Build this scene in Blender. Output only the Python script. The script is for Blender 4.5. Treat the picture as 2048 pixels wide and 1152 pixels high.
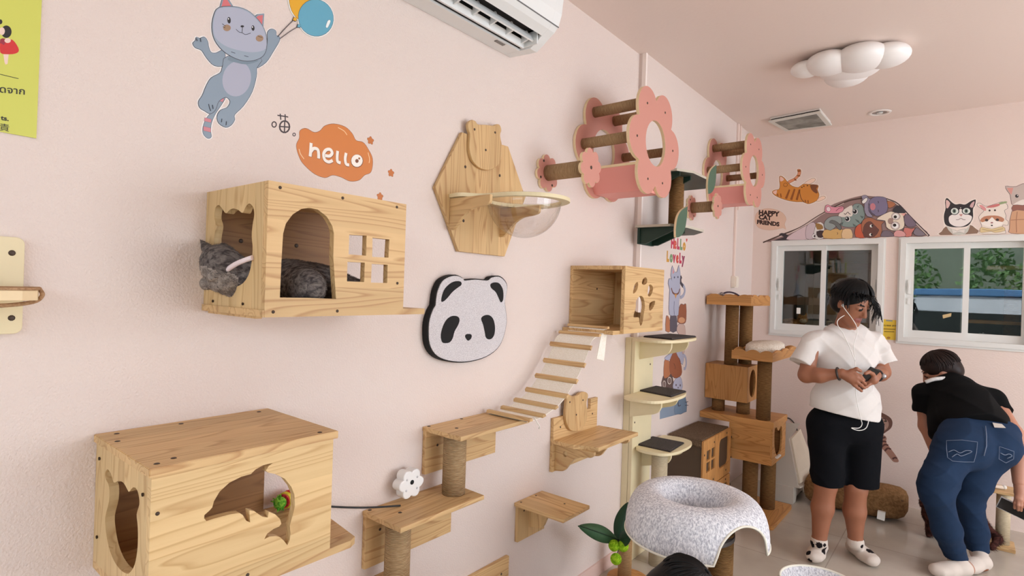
import bpy, bmesh, math, random
import numpy as np
from mathutils import Vector, Matrix
for o in list(bpy.data.objects): bpy.data.objects.remove(o)
S = bpy.context.scene
COL = S.collection
random.seed(4)

# ------------------------------------------------------------------ camera
# metres; the long wall is the plane x = X0, the far wall is y = Y1, floor z = 0
X0, X1, Y1, ZC = -1.53, -1.49, 5.17, 2.945
cam_data = bpy.data.cameras.new('camera')
cam = bpy.data.objects.new('camera', cam_data); COL.objects.link(cam)
cam_data.sensor_width = 36.0
cam_data.lens = 36.0 * 1118.0 / 2048.0
cam_data.clip_start = 0.02
YAW, ROLL = 0.685, 0.032
fw = Vector((-math.sin(YAW), math.cos(YAW), 0)); rt = Vector((math.cos(YAW), math.sin(YAW), 0)); up = Vector((0, 0, 1))
r2 = rt*math.cos(ROLL) + up*math.sin(ROLL); u2 = -rt*math.sin(ROLL) + up*math.cos(ROLL)
cam.matrix_world = Matrix(((r2.x, u2.x, -fw.x, 0), (r2.y, u2.y, -fw.y, 0), (r2.z, u2.z, -fw.z, 1.55), (0, 0, 0, 1)))
S.camera = cam

# ------------------------------------------------------------------ light
S.view_settings.view_transform = 'Standard'; S.view_settings.look = 'None'
S.view_settings.gamma = 1.0; S.view_settings.use_curve_mapping = False
S.view_settings.exposure = 0.0
S.cycles.use_denoising = True
S.cycles.max_bounces = 8; S.cycles.diffuse_bounces = 5; S.cycles.glossy_bounces = 4
S.cycles.transmission_bounces = 6; S.cycles.transparent_max_bounces = 12
S.cycles.caustics_reflective = False; S.cycles.caustics_refractive = False
S.cycles.sample_clamp_indirect = 4.0
world = bpy.data.worlds.new('sky'); S.world = world; world.use_nodes = True
wn = world.node_tree.nodes; wl_ = world.node_tree.links
bg = wn['Background']; bg.inputs['Color'].default_value = (0.80, 0.90, 1.0, 1); bg.inputs['Strength'].default_value = 4.6
world.cycles.sampling_method = 'MANUAL'; world.cycles.sample_map_resolution = 256

def area(name, loc, target, sx, sy, power, color):
    L = bpy.data.lights.new(name, 'AREA'); L.shape = 'RECTANGLE'; L.size = sx; L.size_y = sy
    L.energy = power; L.color = color
    o = bpy.data.objects.new(name, L); COL.objects.link(o); o.location = loc
    o.rotation_euler = (Vector(target) - Vector(loc)).to_track_quat('-Z', 'Z').to_euler()
    return o
# daylight: sky and sun through the open glass front behind the camera and the side window
def portal(name, loc, target, sx, sy):
    o = area(name, loc, target, sx, sy, 1.0, (1, 1, 1)); o.data.cycles.is_portal = True; return o
portal('front_opening', (0.775, -2.41, 1.46), (0.775, 3, 1.46), 4.05, 2.88)
portal('side_opening', (3.21, 2.75, 1.7), (0, 2.75, 1.7), 4.3, 1.8)
area('side_fill', (3.1, 3.2, 1.5), (-0.9, 4.0, 1.9), 3.0, 1.6, 40, (0.97, 0.99, 1.0))  # added fill lamp by the side window, brightens the back of the room
sun = bpy.data.lights.new('sun', 'SUN'); sun.energy = 14.0; sun.angle = math.radians(1.0); sun.color = (1.0, 0.98, 0.95)
sun_o = bpy.data.objects.new('sun', sun); COL.objects.link(sun_o)
sun_o.rotation_euler = Vector((-0.45, -0.50, -0.74)).to_track_quat('-Z', 'Y').to_euler()

# ------------------------------------------------------------------ materials
def lin(c):
    c = c/255.0
    return c/12.92 if c <= 0.04045 else ((c+0.055)/1.055)**2.4
def C(r, g, b): return (lin(r), lin(g), lin(b), 1.0)
MATS = {}
def newmat(name):
    m = bpy.data.materials.new(name); m.use_nodes = True
    nt = m.node_tree; b = nt.nodes['Principled BSDF']
    return m, nt, b
def plain(name, col, rough=0.6, bump=0.0, bscale=200.0, spec=0.5, metal=0.0, var=0.0, vscale=8.0):
    if name in MATS: return MATS[name]
    m, nt, b = newmat(name); N = nt.nodes.new; Lk = nt.links.new
    b.inputs['Base Color'].default_value = col; b.inputs['Roughness'].default_value = rough
    b.inputs['Specular IOR Level'].default_value = spec; b.inputs['Metallic'].default_value = metal
    tc = N('ShaderNodeTexCoord')
    if var:
        n = N('ShaderNodeTexNoise'); n.inputs['Scale'].default_value = vscale; n.inputs['Detail'].default_value = 4
        Lk(tc.outputs['Object'], n.inputs['Vector'])
        mx = N('ShaderNodeMixRGB'); mx.inputs[1].default_value = tuple(c*(1-var) for c in col[:3]) + (1,)
        mx.inputs[2].default_value = tuple(min(1, c*(1+var)) for c in col[:3]) + (1,)
        Lk(n.outputs['Fac'], mx.inputs[0]); Lk(mx.outputs[0], b.inputs['Base Color'])
    if bump:
        n = N('ShaderNodeTexNoise'); n.inputs['Scale'].default_value = bscale; n.inputs['Detail'].default_value = 3
        Lk(tc.outputs['Object'], n.inputs['Vector'])
        bp = N('ShaderNodeBump'); bp.inputs['Strength'].default_value = bump; bp.inputs['Distance'].default_value = 0.004
        Lk(n.outputs['Fac'], bp.inputs['Height']); Lk(bp.outputs[0], b.inputs['Normal'])
    MATS[name] = m
    return m
def wood(name, base, dark, grain='y', scale=1.0, rough=0.5, strip=0.075):
    """pine board: stretched growth rings along one axis, glued strips of slightly different tone"""
    if name in MATS: return MATS[name]
    m, nt, b = newmat(name); N = nt.nodes.new; Lk = nt.links.new
    b.inputs['Roughness'].default_value = rough; b.inputs['Specular IOR Level'].default_value = 0.35
    tc = N('ShaderNodeTexCoord'); sep = N('ShaderNodeSeparateXYZ'); Lk(tc.outputs['Object'], sep.inputs[0])
    ax = 'XYZ'.index(grain.upper()); cr = [i for i in range(3) if i != ax]
    cross = N('ShaderNodeMath'); cross.operation = 'ADD'
    Lk(sep.outputs[cr[0]], cross.inputs[0]); Lk(sep.outputs[cr[1]], cross.inputs[1])
    st = N('ShaderNodeMath'); st.operation = 'DIVIDE'; st.inputs[1].default_value = strip; Lk(cross.outputs[0], st.inputs[0])
    fl = N('ShaderNodeMath'); fl.operation = 'FLOOR'; Lk(st.outputs[0], fl.inputs[0])
    wn_ = N('ShaderNodeTexWhiteNoise'); wn_.noise_dimensions = '1D'; Lk(fl.outputs[0], wn_.inputs['W'])
    mp = N('ShaderNodeMapping'); sc = [9.0*scale]*3; sc[ax] = 0.9*scale; mp.inputs['Scale'].default_value = sc
    Lk(tc.outputs['Object'], mp.inputs['Vector'])
    off = N('ShaderNodeVectorMath'); off.operation = 'ADD'; Lk(mp.outputs[0], off.inputs[0])
    cmb = N('ShaderNodeCombineXYZ')
    k = N('ShaderNodeMath'); k.operation = 'MULTIPLY'; k.inputs[1].default_value = 7.0; Lk(wn_.outputs['Value'], k.inputs[0])
    for i in range(3): Lk(k.outputs[0], cmb.inputs[i])
    Lk(cmb.outputs[0], off.inputs[1])
    n = N('ShaderNodeTexNoise'); n.inputs['Scale'].default_value = 1.0; n.inputs['Detail'].default_value = 1.5; n.inputs['Distortion'].default_value = 0.35
    Lk(off.outputs[0], n.inputs['Vector'])
    rg = N('ShaderNodeMath'); rg.operation = 'MULTIPLY'; rg.inputs[1].default_value = 17.0; Lk(n.outputs['Fac'], rg.inputs[0])
    fr = N('ShaderNodeMath'); fr.operation = 'FRACT'; Lk(rg.outputs[0], fr.inputs[0])
    cr_ = N('ShaderNodeValToRGB'); e = cr_.color_ramp.elements
    e[0].position = 0.0; e[0].color = (0, 0, 0, 1); e[1].position = 1.0; e[1].color = (0, 0, 0, 1)
    a = e.new(0.62); a.color = (0.25, 0.25, 0.25, 1); a = e.new(0.86); a.color = (1, 1, 1, 1)
    Lk(fr.outputs[0], cr_.inputs[0])
    fine = N('ShaderNodeTexNoise'); fine.inputs['Scale'].default_value = 1.0; fine.inputs['Detail'].default_value = 5
    mp2 = N('ShaderNodeMapping'); s2 = [160.0]*3; s2[ax] = 5.0; mp2.inputs['Scale'].default_value = s2
    Lk(tc.outputs['Object'], mp2.inputs['Vector']); Lk(mp2.outputs[0], fine.inputs['Vector'])
    fm = N('ShaderNodeMath'); fm.operation = 'MULTIPLY_ADD'; fm.inputs[1].default_value = 0.30; fm.inputs[2].default_value = -0.10
    Lk(fine.outputs['Fac'], fm.inputs[0])
    sm = N('ShaderNodeMath'); sm.operation = 'MULTIPLY_ADD'; sm.inputs[1].default_value = 0.70; sm.use_clamp = True
    Lk(cr_.outputs[0], sm.inputs[0]); Lk(fm.outputs[0], sm.inputs[2])
    mx = N('ShaderNodeMixRGB'); mx.inputs[1].default_value = base; mx.inputs[2].default_value = dark
    Lk(sm.outputs[0], mx.inputs[0])
    hs = N('ShaderNodeHueSaturation'); v = N('ShaderNodeMapRange'); v.inputs['To Min'].default_value = 0.90; v.inputs['To Max'].default_value = 1.08
    Lk(wn_.outputs['Value'], v.inputs['Value']); Lk(v.outputs[0], hs.inputs['Value']); Lk(mx.outputs[0], hs.inputs['Color'])
    Lk(hs.outputs[0], b.inputs['Base Color'])
    MATS[name] = m
    return m
def wraps(name, c1, c2, pitch=0.005, rough=0.9):
    """sisal rope wound round a post: fine horizontal ridges"""
    if name in MATS: return MATS[name]
    m, nt, b = newmat(name); N = nt.nodes.new; Lk = nt.links.new
    b.inputs['Roughness'].default_value = rough; b.inputs['Specular IOR Level'].default_value = 0.15
    tc = N('ShaderNodeTexCoord')
    n = N('ShaderNodeTexNoise'); n.inputs['Scale'].default_value = 260; n.inputs['Detail'].default_value = 4
    Lk(tc.outputs['UV'], n.inputs['Vector'])
    mp = N('ShaderNodeMapping'); mp.inputs['Scale'].default_value = (0.14, 1.0, 1.0); Lk(tc.outputs['UV'], mp.inputs['Vector']); Lk(mp.outputs[0], n.inputs['Vector'])
    w = N('ShaderNodeTexWave'); w.wave_type = 'BANDS'; w.bands_direction = 'Y'
    w.inputs['Scale'].default_value = 0.314/pitch; w.inputs['Distortion'].default_value = 1.2; w.inputs['Detail'].default_value = 1.0
    Lk(tc.outputs['UV'], w.inputs['Vector'])
    mul = N('ShaderNodeMath'); mul.operation = 'MULTIPLY'; Lk(w.outputs['Fac'], mul.inputs[0]); Lk(n.outputs['Fac'], mul.inputs[1])
    ad = N('ShaderNodeMath'); ad.operation = 'ADD'; ad.use_clamp = True; Lk(mul.outputs[0], ad.inputs[0])
    n2 = N('ShaderNodeMath'); n2.operation = 'MULTIPLY_ADD'; n2.inputs[1].default_value = 1.3; n2.inputs[2].default_value = -0.45; Lk(n.outputs['Fac'], n2.inputs[0]); Lk(n2.outputs[0], ad.inputs[1])
    mx = N('ShaderNodeMixRGB'); mx.inputs[1].default_value = c2; mx.inputs[2].default_value = c1
    Lk(ad.outputs[0], mx.inputs[0]); Lk(mx.outputs[0], b.inputs['Base Color'])
    bp = N('ShaderNodeBump'); bp.inputs['Strength'].default_value = 0.7; bp.inputs['Distance'].default_value = 0.003
    Lk(w.outputs['Fac'], bp.inputs['Height']); Lk(bp.outputs[0], b.inputs['Normal'])
    MATS[name] = m
    return m
def speckle(name, c1, c2, scale=160.0, rough=0.95, bump=0.6, stretch=(1, 1, 1), lo=0.38, hi=0.62):
    if name in MATS: return MATS[name]
    m, nt, b = newmat(name); N = nt.nodes.new; Lk = nt.links.new
    b.inputs['Roughness'].default_value = rough; b.inputs['Specular IOR Level'].default_value = 0.15
    tc = N('ShaderNodeTexCoord'); mp = N('ShaderNodeMapping'); mp.inputs['Scale'].default_value = stretch
    Lk(tc.outputs['Object'], mp.inputs['Vector'])
    n = N('ShaderNodeTexNoise'); n.inputs['Scale'].default_value = scale; n.inputs['Detail'].default_value = 3; n.inputs['Distortion'].default_value = 0.6
    Lk(mp.outputs[0], n.inputs['Vector'])
    r = N('ShaderNodeValToRGB'); r.color_ramp.elements[0].position = lo; r.color_ramp.elements[0].color = c1
    r.color_ramp.elements[1].position = hi; r.color_ramp.elements[1].color = c2
    Lk(n.outputs['Fac'], r.inputs[0]); Lk(r.outputs[0], b.inputs['Base Color'])
    bp = N('ShaderNodeBump'); bp.inputs['Strength'].default_value = bump; bp.inputs['Distance'].default_value = 0.003
    Lk(n.outputs['Fac'], bp.inputs['Height']); Lk(bp.outputs[0], b.inputs['Normal'])
    MATS[name] = m
    return m
def glass(name, tint=(1, 1, 1, 1), f0=0.05, edge=0.6, rough=0.0):
    """thin clear sheet: lets light straight through, mirrors more at grazing angles"""
    if name in MATS: return MATS[name]
    m, nt, b = newmat(name); nt.nodes.remove(b); N = nt.nodes.new; Lk = nt.links.new
    t = N('ShaderNodeBsdfTransparent'); t.inputs[0].default_value = tint
    g = N('ShaderNodeBsdfGlossy'); g.inputs['Roughness'].default_value = rough
    f = N('ShaderNodeLayerWeight'); f.inputs['Blend'].default_value = 0.5
    p = N('ShaderNodeMath'); p.operation = 'POWER'; p.inputs[1].default_value = 4.0; Lk(f.outputs['Facing'], p.inputs[0])
    k = N('ShaderNodeMath'); k.operation = 'MULTIPLY_ADD'; k.inputs[1].default_value = edge; k.inputs[2].default_value = f0; k.use_clamp = True; Lk(p.outputs[0], k.inputs[0])
    mx = N('ShaderNodeMixShader'); Lk(k.outputs[0], mx.inputs[0]); Lk(t.outputs[0], mx.inputs[1]); Lk(g.outputs[0], mx.inputs[2])
    Lk(mx.outputs[0], nt.nodes['Material Output'].inputs[0])
    MATS[name] = m
    return m
PINE, PINE_D = C(216, 182, 132), C(174, 128, 82)
def pine(g): return wood('pine_' + g, PINE, PINE_D, g)
def pale(g): return wood('pale_pine_' + g, C(222, 192, 142), C(188, 148, 98), g)
HONEY, HONEY_D = C(206, 150, 90), C(166, 110, 56)
def honey(g): return wood('honey_' + g, HONEY, HONEY_D, g)
PLY = plain('plywood_edge', C(236, 212, 172), 0.6, var=0.06, vscale=60)
BIRCH = plain('birch_ply', C(228, 214, 176), 0.55, var=0.05, vscale=14)
SISAL = wraps('sisal', C(200, 172, 134), C(150, 120, 86))
SISAL_D = wraps('sisal_brown', C(160, 122, 78), C(112, 78, 46))
CREAMROPE = wraps('cream_rope', C(226, 212, 184), C(196, 178, 146))
PINK = plain('pink_paint', C(202, 140, 126), 0.55)
PINKL = plain('light_pink_paint', C(234, 158, 150), 0.5)
GREEN = plain('dark_green_paint', C(20, 50, 38), 0.5)
LEAFG = plain('leaf_green_paint', C(72, 98, 78), 0.6)
BLACK = plain('black_felt', C(16, 15, 16), 0.85)
SCREW = plain('screw_hole', C(64, 46, 32), 0.5)
WHITEPL = plain('white_plastic', C(238, 238, 238), 0.35)
MATGREY = speckle('grey_mat', C(58, 54, 54), C(96, 90, 88), 300)
FELT = speckle('grey_felt', C(176, 177, 187), C(236, 236, 240), 170, stretch=(1, 1, 0.5), lo=0.36, hi=0.62)
PIPING = plain('cream_piping', C(230, 226, 212), 0.8)

# ------------------------------------------------------------------ building helpers
class MB:
    """collects shapes (world coordinates) for ONE mesh object"""
    def __init__(s): s.v = []; s.f = []; s.m = []; s.uv = {}; s.smooth = []
    def add(s, vs, fs, mi=0, smooth=False, uvs=None):
        b = len(s.v); s.v += [tuple(v) for v in vs]
        for k, f in enumerate(fs):
            if uvs: s.uv[len(s.f)] = uvs[k]
            s.f.append([b+i for i in f]); s.m.append(mi); s.smooth.append(smooth)
        return s
    def box(s, x0, x1, y0, y1, z0, z1, mi=0, bev=0.0):
        x0, x1 = sorted((x0, x1)); y0, y1 = sorted((y0, y1)); z0, z1 = sorted((z0, z1))
        if bev:
            bm = bmesh.new(); bmesh.ops.create_cube(bm, size=1.0)
            for v in bm.verts: v.co = Vector(((x0+x1)/2 + v.co.x*(x1-x0), (y0+y1)/2 + v.co.y*(y1-y0), (z0+z1)/2 + v.co.z*(z1-z0)))
            bmesh.ops.bevel(bm, geom=bm.edges[:], offset=bev, segments=2, affect='EDGES')
            bm.verts.index_update()
            s.add([v.co[:] for v in bm.verts], [[v.index for v in f.verts] for f in bm.faces], mi); bm.free(); return s
        vs = [(x, y, z) for x in (x0, x1) for y in (y0, y1) for z in (z0, z1)]
        return s.add(vs, [(0, 1, 3, 2), (4, 6, 7, 5), (0, 4, 5, 1), (2, 3, 7, 6), (0, 2, 6, 4), (1, 5, 7, 3)], mi)
    def tube(s, path, r, mi=0, n=12, cap=True, closed=False):
        """round bar along a path; r a number or one radius per point; UV in metres"""
        P = [Vector(p) for p in path]; k = len(P); rr = r if isinstance(r, (list, tuple)) else [r]*k
        prev = None; vs = []; L = 0.0; Ls = []
        for i, p in enumerate(P):
            t = (P[(i+1) % k] - P[i-1]) if closed else (P[min(i+1, k-1)] - P[max(i-1, 0)])
            t.normalize()
            if prev is None: a = t.orthogonal().normalized()
            else: a = (prev - t*prev.dot(t)).normalized()
            prev = a; b = t.cross(a)
            if i: L += (P[i]-P[i-1]).length
            Ls.append(L)
            for j in range(n):
                th = 2*math.pi*j/n
                vs.append(tuple(p + (a*math.cos(th) + b*math.sin(th))*rr[i]))
        fs = []; us = []
        for i in range(k if closed else k-1):
            i2 = (i+1) % k
            for j in range(n):
                j2 = (j+1) % n
                fs.append((i*n+j, i*n+j2, i2*n+j2, i2*n+j))
                c = 2*math.pi*rr[i]/n; l2 = Ls[i2] if i2 else L
                us.append(((j*c, Ls[i]), ((j+1)*c, Ls[i]), ((j+1)*c, l2), (j*c, l2)))
        s.add(vs, fs, mi, True, us)
        if cap and not closed:
            b = len(s.v) - len(vs)
            s.f.append([b+j for j in range(n)][::-1]); s.m.append(mi); s.smooth.append(False)
            s.f.append([b+(k-1)*n+j for j in range(n)]); s.m.append(mi); s.smooth.append(False)
        return s
    def lathe(s, c, prof, n=32, mi=0, smooth=True, axis='z', sx=1.0, sy=1.0):
        """profile of (radius, height) turned about an axis through c"""
        vs = []
        for (r, h) in prof:
            for j in range(n):
                th = 2*math.pi*j/n; a, b = r*math.cos(th)*sx, r*math.sin(th)*sy
                q = {'z': (a, b, h), 'x': (h, a, b), 'y': (b, h, a)}[axis]
                vs.append((c[0]+q[0], c[1]+q[1], c[2]+q[2]))
        fs = [(i*n+j, i*n+(j+1) % n, (i+1)*n+(j+1) % n, (i+1)*n+j) for i in range(len(prof)-1) for j in range(n)]
        return s.add(vs, fs, mi, smooth)
    def ball(s, c, r, mi=0, n=16, sc=(1, 1, 1), rot=None):
        prof = [(math.sin(math.pi*i/n), -math.cos(math.pi*i/n)) for i in range(n+1)]
        vs = []
        for (a, h) in prof:
            for j in range(2*n):
                th = math.pi*j/n; q = Vector((a*math.cos(th)*r*sc[0], a*math.sin(th)*r*sc[1], h*r*sc[2]))
                if rot is not None: q = rot @ q
                vs.append((c[0]+q.x, c[1]+q.y, c[2]+q.z))
        m = 2*n
        return s.add(vs, [(i*m+j, i*m+(j+1) % m, (i+1)*m+(j+1) % m, (i+1)*m+j) for i in range(n) for j in range(m)], mi, True)
    def slab(s, plane, outline, w0, w1, holes=(), mi=0, edge=None, bev=0.0):
        """flat board: 2-D outline with holes in the plane of x, y or z = const, from w0 to w1"""
        cu = bpy.data.curves.new('c', 'CURVE'); cu.dimensions = '2D'; cu.fill_mode = 'BOTH'
        for poly in [outline] + list(holes):
            sp = cu.splines.new('POLY'); sp.points.add(len(poly)-1)
            for p, q in zip(sp.points, poly): p.co = (q[0], q[1], 0, 1)
            sp.use_cyclic_u = True
        t = abs(w1-w0); cu.extrude = max(t/2 - bev, 1e-6); cu.bevel_depth = bev; cu.bevel_resolution = 1; cu.offset = -bev
        ob = bpy.data.objects.new('c', cu); me = bpy.data.meshes.new_from_object(ob)
        mid = (w0+w1)/2; vs = []
        for v in me.vertices:
            a, b, w = v.co
            vs.append({'x': (mid+w, a, b), 'y': (a, mid-w, b), 'z': (a, b, mid+w)}[plane])
        fs = [list(p.vertices) for p in me.polygons]
        ms = []
        for p in me.polygons: ms.append(mi if (edge is None or abs(p.normal.z) > 0.7) else edge)
        b0 = len(s.v); s.v += vs
        for f, m_ in zip(fs, ms): s.f.append([b0+i for i in f]); s.m.append(m_); s.smooth.append(False)
        bpy.data.objects.remove(ob); bpy.data.curves.remove(cu); bpy.data.meshes.remove(me)
        return s
    def text(s, plane, body, frame, w0, t, mi=0, bold=0.0):
        """lettering laid into a wall plane; frame = (origin, along-vector, up-vector, letter height)"""
        cu = bpy.data.curves.new('t', 'FONT'); cu.body = body; cu.size = 1.0; cu.offset = bold; cu.extrude = 0.0; cu.fill_mode = 'FRONT'; cu.resolution_u = 3
        ob = bpy.data.objects.new('t', cu); me = bpy.data.meshes.new_from_object(ob)
        (o, a, u, h) = frame
        vs = []
        for v in me.vertices:
            p = (o[0] + (a[0]*v.co.x + u[0]*v.co.y)*h, o[1] + (a[1]*v.co.x + u[1]*v.co.y)*h)
            vs.append({'x': (w0+t, p[0], p[1]), 'y': (p[0], w0-t, p[1])}[plane])
        b0 = len(s.v); s.v += vs
        for p in me.polygons: s.f.append([b0+i for i in p.vertices]); s.m.append(mi); s.smooth.append(False)
        bpy.data.objects.remove(ob); bpy.data.curves.remove(cu); bpy.data.meshes.remove(me)
        return s
    def mesh(s, name, mats, origin):
        me = bpy.data.meshes.new(name)
        o = Vector(origin)
        me.from_pydata([tuple(Vector(v)-o) for v in s.v], [], s.f); me.update()
        for m in (mats if isinstance(mats, (list, tuple)) else [mats]): me.materials.append(m)
        for p, mi, sm in zip(me.polygons, s.m, s.smooth): p.material_index = mi; p.use_smooth = sm
        if s.uv:
            uv = me.uv_layers.new(name='UVMap')
            for pi, us in s.uv.items():
                p = me.polygons[pi]
                for li, q in zip(p.loop_indices, us): uv.data[li].uv = q
        return me
def cr_smooth(pts, sub=4):
    """closed Catmull-Rom through the points"""
    P = [np.array(p, float) for p in pts]; n = len(P); out = []
    for i in range(n):
        a, b, c, d = P[i-1], P[i], P[(i+1) % n], P[(i+2) % n]
        for k in range(sub):
            t = k/sub
            out.append(tuple(0.5*((2*b) + (c-a)*t + (2*a-5*b+4*c-d)*t*t + (3*b-a-3*c+d)*t**3)))
    return out
def spline(pts, sub=8):
    P = [np.array(p, float) for p in pts]; P = [2*P[0]-P[1]] + P + [2*P[-1]-P[-2]]; out = []
    for i in range(1, len(P)-2):
        a, b, c, d = P[i-1:i+3]
        for k in range(sub):
            t = k/sub
            out.append(tuple(0.5*((2*b) + (c-a)*t + (2*a-5*b+4*c-d)*t*t + (3*b-a-3*c+d)*t**3)))
    out.append(tuple(P[-2])); return out
def circle(cx, cy, r, n=32, ry=None, a0=0.0):
    ry = r if ry is None else ry
    return [(cx + r*math.cos(a0+2*math.pi*i/n), cy + ry*math.sin(a0+2*math.pi*i/n)) for i in range(n)]
def rrect(x0, x1, y0, y1, r, n=5):
    out = []
    for (cx, cy, a) in ((x1-r, y1-r, 0), (x0+r, y1-r, 90), (x0+r, y0+r, 180), (x1-r, y0+r, 270)):
        for i in range(n+1):
            t = math.radians(a + 90*i/n); out.append((cx + r*math.cos(t), cy + r*math.sin(t)))
    return out
def thing(name, label, cat, loc, group=None):
    o = bpy.data.objects.new(name, None); COL.objects.link(o); o.location = loc; o.empty_display_size = 0.05
    o['label'] = label; o['category'] = cat
    if group: o['group'] = group
    return o
def part(name, mb, mats, parent, label=None):
    """a part or sub-part: shares the world frame of its thing"""
    root = parent
    while root.parent: root = root.parent
    o = bpy.data.objects.new(name, mb.mesh(name, mats, root.location)); COL.objects.link(o); o.parent = parent
    if label: o['label'] = label
    return o
def single(name, mb, mats, loc, label, cat, group=None):
    o = bpy.data.objects.new(name, mb.mesh(name, mats, loc)); COL.objects.link(o); o.location = loc
    o['label'] = label; o['category'] = cat
    if group: o['group'] = group
    return o
def struct(name, mb, mats, parent=None):
    o = bpy.data.objects.new(name, mb.mesh(name, mats, (0, 0, 0))); COL.objects.link(o)
    if parent: o.parent = parent
    else: o['kind'] = 'structure'
    return o
def screws(parent, pts, axis, r=0.0038, m=None):
    """dark screw heads sunk in a board, each its own small piece"""
    for p in pts:
        mb = MB(); mb.lathe(p, [(0.0, 0.0012), (r*0.7, 0.0012), (r, 0.0), (r, -0.002)], n=10, axis=axis)
        part('screw', mb, m or SCREW, parent)
def copy_tree(o, parent=None):
    c = o.copy(); COL.objects.link(c)
    if parent: c.parent = parent
    for ch in list(o.children): copy_tree(ch, c)
    return c

def offset_poly(P, d):
    """outline pushed outwards by d"""
    n = len(P); A = sum(P[i][0]*P[(i+1) % n][1] - P[(i+1) % n][0]*P[i][1] for i in range(n)); s = 1 if A > 0 else -1
    out = []
    for i in range(n):
        a, b, c = P[i-1], P[i], P[(i+1) % n]
        n1 = (b[1]-a[1], a[0]-b[0]); n2 = (c[1]-b[1], b[0]-c[0])
        l1 = math.hypot(*n1) or 1e-9; l2 = math.hypot(*n2) or 1e-9
        nx, ny = n1[0]/l1+n2[0]/l2, n1[1]/l1+n2[1]/l2; l = math.hypot(nx, ny) or 1e-9
        out.append((b[0]+s*d*nx/l, b[1]+s*d*ny/l))
    return out
def stroke(pts, w, taper=False, sub=5):
    """a drawn line of width w as an outline"""
    P = spline(pts, sub) if len(pts) > 2 else [tuple(map(float, p)) for p in pts]
    L, R = [], []
    for i, p in enumerate(P):
        q0, q1 = P[max(i-1, 0)], P[min(i+1, len(P)-1)]
        dx, dy = q1[0]-q0[0], q1[1]-q0[1]; l = math.hypot(dx, dy) or 1e-9
        h = w/2*(math.sin(math.pi*(0.08+0.84*i/(len(P)-1))) if taper else 1.0)
        L.append((p[0]-dy/l*h, p[1]+dx/l*h)); R.append((p[0]+dy/l*h, p[1]-dx/l*h))
    return L + R[::-1]
class Sticker:
    """layers of printed vinyl, each a hair above the last, on one wall plane"""
    def __init__(s, plane, w, sign): s.mb = MB(); s.plane, s.w, s.sign = plane, w, sign; s.mats = []; s.k = 0
    def mi(s, col):
        m = plain('vinyl_%d_%d_%d' % col, C(*col), 0.45)
        if m not in s.mats: s.mats.append(m)
        return s.mats.index(m)
    def add(s, col, pts, smooth=3, line=0.0, linecol=(58, 48, 52), holes=()):
        P = cr_smooth(pts, smooth) if smooth else [tuple(p) for p in pts]
        if line:
            s.k += 1; s.mb.slab(s.plane, offset_poly(P, line), s.w, s.w + s.sign*0.00007*s.k, mi=s.mi(linecol))
        s.k += 1; s.mb.slab(s.plane, P, s.w, s.w + s.sign*0.00007*s.k, holes=holes, mi=s.mi(col))
        return s
    def line(s, col, pts, w, taper=False): return s.add(col, stroke(pts, w, taper), 0)
    def write(s, col, body, o, h, a=(1, 0), u=(0, 1), bold=0.0):
        s.k += 1; s.mb.text(s.plane, body, (o, a, u, h), s.w, 0.00007*s.k, s.mi(col), bold); return s
    def done(s, name, label, cat, group=None):
        xs = [sum(v[i] for v in s.mb.v)/len(s.mb.v) for i in range(3)]
        return single(name, s.mb, s.mats, xs, label, cat, group)

# ================================================================== the room
WALL = C(226, 211, 204)
def plaster(name, col, strength, sc):
    m, nt, b = newmat(name); N = nt.nodes.new; Lk = nt.links.new
    b.inputs['Base Color'].default_value = col; b.inputs['Roughness'].default_value = 0.55; b.inputs['Specular IOR Level'].default_value = 0.35
    tc = N('ShaderNodeTexCoord'); n = N('ShaderNodeTexNoise'); n.inputs['Scale'].default_value = sc; n.inputs['Detail'].default_value = 3
    n2 = N('ShaderNodeTexNoise'); n2.inputs['Scale'].default_value = 3.0; n2.inputs['Detail'].default_value = 3
    Lk(tc.outputs['Object'], n.inputs['Vector']); Lk(tc.outputs['Object'], n2.inputs['Vector'])
    a = N('ShaderNodeMath'); a.operation = 'MULTIPLY_ADD'; a.inputs[1].default_value = 2.0; Lk(n2.outputs['Fac'], a.inputs[0]); Lk(n.outputs['Fac'], a.inputs[2])
    bp = N('ShaderNodeBump'); bp.inputs['Strength'].default_value = strength; bp.inputs['Distance'].default_value = 0.005
    Lk(a.outputs[0], bp.inputs['Height']); Lk(bp.outputs[0], b.inputs['Normal'])
    return m
M_WALL = plaster('pink_plaster_wall', WALL, 0.5, 190)
M_WALLB = plaster('pink_plaster_back_wall', C(231, 212, 203), 0.35, 120)
M_CEIL = plaster('pink_plaster_ceiling', C(231, 214, 205), 0.15, 60)
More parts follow.
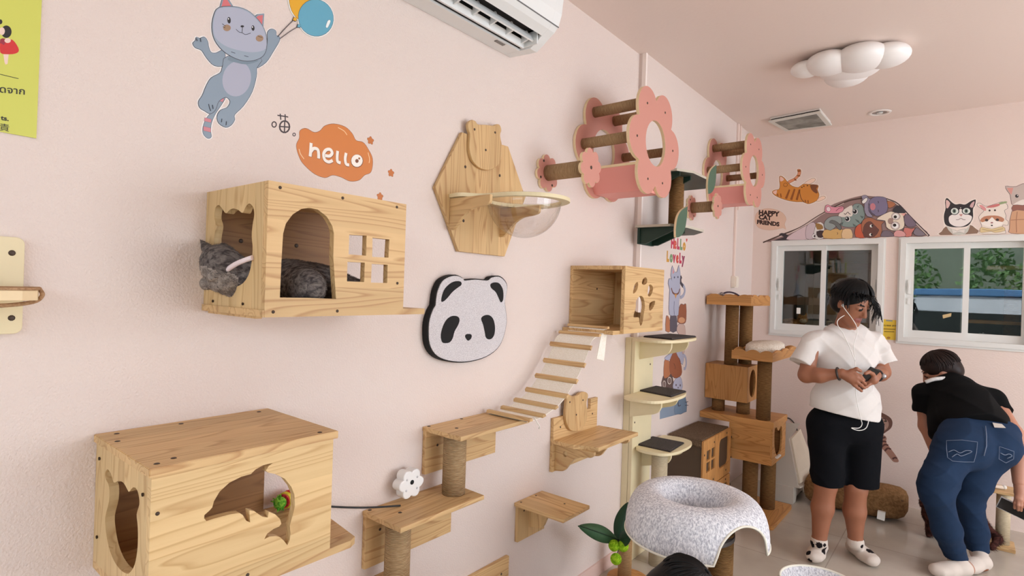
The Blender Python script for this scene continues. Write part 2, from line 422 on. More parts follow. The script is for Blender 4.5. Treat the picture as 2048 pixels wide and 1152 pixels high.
def tilefloor():
    m, nt, b = newmat('beige_floor_tiles'); N = nt.nodes.new; Lk = nt.links.new
    b.inputs['Roughness'].default_value = 0.16; b.inputs['Specular IOR Level'].default_value = 0.5
    tc = N('ShaderNodeTexCoord'); br = N('ShaderNodeTexBrick'); br.offset = 0.0; br.squash = 1.0
    br.inputs['Scale'].default_value = 1.0; br.inputs['Mortar Size'].default_value = 0.003; br.inputs['Brick Width'].default_value = 0.6; br.inputs['Row Height'].default_value = 0.6
    br.inputs['Color1'].default_value = C(196, 186, 173); br.inputs['Color2'].default_value = C(192, 182, 169); br.inputs['Mortar'].default_value = C(168, 158, 146)
    Lk(tc.outputs['Object'], br.inputs['Vector'])
    n = N('ShaderNodeTexNoise'); n.inputs['Scale'].default_value = 3.5; n.inputs['Detail'].default_value = 6; Lk(tc.outputs['Object'], n.inputs['Vector'])
    mx = N('ShaderNodeMixRGB'); mx.blend_type = 'MULTIPLY'; mx.inputs[0].default_value = 0.5; Lk(br.outputs['Color'], mx.inputs[1])
    r = N('ShaderNodeValToRGB'); r.color_ramp.elements[0].color = (0.66, 0.63, 0.60, 1); r.color_ramp.elements[1].color = (1, 1, 1, 1); r.color_ramp.elements[0].position = 0.3; r.color_ramp.elements[1].position = 0.7
    Lk(n.outputs['Fac'], r.inputs[0]); Lk(r.outputs[0], mx.inputs[2]); Lk(mx.outputs[0], b.inputs['Base Color'])
    return m
XR, YF = 3.2, -2.4
YS = 2.99                                   # where the long wall steps forward
struct('floor', MB().box(X0-0.12, XR+0.12, YF-0.12, 7.6, -0.1, 0), tilefloor())
struct('ceiling', MB().box(X0-0.12, XR+0.12, YF-0.12, 7.6, ZC, ZC+0.1), M_CEIL)
struct('wall_left', MB().box(X0-0.12, X0, YF-0.12, YS, 0, ZC).box(X0-0.12, X1, YS, Y1+0.12, 0, ZC), M_WALL)
W1 = (-1.322, -0.516, 1.232, 2.018); W2 = (-0.410, 0.372, 1.240, 2.018)
def rect(a, b, c, d): return [(a, c), (b, c), (b, d), (a, d)]
struct('wall_back', MB().slab('y', rect(X0-0.12, XR+0.12, 0, ZC), Y1, Y1+0.12, holes=[rect(*W1), rect(*W2)]), M_WALLB)
struct('wall_right', MB().slab('x', rect(YF, Y1, 0, ZC), XR, XR+0.12, holes=[rect(0.6, 4.9, 0.8, 2.6)]), M_WALLB)
struct('wall_front', MB().slab('y', rect(X0-0.12, XR+0.12, 0, ZC), YF-0.12, YF, holes=[rect(-1.25, 2.8, 0.02, 2.90)]), M_WALLB)
struct('baseboard_left', MB().box(X0, X0+0.010, YF, YS-0.08, 0, 0.075), plain('pink_skirting', C(226, 196, 186), 0.4))
struct('trim_1', MB().box(X1-0.02, X1+0.004, YS-0.004, YS+0.012, 0, ZC), plain('lit_step_face', C(248, 236, 230), 0.4))  # face of the wall step, coloured paler for the front light on it
# vertical cable ducts and a switch box near the corner
DUCT = plain('duct_plastic', C(238, 218, 208), 0.4)
yd = 4.6544
zb = 1.7044
single('cable_duct', MB().box(X1, X1+0.016, yd-0.014, yd+0.014, zb-0.005, ZC-0.001, bev=0.003), DUCT, (X1, yd, zb), 'thin pink plastic cable duct running down the wall to the switch box', 'duct')
single('cable_duct', MB().box(X1, X1+0.016, yd+0.045, yd+0.07, 2.25, ZC-0.001, bev=0.003), DUCT, (X1, yd+0.055, 2.25), 'shorter pink cable duct nearer the room corner, ending behind the farther flower bed', 'duct')
t = thing('switch_box', 'small cream electrical box under the cable duct in the corner', 'switch', (X1, yd, zb-0.06))
part('box', MB().box(X1, X1+0.035, yd-0.045, yd+0.04, zb-0.095, zb, bev=0.004), plain('cream_plastic', C(238, 226, 212), 0.4), t)
part('cover', MB().box(X1+0.035, X1+0.041, yd-0.036, yd+0.031, zb-0.086, zb-0.009, bev=0.002), plain('cream_plastic', C(238, 226, 212), 0.4), t)

# ------------------------------------------------------------------ windows in the far wall
ALU = plain('white_aluminium', C(226, 224, 220), 0.35)
GLASS = glass('window_glass', (0.80, 0.84, 0.83, 1), 0.085)
def window(name, W, mid, handles):
    a, b, c, d = W
    fr = struct(name, MB().slab('y', rect(a, b, c, d), Y1-0.022, Y1+0.10, holes=[rect(a+0.036, b-0.036, c+0.034, d-0.034)])
                .slab('y', rect(a-0.012, b+0.012, c-0.016, d+0.012), Y1-0.012, Y1-0.001, holes=[rect(a+0.004, b-0.004, c+0.004, d-0.004)]), ALU)
    for k, (p, q, yy) in enumerate(((a+0.036, mid+0.022, Y1+0.012), (mid-0.022, b-0.036, Y1+0.044))):
        s = struct('sash', MB().slab('y', rect(p, q, c+0.034, d-0.034), yy, yy+0.028, holes=[rect(p+0.05 if k == 0 else p+0.036, q-0.036 if k == 0 else q-0.05, c+0.034+0.055, d-0.034-0.042)]), ALU, fr)
        struct('pane', MB().box(p+0.03, q-0.03, yy+0.012, yy+0.016, c+0.07, d-0.06), GLASS, s)
    for hx, yy in handles:
        h = MB().box(hx-0.009, hx+0.009, yy-0.012, yy, 1.60, 1.71, bev=0.003).box(hx-0.006, hx+0.006, yy-0.02, yy-0.012, 1.63, 1.68, bev=0.002).box(hx-0.008, hx+0.008, yy-0.008, yy, 1.52, 1.57, bev=0.002)
        struct('window_handle', h, plain('white_handle', C(232, 230, 226), 0.3), fr)
window('window_1', W1, -0.935, [(-1.262, Y1+0.012), (-0.577, Y1+0.044)])
window('window_2', W2, -0.020, [(-0.352, Y1+0.012), (0.313, Y1+0.044)])

# ------------------------------------------------------------------ the next room, seen through the panes
DARK = plain('grey_paint_next_room', C(190, 188, 182), 0.7)
struct('wall_1', MB().box(X0-0.12, X0+0.02, Y1+0.12, 7.6, 0, ZC), DARK)
struct('wall_2', MB().box(XR-0.6, XR-0.5, Y1+0.12, 7.6, 0, ZC), DARK)
struct('wall_3', MB().box(X0-0.12, XR+0.12, 7.5, 7.62, 0, ZC), DARK)
struct('wall_4', MB().box(-0.52, -0.44, Y1+0.12, 7.5, 0, ZC), DARK)
dr = struct('door_1', MB().slab('y', rect(-1.42, -0.60, 0, 2.12), 6.95, 7.03, holes=[rect(-1.34, -0.68, 0.0, 2.04)])
       .slab('y', rect(-1.34, -0.68, 0.01, 2.04), 6.97, 7.01, holes=[rect(-1.27, -0.75, 0.9, 1.94), rect(-1.27, -0.75, 0.1, 0.8)])
       .slab('y', rect(-1.5, -0.53, 2.14, 2.62), 6.95, 7.03, holes=[rect(-1.42, -0.61, 2.2, 2.55)])
       .box(-1.5, -1.42, 6.93, 7.05, 0, ZC), plain('grey_door_frame', C(206, 208, 204), 0.5))
struct('pane', MB().box(-1.27, -0.75, 6.985, 6.995, 0.9, 1.94), glass('smoked_glass', (0.25, 0.27, 0.27, 1), 0.06), dr)
struct('trim_2', MB().box(W1[0]-0.1, W2[1]+0.5, Y1+0.12, Y1+0.42, 1.19, 1.235), plain('dark_ledge', C(96, 90, 84), 0.6))
single('price_tag', MB().box(-1.125, -1.095, Y1+0.022, Y1+0.0235, 1.41, 1.46, bev=0.0004), plain('white_paper', C(236, 234, 228), 0.7), (-1.11, Y1+0.022, 1.41), 'little white tag stuck on the left pane of the left window', 'tag')
single('price_tag', MB().slab('y', [(-0.1455,1.4528), (-0.0938,1.4703), (-0.0961,1.4446), (-0.1419,1.4273)], Y1+0.0225, Y1+0.0235), plain('tan_paper', C(206, 178, 130), 0.7), (-0.16, Y1+0.022, 1.39), 'small tan paper tag stuck on the left pane of the right window', 'tag')
t = thing('scratching_post', 'tan rope-wrapped post on the ledge behind the right window', 'scratching post', (0.26, 5.62, 0))
part('post', MB().tube([(0.26, 5.62, 0.04), (0.26, 5.62, 1.80)], 0.055), SISAL_D, t)
part('base', MB().box(0.02, 0.5, 5.48, 5.82, 0, 0.04, bev=0.006), honey('x'), t)
part('shelf', MB().box(-0.02, 0.5, 5.48, 5.80, 1.395, 1.42, bev=0.004), honey('x'), t)
part('platform', MB().box(0.1, 0.46, 5.46, 5.8, 1.80, 1.83, bev=0.004), honey('x'), t)
def blobs(c, n, sp, r):
    mb = MB()
    for i in range(n):
        mb.ball((c[0]+random.uniform(-1, 1)*sp[0], c[1]+random.uniform(-1, 1)*sp[1], c[2]+random.uniform(0, 1)*sp[2]), r*random.uniform(0.6, 1.1), n=8)
    return mb
single('crumpled_tissue', MB().add(*(lambda n: ([(0.02+0.20*i/n, 5.40+0.06*j/4, 1.236+0.10*max(0, math.sin(math.pi*min(1, i/n*1.6)))*(0.5+0.5*math.sin(j*1.7+i*0.9)) * (1 if i/n < 0.62 else 0.3)) for i in range(n+1) for j in range(5)], [(i*5+j, i*5+j+1, (i+1)*5+j+1, (i+1)*5+j) for i in range(n) for j in range(4)]))(20), smooth=True), plain('white_cloth', C(230, 232, 236), 0.8), (0.12, 5.43, 1.236), 'crumpled white cloth lying on the ledge behind the right window', 'cloth')

# ------------------------------------------------------------------ outdoors behind the camera, mirrored in the panes
struct('ground_outside', MB().box(-14, 14, -30, YF-0.12, -0.12, -0.02), speckle('grey_paving', C(120, 118, 112), C(150, 148, 140), 4, 0.8, 0.1))
for i in range(7):
    x, y = -4.8+1.75*i, -8.8+0.3*(i % 2)
    leaves = MB(); rnd = random.Random(i)
    for k in range(650):
        th, ph = rnd.uniform(0, 6.283), math.acos(rnd.uniform(-1, 1)); rr = rnd.uniform(0.6, 1.0)
        c = Vector((x + 0.74*rr*math.sin(ph)*math.cos(th), y + 0.7*rr*math.sin(ph)*math.sin(th), 1.6 + 1.65*rr*math.cos(ph)))
        a = Vector((rnd.uniform(-1, 1), rnd.uniform(-1, 1), rnd.uniform(-1, 1))).normalized(); b = a.orthogonal().normalized(); s = rnd.uniform(0.07, 0.12)
        leaves.add([c-a*s, c+b*s*0.5, c+a*s, c-b*s*0.5], [(0, 1, 2, 3)])
    t = thing('garden_bush', 'tall leafy green bush across the drive, mirrored in the right window', 'bush', (x, y, -0.02), 'bushes across the drive')
    part('foliage', leaves, plain('bush_leaf', C(120, 156, 96), 0.35, var=0.4, vscale=3), t)
    part('stem', MB().tube([(x, y, -0.02), (x+0.1, y, 0.8), (x, y+0.1, 1.9)], [0.10, 0.07, 0.03]), plain('bark', C(90, 72, 56), 0.9), t)
struct('wall_4_outside', MB().box(-9, 12, -10.6, -10.4, -0.02, 3.3), plain('backdrop_fence', C(130, 140, 124), 0.9, var=0.3, vscale=2))  # unseen fence behind the bushes, height set to limit the sky let in
t = thing('parked_truck', 'parked truck under a white and blue cover outside, mirrored in the right window', 'truck', (0.9, -6.0, -0.02))
part('body', MB().box(-1.0, 2.9, -6.9, -5.3, 0.38, 1.33, bev=0.05).box(2.9, 4.1, -6.85, -5.35, 0.4, 1.9, bev=0.08), plain('dark_truck_paint', C(44, 50, 50), 0.4), t)
part('cover', MB().slab('y', cr_smooth([(-0.95, 1.33), (-0.9, 1.66), (0.2, 1.70), (1.6, 1.66), (2.8, 1.64), (2.85, 1.33)], 3), -6.85, -5.35, bev=0.03), plain('white_cover', C(226, 232, 240), 0.6), t)
part('blue_sheet', MB().slab('y', [(-1.0, 1.69), (-0.95, 1.83), (0.4, 1.86), (1.7, 1.82), (2.86, 1.84), (2.88, 1.66), (1.0, 1.70)], -6.9, -5.3, bev=0.02), plain('blue_sheet', C(92, 140, 190), 0.5), t)
for sx in (-0.3, 0.6, 3.4):
    part('wheel', MB().lathe((sx, -5.32, 0.36), [(0.0, 0.04), (0.2, 0.05), (0.36, 0.04), (0.38, -0.18), (0.2, -0.2)], n=24, axis='y'), plain('tyre', C(26, 26, 28), 0.8), t)

# ================================================================== cat furniture on the long wall
T = 0.018
DARKWOOD = pine('y')
# ---- box with the dolphin cut-out
xf = -1.188; ya, yb, zt, zbm = 0.395, 0.786, 1.188, 0.902
t = thing('cat_house_box', 'pale pine wall box with a dolphin-shaped hole, lowest and nearest on the long wall', 'cat house', (X0, 0.59, zbm))
dol = [(0.4923,1.0634),(0.4924,1.07),(0.5027,1.0768),(0.5073,1.0811),(0.5101,1.0929),(0.5208,1.11),(0.5399,1.1236),(0.5648,1.1304),(0.5855,1.1313),(0.5952,1.1388),(0.6118,1.1442),(0.6339,1.1443),(0.6248,1.1391),(0.6185,1.1306),(0.6245,1.1249),(0.6403,1.1183),(0.6637,1.1018),(0.6801,1.0793),(0.6887,1.0585),(0.6904,1.0321),(0.6845,1.0078),(0.6792,0.9909),(0.6818,0.9716),(0.6803,0.9573),(0.6748,0.9474),(0.6666,0.96),(0.6566,0.9717),(0.6469,0.9774),(0.6318,0.9812),(0.6198,0.979),(0.626,0.9895),(0.6407,0.9956),(0.6538,0.9969),(0.6586,1.0017),(0.6552,1.0129),(0.6434,1.0273),(0.6282,1.0371),(0.6267,1.025),(0.6137,1.0307),(0.5953,1.0484),(0.5846,1.0532),(0.5872,1.0263),(0.5783,1.0325),(0.5709,1.0468),(0.5639,1.0534),(0.5436,1.0565),(0.524,1.0573),(0.5081,1.0571),(0.4971,1.0564)]
fp = part('front_panel', MB().slab('x', rect(ya, yb, zbm, zt-T), xf-T, xf, holes=[dol], edge=0), pale('y'), t)
screws(fp, [(xf+0.001, ya+0.012, zt-0.09), (xf+0.001, 0.585, zbm+0.012), (xf+0.001, ya+0.012, zbm+0.05)], 'x')
catA = [(-1.4617,1.1122),(-1.4569,1.1204),(-1.4429,1.1264),(-1.4203,1.1201),(-1.403,1.1077),(-1.3726,1.1185),(-1.3424,1.1219),(-1.3171,1.1139),(-1.3073,1.1125),(-1.2849,1.1269),(-1.2647,1.1282),(-1.251,1.1174),(-1.2478,1.1024),(-1.2602,1.0799),(-1.2529,1.0597),(-1.2489,1.0355),(-1.2511,1.0095),(-1.2621,0.9804),(-1.2833,0.9587),(-1.3061,0.9469),(-1.3452,0.9416),(-1.387,0.9468),(-1.421,0.9633),(-1.4436,0.9896),(-1.4522,1.0188),(-1.4307,1.06),(-1.4327,1.0909),(-1.4573,1.1025)]
sp_ = part('side_panel', MB().slab('y', rect(X0+0.001, xf-T, zbm, zt-T), ya, ya+T, holes=[cr_smooth(catA, 3)], edge=0), pale('z'), t)
screws(sp_, [(X0+0.03, ya-0.001, zt-0.05), (xf-T-0.02, ya-0.001, zt-0.06), (X0+0.03, ya-0.001, zbm+0.06)], 'y')
tp = part('top_panel', MB().box(X0+0.001, xf+0.006, ya-0.006, yb+0.010, zt-T, zt, bev=0.0015), pine('y'), t)
screws(tp, [(X0+0.03, ya+0.03, zt), (X0+0.03, 0.56, zt), (X0+0.03, yb-0.03, zt), (xf-0.02, ya+0.015, zt), (xf-0.035, ya+0.05, zt), (xf-0.012, yb-0.03, zt), (X0+0.1, ya+0.012, zt)], 'z', 0.006)
part('back_panel', MB().box(X0+0.001, X0+0.013, ya+T, yb, zbm, zt-T), wood('shaded_back_pine', C(150, 108, 66), C(118, 80, 46), 'y'), t)  # back wood coloured darker to stand for the shade inside the box
part('bottom_panel', MB().slab('z', [(X0+0.001, ya), (xf, ya), (xf, 0.845), (xf-0.012, 0.866), (X0+0.06, 0.905), (X0+0.001, 0.905)], zbm-T, zbm), pine('y'), t)
# the feather toy inside it
ft = Vector((-1.4723,0.8103,0.93)); fu = Vector((-0.02, 0.052, 0.0))
t = thing('feather_toy', 'green and red plush toy lying inside the dolphin box', 'cat toy', (ft.x, ft.y, zbm))
mb = MB()
for i in range(70):
    a = random.uniform(0, 6.28); d = Vector((math.cos(a)*0.8, -0.7+0.9*random.random(), math.sin(a)))*random.uniform(0.016, 0.027)
    mb.tube([ft, ft+d*0.6, ft+d], [0.004, 0.003, 0.001], n=5)
part('tuft', mb.ball(ft, 0.017), speckle('green_plush', C(60, 140, 40), C(150, 200, 70), 90), t)
part('body', MB().tube([ft+fu*0.25, ft+fu*0.7, ft+fu*1.15], [0.019, 0.024, 0.016], n=14), speckle('red_plush', C(206, 40, 60), C(236, 80, 90), 90), t)
part('band', MB().tube([ft+fu*0.30, ft+fu*0.48], [0.0225, 0.0235], n=14), speckle('yellow_plush', C(220, 200, 60), C(240, 220, 90), 90), t)

# ---- house box with the sleeping cat
xf = -1.21; ya, yb, zt, zbm = 0.615, 1.008, 1.772, 1.483
t = thing('cat_house_box', 'pale pine wall box with an arched door and four small square windows, grey cat inside', 'cat house', (X0, 0.8, zbm))
arch = [(0.6498,1.5113),(0.6507,1.5917),(0.6528,1.6575),(0.6586,1.6806),(0.6745,1.7034),(0.6948,1.7183),(0.7152,1.7241),(0.7379,1.7228),(0.7629,1.7087),(0.7783,1.6882),(0.784,1.6701),(0.784,1.6141),(0.7879,1.577),(0.7955,1.5089),(0.7214,1.5111)]
wins = [[(0.8275,1.6712),(0.8801,1.6734),(0.8802,1.6215),(0.8276,1.6215)], [(0.8984,1.67),(0.9538,1.67),(0.9522,1.6209),(0.8994,1.6196)], [(0.8247,1.6026),(0.8772,1.6032),(0.8767,1.5533),(0.8252,1.5534)], [(0.8986,1.6016),(0.9505,1.6016),(0.9509,1.5526),(0.8981,1.5523)]]
fp = part('front_panel', MB().slab('x', rect(ya, yb, zbm-0.016, zt), xf-T, xf, holes=[arch]+wins, edge=0), pine('y'), t)
screws(fp, [(xf+0.001, 0.642, zt-0.012), (xf+0.001, 0.805, zt-0.012), (xf+0.001, 0.975, zt-0.012), (xf+0.001, 0.635, zbm-0.004), (xf+0.001, 0.80, zbm-0.004), (xf+0.001, 0.985, zbm+0.07)], 'x')
catB = [(-1.4797,1.7215),(-1.4733,1.7307),(-1.4563,1.7337),(-1.4367,1.7226),(-1.4167,1.7108),(-1.3967,1.7181),(-1.3767,1.7201),(-1.3527,1.7153),(-1.3289,1.7066),(-1.3147,1.72),(-1.2965,1.7265),(-1.2774,1.7158),(-1.2719,1.698),(-1.2783,1.6739),(-1.2803,1.6495),(-1.2738,1.6179),(-1.2812,1.576),(-1.2995,1.5513),(-1.3288,1.5365),(-1.3754,1.53),(-1.4333,1.5343),(-1.4647,1.5527),(-1.4774,1.6062),(-1.4781,1.6523),(-1.4698,1.6826),(-1.4818,1.7024)]
sp_ = part('side_panel', MB().slab('y', rect(X0+0.001, xf-T, zbm, zt), ya, ya+T, holes=[cr_smooth(catB, 3)], edge=0), pale('z'), t)
screws(sp_, [(X0+0.06, ya-0.001, zbm+0.01), (xf-0.1, ya-0.001, zbm+0.01)], 'y', 0.0035)
part('top_panel', MB().box(X0+0.001, xf-T, ya+T, yb, zt-T, zt), pine('y'), t)
bp_ = part('back_panel', MB().box(X0+0.001, X0+0.013, ya+T, yb, zbm, zt-T), wood('shaded_back_pine', C(150, 108, 66), C(118, 80, 46), 'y'), t)  # same darkened wood, interior shade put into the colour
screws(bp_, [(X0+0.0135, 0.70, zbm+0.17), (X0+0.0135, 0.86, zbm+0.17)], 'x', 0.006)
part('bottom_panel', MB().box(X0+0.001, xf-0.001, ya-0.004, 1.088, zbm-0.016, zbm).box(X0+0.02, xf-0.05, ya+0.004, ya+0.02, zbm-0.022, zbm-0.016), pine('y'), t)

# ---- hexagon shelf with the clear bowl
t = thing('cat_bowl_shelf', 'pine hexagon wall shelf holding a clear plastic bowl, bear head on top', 'cat shelf', (X0, 1.62, 1.68))
hexo = [(1.3917,1.9082),(1.5212,2.1383),(1.796,2.1437),(1.9143,1.9631),(1.9288,1.9565),(1.7961,1.6814),(1.5228,1.6832)]
bk = part('back_board', MB().slab('x', hexo, X0+0.001, X0+0.018, bev=0.002), pine('z'), t)
screws(bk, [(X0+0.0185,)+q for q in [(1.5433,2.0103),(1.7469,2.0124),(1.5425,1.8026),(1.8197,1.8161)]], 'x', 0.006)
bear = [(1.5372,2.1719),(1.5469,2.1863),(1.5597,2.1932),(1.5774,2.1922),(1.5929,2.1839),(1.6362,2.1933),(1.6847,2.2014),(1.6968,2.2101),(1.716,2.2148),(1.7282,2.2063),(1.7319,2.1912),(1.726,2.1706),(1.7399,2.1288),(1.7389,2.09),(1.7238,2.055),(1.6911,2.0297),(1.6539,2.0165),(1.608,2.0173),(1.5714,2.0348),(1.5526,2.0642),(1.5475,2.0993),(1.5492,2.1358),(1.5399,2.1516)]
pl = part('bear_head', MB().slab('x', cr_smooth(bear, 3), X0+0.018, X0+0.033, bev=0.0025), pine('z'), t)
screws(pl, [(X0+0.0335,)+q for q in [(1.5721,2.1593),(1.6931,2.1757),(1.6404,2.0938)]], 'x', 0.005)
zs = 1.886
bc = (-1.3314,1.6887)
R_ = 0.142
dish = circle(bc[0], bc[1], R_)
x1 = bc[0]+R_+0.035
ring = spline([(X0+0.018, 1.462), (-1.45, 1.458), (bc[0]-0.06, bc[1]-R_-0.034), (bc[0]+0.06, bc[1]-R_-0.01), (bc[0]+0.145, bc[1]-0.09), (x1, bc[1]), (bc[0]+0.15, bc[1]+0.09), (bc[0]+0.06, bc[1]+R_+0.01), (bc[0]-0.06, bc[1]+R_+0.034), (-1.45, 1.79), (X0+0.018, 1.79)], 6)
part('shelf_ring', MB().slab('z', ring, zs-0.006, zs+0.008, holes=[dish], bev=0.001), BIRCH, t)
for yy in (1.475, 1.765):
    br = spline([(X0+0.018, zs-0.125), (-1.495, zs-0.125), (-1.475, zs-0.11), (-1.44, zs-0.075), (-1.395, zs-0.052), (-1.34, zs-0.045), (-1.315, zs-0.035), (-1.312, zs-0.008)], 5) + [(X0+0.018, zs-0.008)]
    part('bracket', MB().slab('y', br, yy-0.007, yy+0.007, bev=0.001), pine('x'), t)
prof = [(R_*math.sin(math.radians(a)), -R_*1.0*math.cos(math.radians(a))) for a in range(0, 91, 5)]
prof += [(R_+0.006, 0.010), (R_+0.006, 0.012), (R_-0.001, 0.012)]
part('bowl', MB().lathe((bc[0], bc[1], zs), prof, n=48), glass('clear_acrylic', (0.93, 0.92, 0.91, 1), 0.07, 0.75, 0.03), t)

# ---- panda scratching board
t = thing('panda_scratch_board', 'white panda-face scratching board with black rim, hung on the wall', 'scratching board', (X0, 1.56, 1.26))
pan = [(165,265),(175,200),(205,135),(250,105),(300,97),(340,115),(352,128),(420,122),(500,128),(525,110),(570,103),(605,125),(625,165),(620,220),(610,270),(618,330),(622,400),(600,500),(560,570),(490,620),(400,648),(310,655),(220,640),(160,605),(125,540),(118,450),(125,380),(145,320),(162,290)]
pan = cr_smooth([(1.3977,1.4925),(1.4038,1.5295),(1.4255,1.5671),(1.4606,1.5856),(1.5013,1.5918),(1.5354,1.5823),(1.546,1.5749),(1.6055,1.5804),(1.6791,1.5791),(1.7023,1.5912),(1.7459,1.5972),(1.7815,1.5842),(1.8032,1.5587),(1.7998,1.5226),(1.7913,1.4899),(1.8014,1.4506),(1.8078,1.4046),(1.7886,1.3399),(1.7507,1.2967),(1.6846,1.2694),(1.6026,1.2585),(1.5246,1.2606),(1.4502,1.2755),(1.4022,1.2992),(1.3739,1.3378),(1.3665,1.3887),(1.3701,1.4279),(1.3837,1.4614),(1.396,1.4783)], 3)
part('rim', MB().slab('x', [((p[0]-1.56)*1.012+1.56, (p[1]-1.43)*1.012+1.43) for p in pan], X0+0.001, X0+0.029, bev=0.002), BLACK, t)
part('scratch_mat', MB().slab('x', [((p[0]-1.56)*0.985+1.56, (p[1]-1.43)*0.985+1.43) for p in pan], X0+0.029, X0+0.033, bev=0.001), speckle('white_weave', C(196, 190, 194), C(236, 232, 234), 420, stretch=(1, 1, 1), bump=0.8), t)
pf = X0+0.0331
for nm, o_ in (('ear_patch', [(1.4249,1.4925),(1.4278,1.5155),(1.4425,1.5416),(1.4738,1.5627),(1.5023,1.5694),(1.5234,1.5671),(1.5256,1.5552),(1.5035,1.5429),(1.4794,1.5278),(1.4599,1.51),(1.439,1.4943)]),
               ('ear_patch', [(1.6942,1.5625),(1.7178,1.5707),(1.7473,1.5671),(1.7703,1.545),(1.7768,1.5159),(1.7728,1.4951),(1.7611,1.4899),(1.7484,1.506),(1.7275,1.5314),(1.6997,1.5468)]),
               ('eye_patch', [(1.4354,1.3429),(1.4279,1.3691),(1.4368,1.4004),(1.4556,1.4259),(1.4834,1.4381),(1.5125,1.4352),(1.5224,1.4214),(1.5141,1.4008),(1.4983,1.3807),(1.4888,1.3546),(1.4755,1.3407),(1.4555,1.3377)]),
               ('eye_patch', [(1.6446,1.4246),(1.6625,1.4367),(1.6907,1.4375),(1.7153,1.423),(1.7283,1.394),(1.728,1.362),(1.7143,1.3435),(1.6935,1.3395),(1.6761,1.3486),(1.6684,1.3708),(1.6578,1.3993)]),
               ('nose', [(1.5559,1.3592),(1.5642,1.3666),(1.587,1.365),(1.5928,1.3556),(1.5853,1.345),(1.5724,1.3408),(1.5615,1.3492)])):
    part(nm, MB().slab('x', cr_smooth(o_, 3), pf-0.001, pf+0.0012), BLACK, t, 'black patch')

# ---- the step shelves with rope posts
def post(parent, a, b, r, m=None, name='post'):
    return part(name, MB().tube([a, ((a[0]+b[0])/2, (a[1]+b[1])/2, (a[2]+b[2])/2), b], r, n=24), m or SISAL, parent)
def post_shelf(label, y0, y1, z1, depth, hplate, ylen, posts, grp='step shelves with rope posts'):
    t = thing('cat_step_shelf', label, 'cat shelf', (X0, (y0+y1)/2, z1-hplate), grp)
    wp = part('wall_plate', MB().slab('x', rect(y0+0.002, y0+ylen, z1-hplate, z1-0.016), X0+0.001, X0+0.018, bev=0.001), pine('y'), t)
    screws(wp, [(X0+0.0185, y0+0.06, z1-0.075), (X0+0.0185, y0+ylen-0.05, z1-0.075)], 'x', 0.005)
    tb = part('top_board', MB().slab('z', [(X0+0.001, y0), (X0+0.195, y0), (X0+0.195, y1-0.002), (X0+0.001, y1+0.006)], z1-0.016, z1, bev=0.0015), pine('y'), t)
    screws(tb, [(X0+0.012, y0+0.02, z1), (X0+0.012, y0+0.19, z1), (X0+0.012, y1-0.03, z1), (X0+0.1, y0+0.075, z1)], 'z', 0.007)
    for (px_, py_, zl) in posts: post(t, (px_, py_, zl), (px_, py_, z1-0.016), 0.042)
    return t
s1 = post_shelf('upper pine step shelf, foot of the rope-slat ladder, on a rope post', 1.383, 1.772, 1.034, 0.2, 0.172, 0.392, [(-1.43, 1.452, 0.800)])
s2 = post_shelf('pine step shelf carrying the white flower-shaped camera, rope post below', 1.131, 1.515, 0.800, 0.2, 0.19, 0.397, [(-1.425, 1.196, 0.566)])
s3 = post_shelf('lowest pine step shelf, mostly below the picture', 0.88, 1.262, 0.566, 0.2, 0.18, 0.392, [])
# plank whose top corner shows at the bottom edge
p3_ = [(1.6285,0.396),(1.8902,0.3904)]
t = thing('cat_step_shelf', 'pine plank on the wall at the bottom edge, under the small single shelf', 'cat shelf', (X0, p3_[1][0]-0.2, 0.2))
zq = p3_[1][1]
wp = part('wall_plate', MB().slab('x', rect(p3_[1][0]-0.39, p3_[1][0], zq-0.19, zq), X0+0.001, X0+0.018, bev=0.001), pine('y'), t)
screws(wp, [(X0+0.0185, p3_[1][0]-0.05, zq-0.06)], 'x', 0.005)
part('top_board', MB().box(X0+0.001, X0+0.2, p3_[1][0]-0.39, p3_[1][0]-0.1, zq-0.19-0.016, zq-0.19), pine('y'), t)

# ---- small single shelf
t = thing('cat_step_shelf', 'small square pine shelf on its own, one curved bracket underneath', 'cat shelf', (X0, 2.04, 0.43))
wp = part('wall_plate', MB().slab('x', rect(1.945, 2.145, 0.43, 0.588), X0+0.001, X0+0.019, bev=0.001), pine('z'), t)
screws(wp, [(X0+0.0195, 1.985, 0.56)], 'x', 0.005)
tb = part('top_board', MB().box(X0+0.001, -1.268, 1.935, 2.142, 0.588, 0.604, bev=0.0015), pine('x'), t)
screws(tb, [(X0+0.02, 2.07, 0.604), (-1.36, 2.08, 0.604), (X0+0.02, 1.96, 0.604)], 'z', 0.005)
br = [(X0+0.019, 0.588), (-1.345, 0.588)] + spline([(-1.345, 0.583), (-1.40, 0.565), (-1.425, 0.53), (-1.445, 0.49), (-1.475, 0.475), (X0+0.019, 0.472)], 5)
part('bracket', MB().slab('y', br, 2.035, 2.053, bev=0.001), pine('z'), t)

# ---- bear shelf
t = thing('cat_step_shelf', 'pine wall shelf with a bear head on its stepped back board', 'cat shelf', (X0, 2.4, 0.68))
wp = part('back_board', MB().slab('x', [(2.197, 0.68), (2.60, 0.68), (2.60, 0.985), (2.53, 0.985), (2.53, 0.935), (2.197, 0.935)], X0+0.001, X0+0.018, bev=0.001), pine('y'), t)
screws(wp, [(X0+0.0185, 2.255, 0.885), (X0+0.0185, 2.55, 0.905)], 'x', 0.005)
bear = [(2.2791,1.0328),(2.3012,1.0383),(2.3322,1.0259),(2.3785,1.0259),(2.4017,1.0341),(2.4418,1.0351),(2.472,1.0209),(2.4734,0.9989),(2.4614,0.9787),(2.4724,0.9336),(2.4673,0.882),(2.4286,0.8495),(2.3813,0.8467),(2.3266,0.8589),(2.2918,0.89),(2.2744,0.9343),(2.2748,0.9797),(2.2803,1.012)]
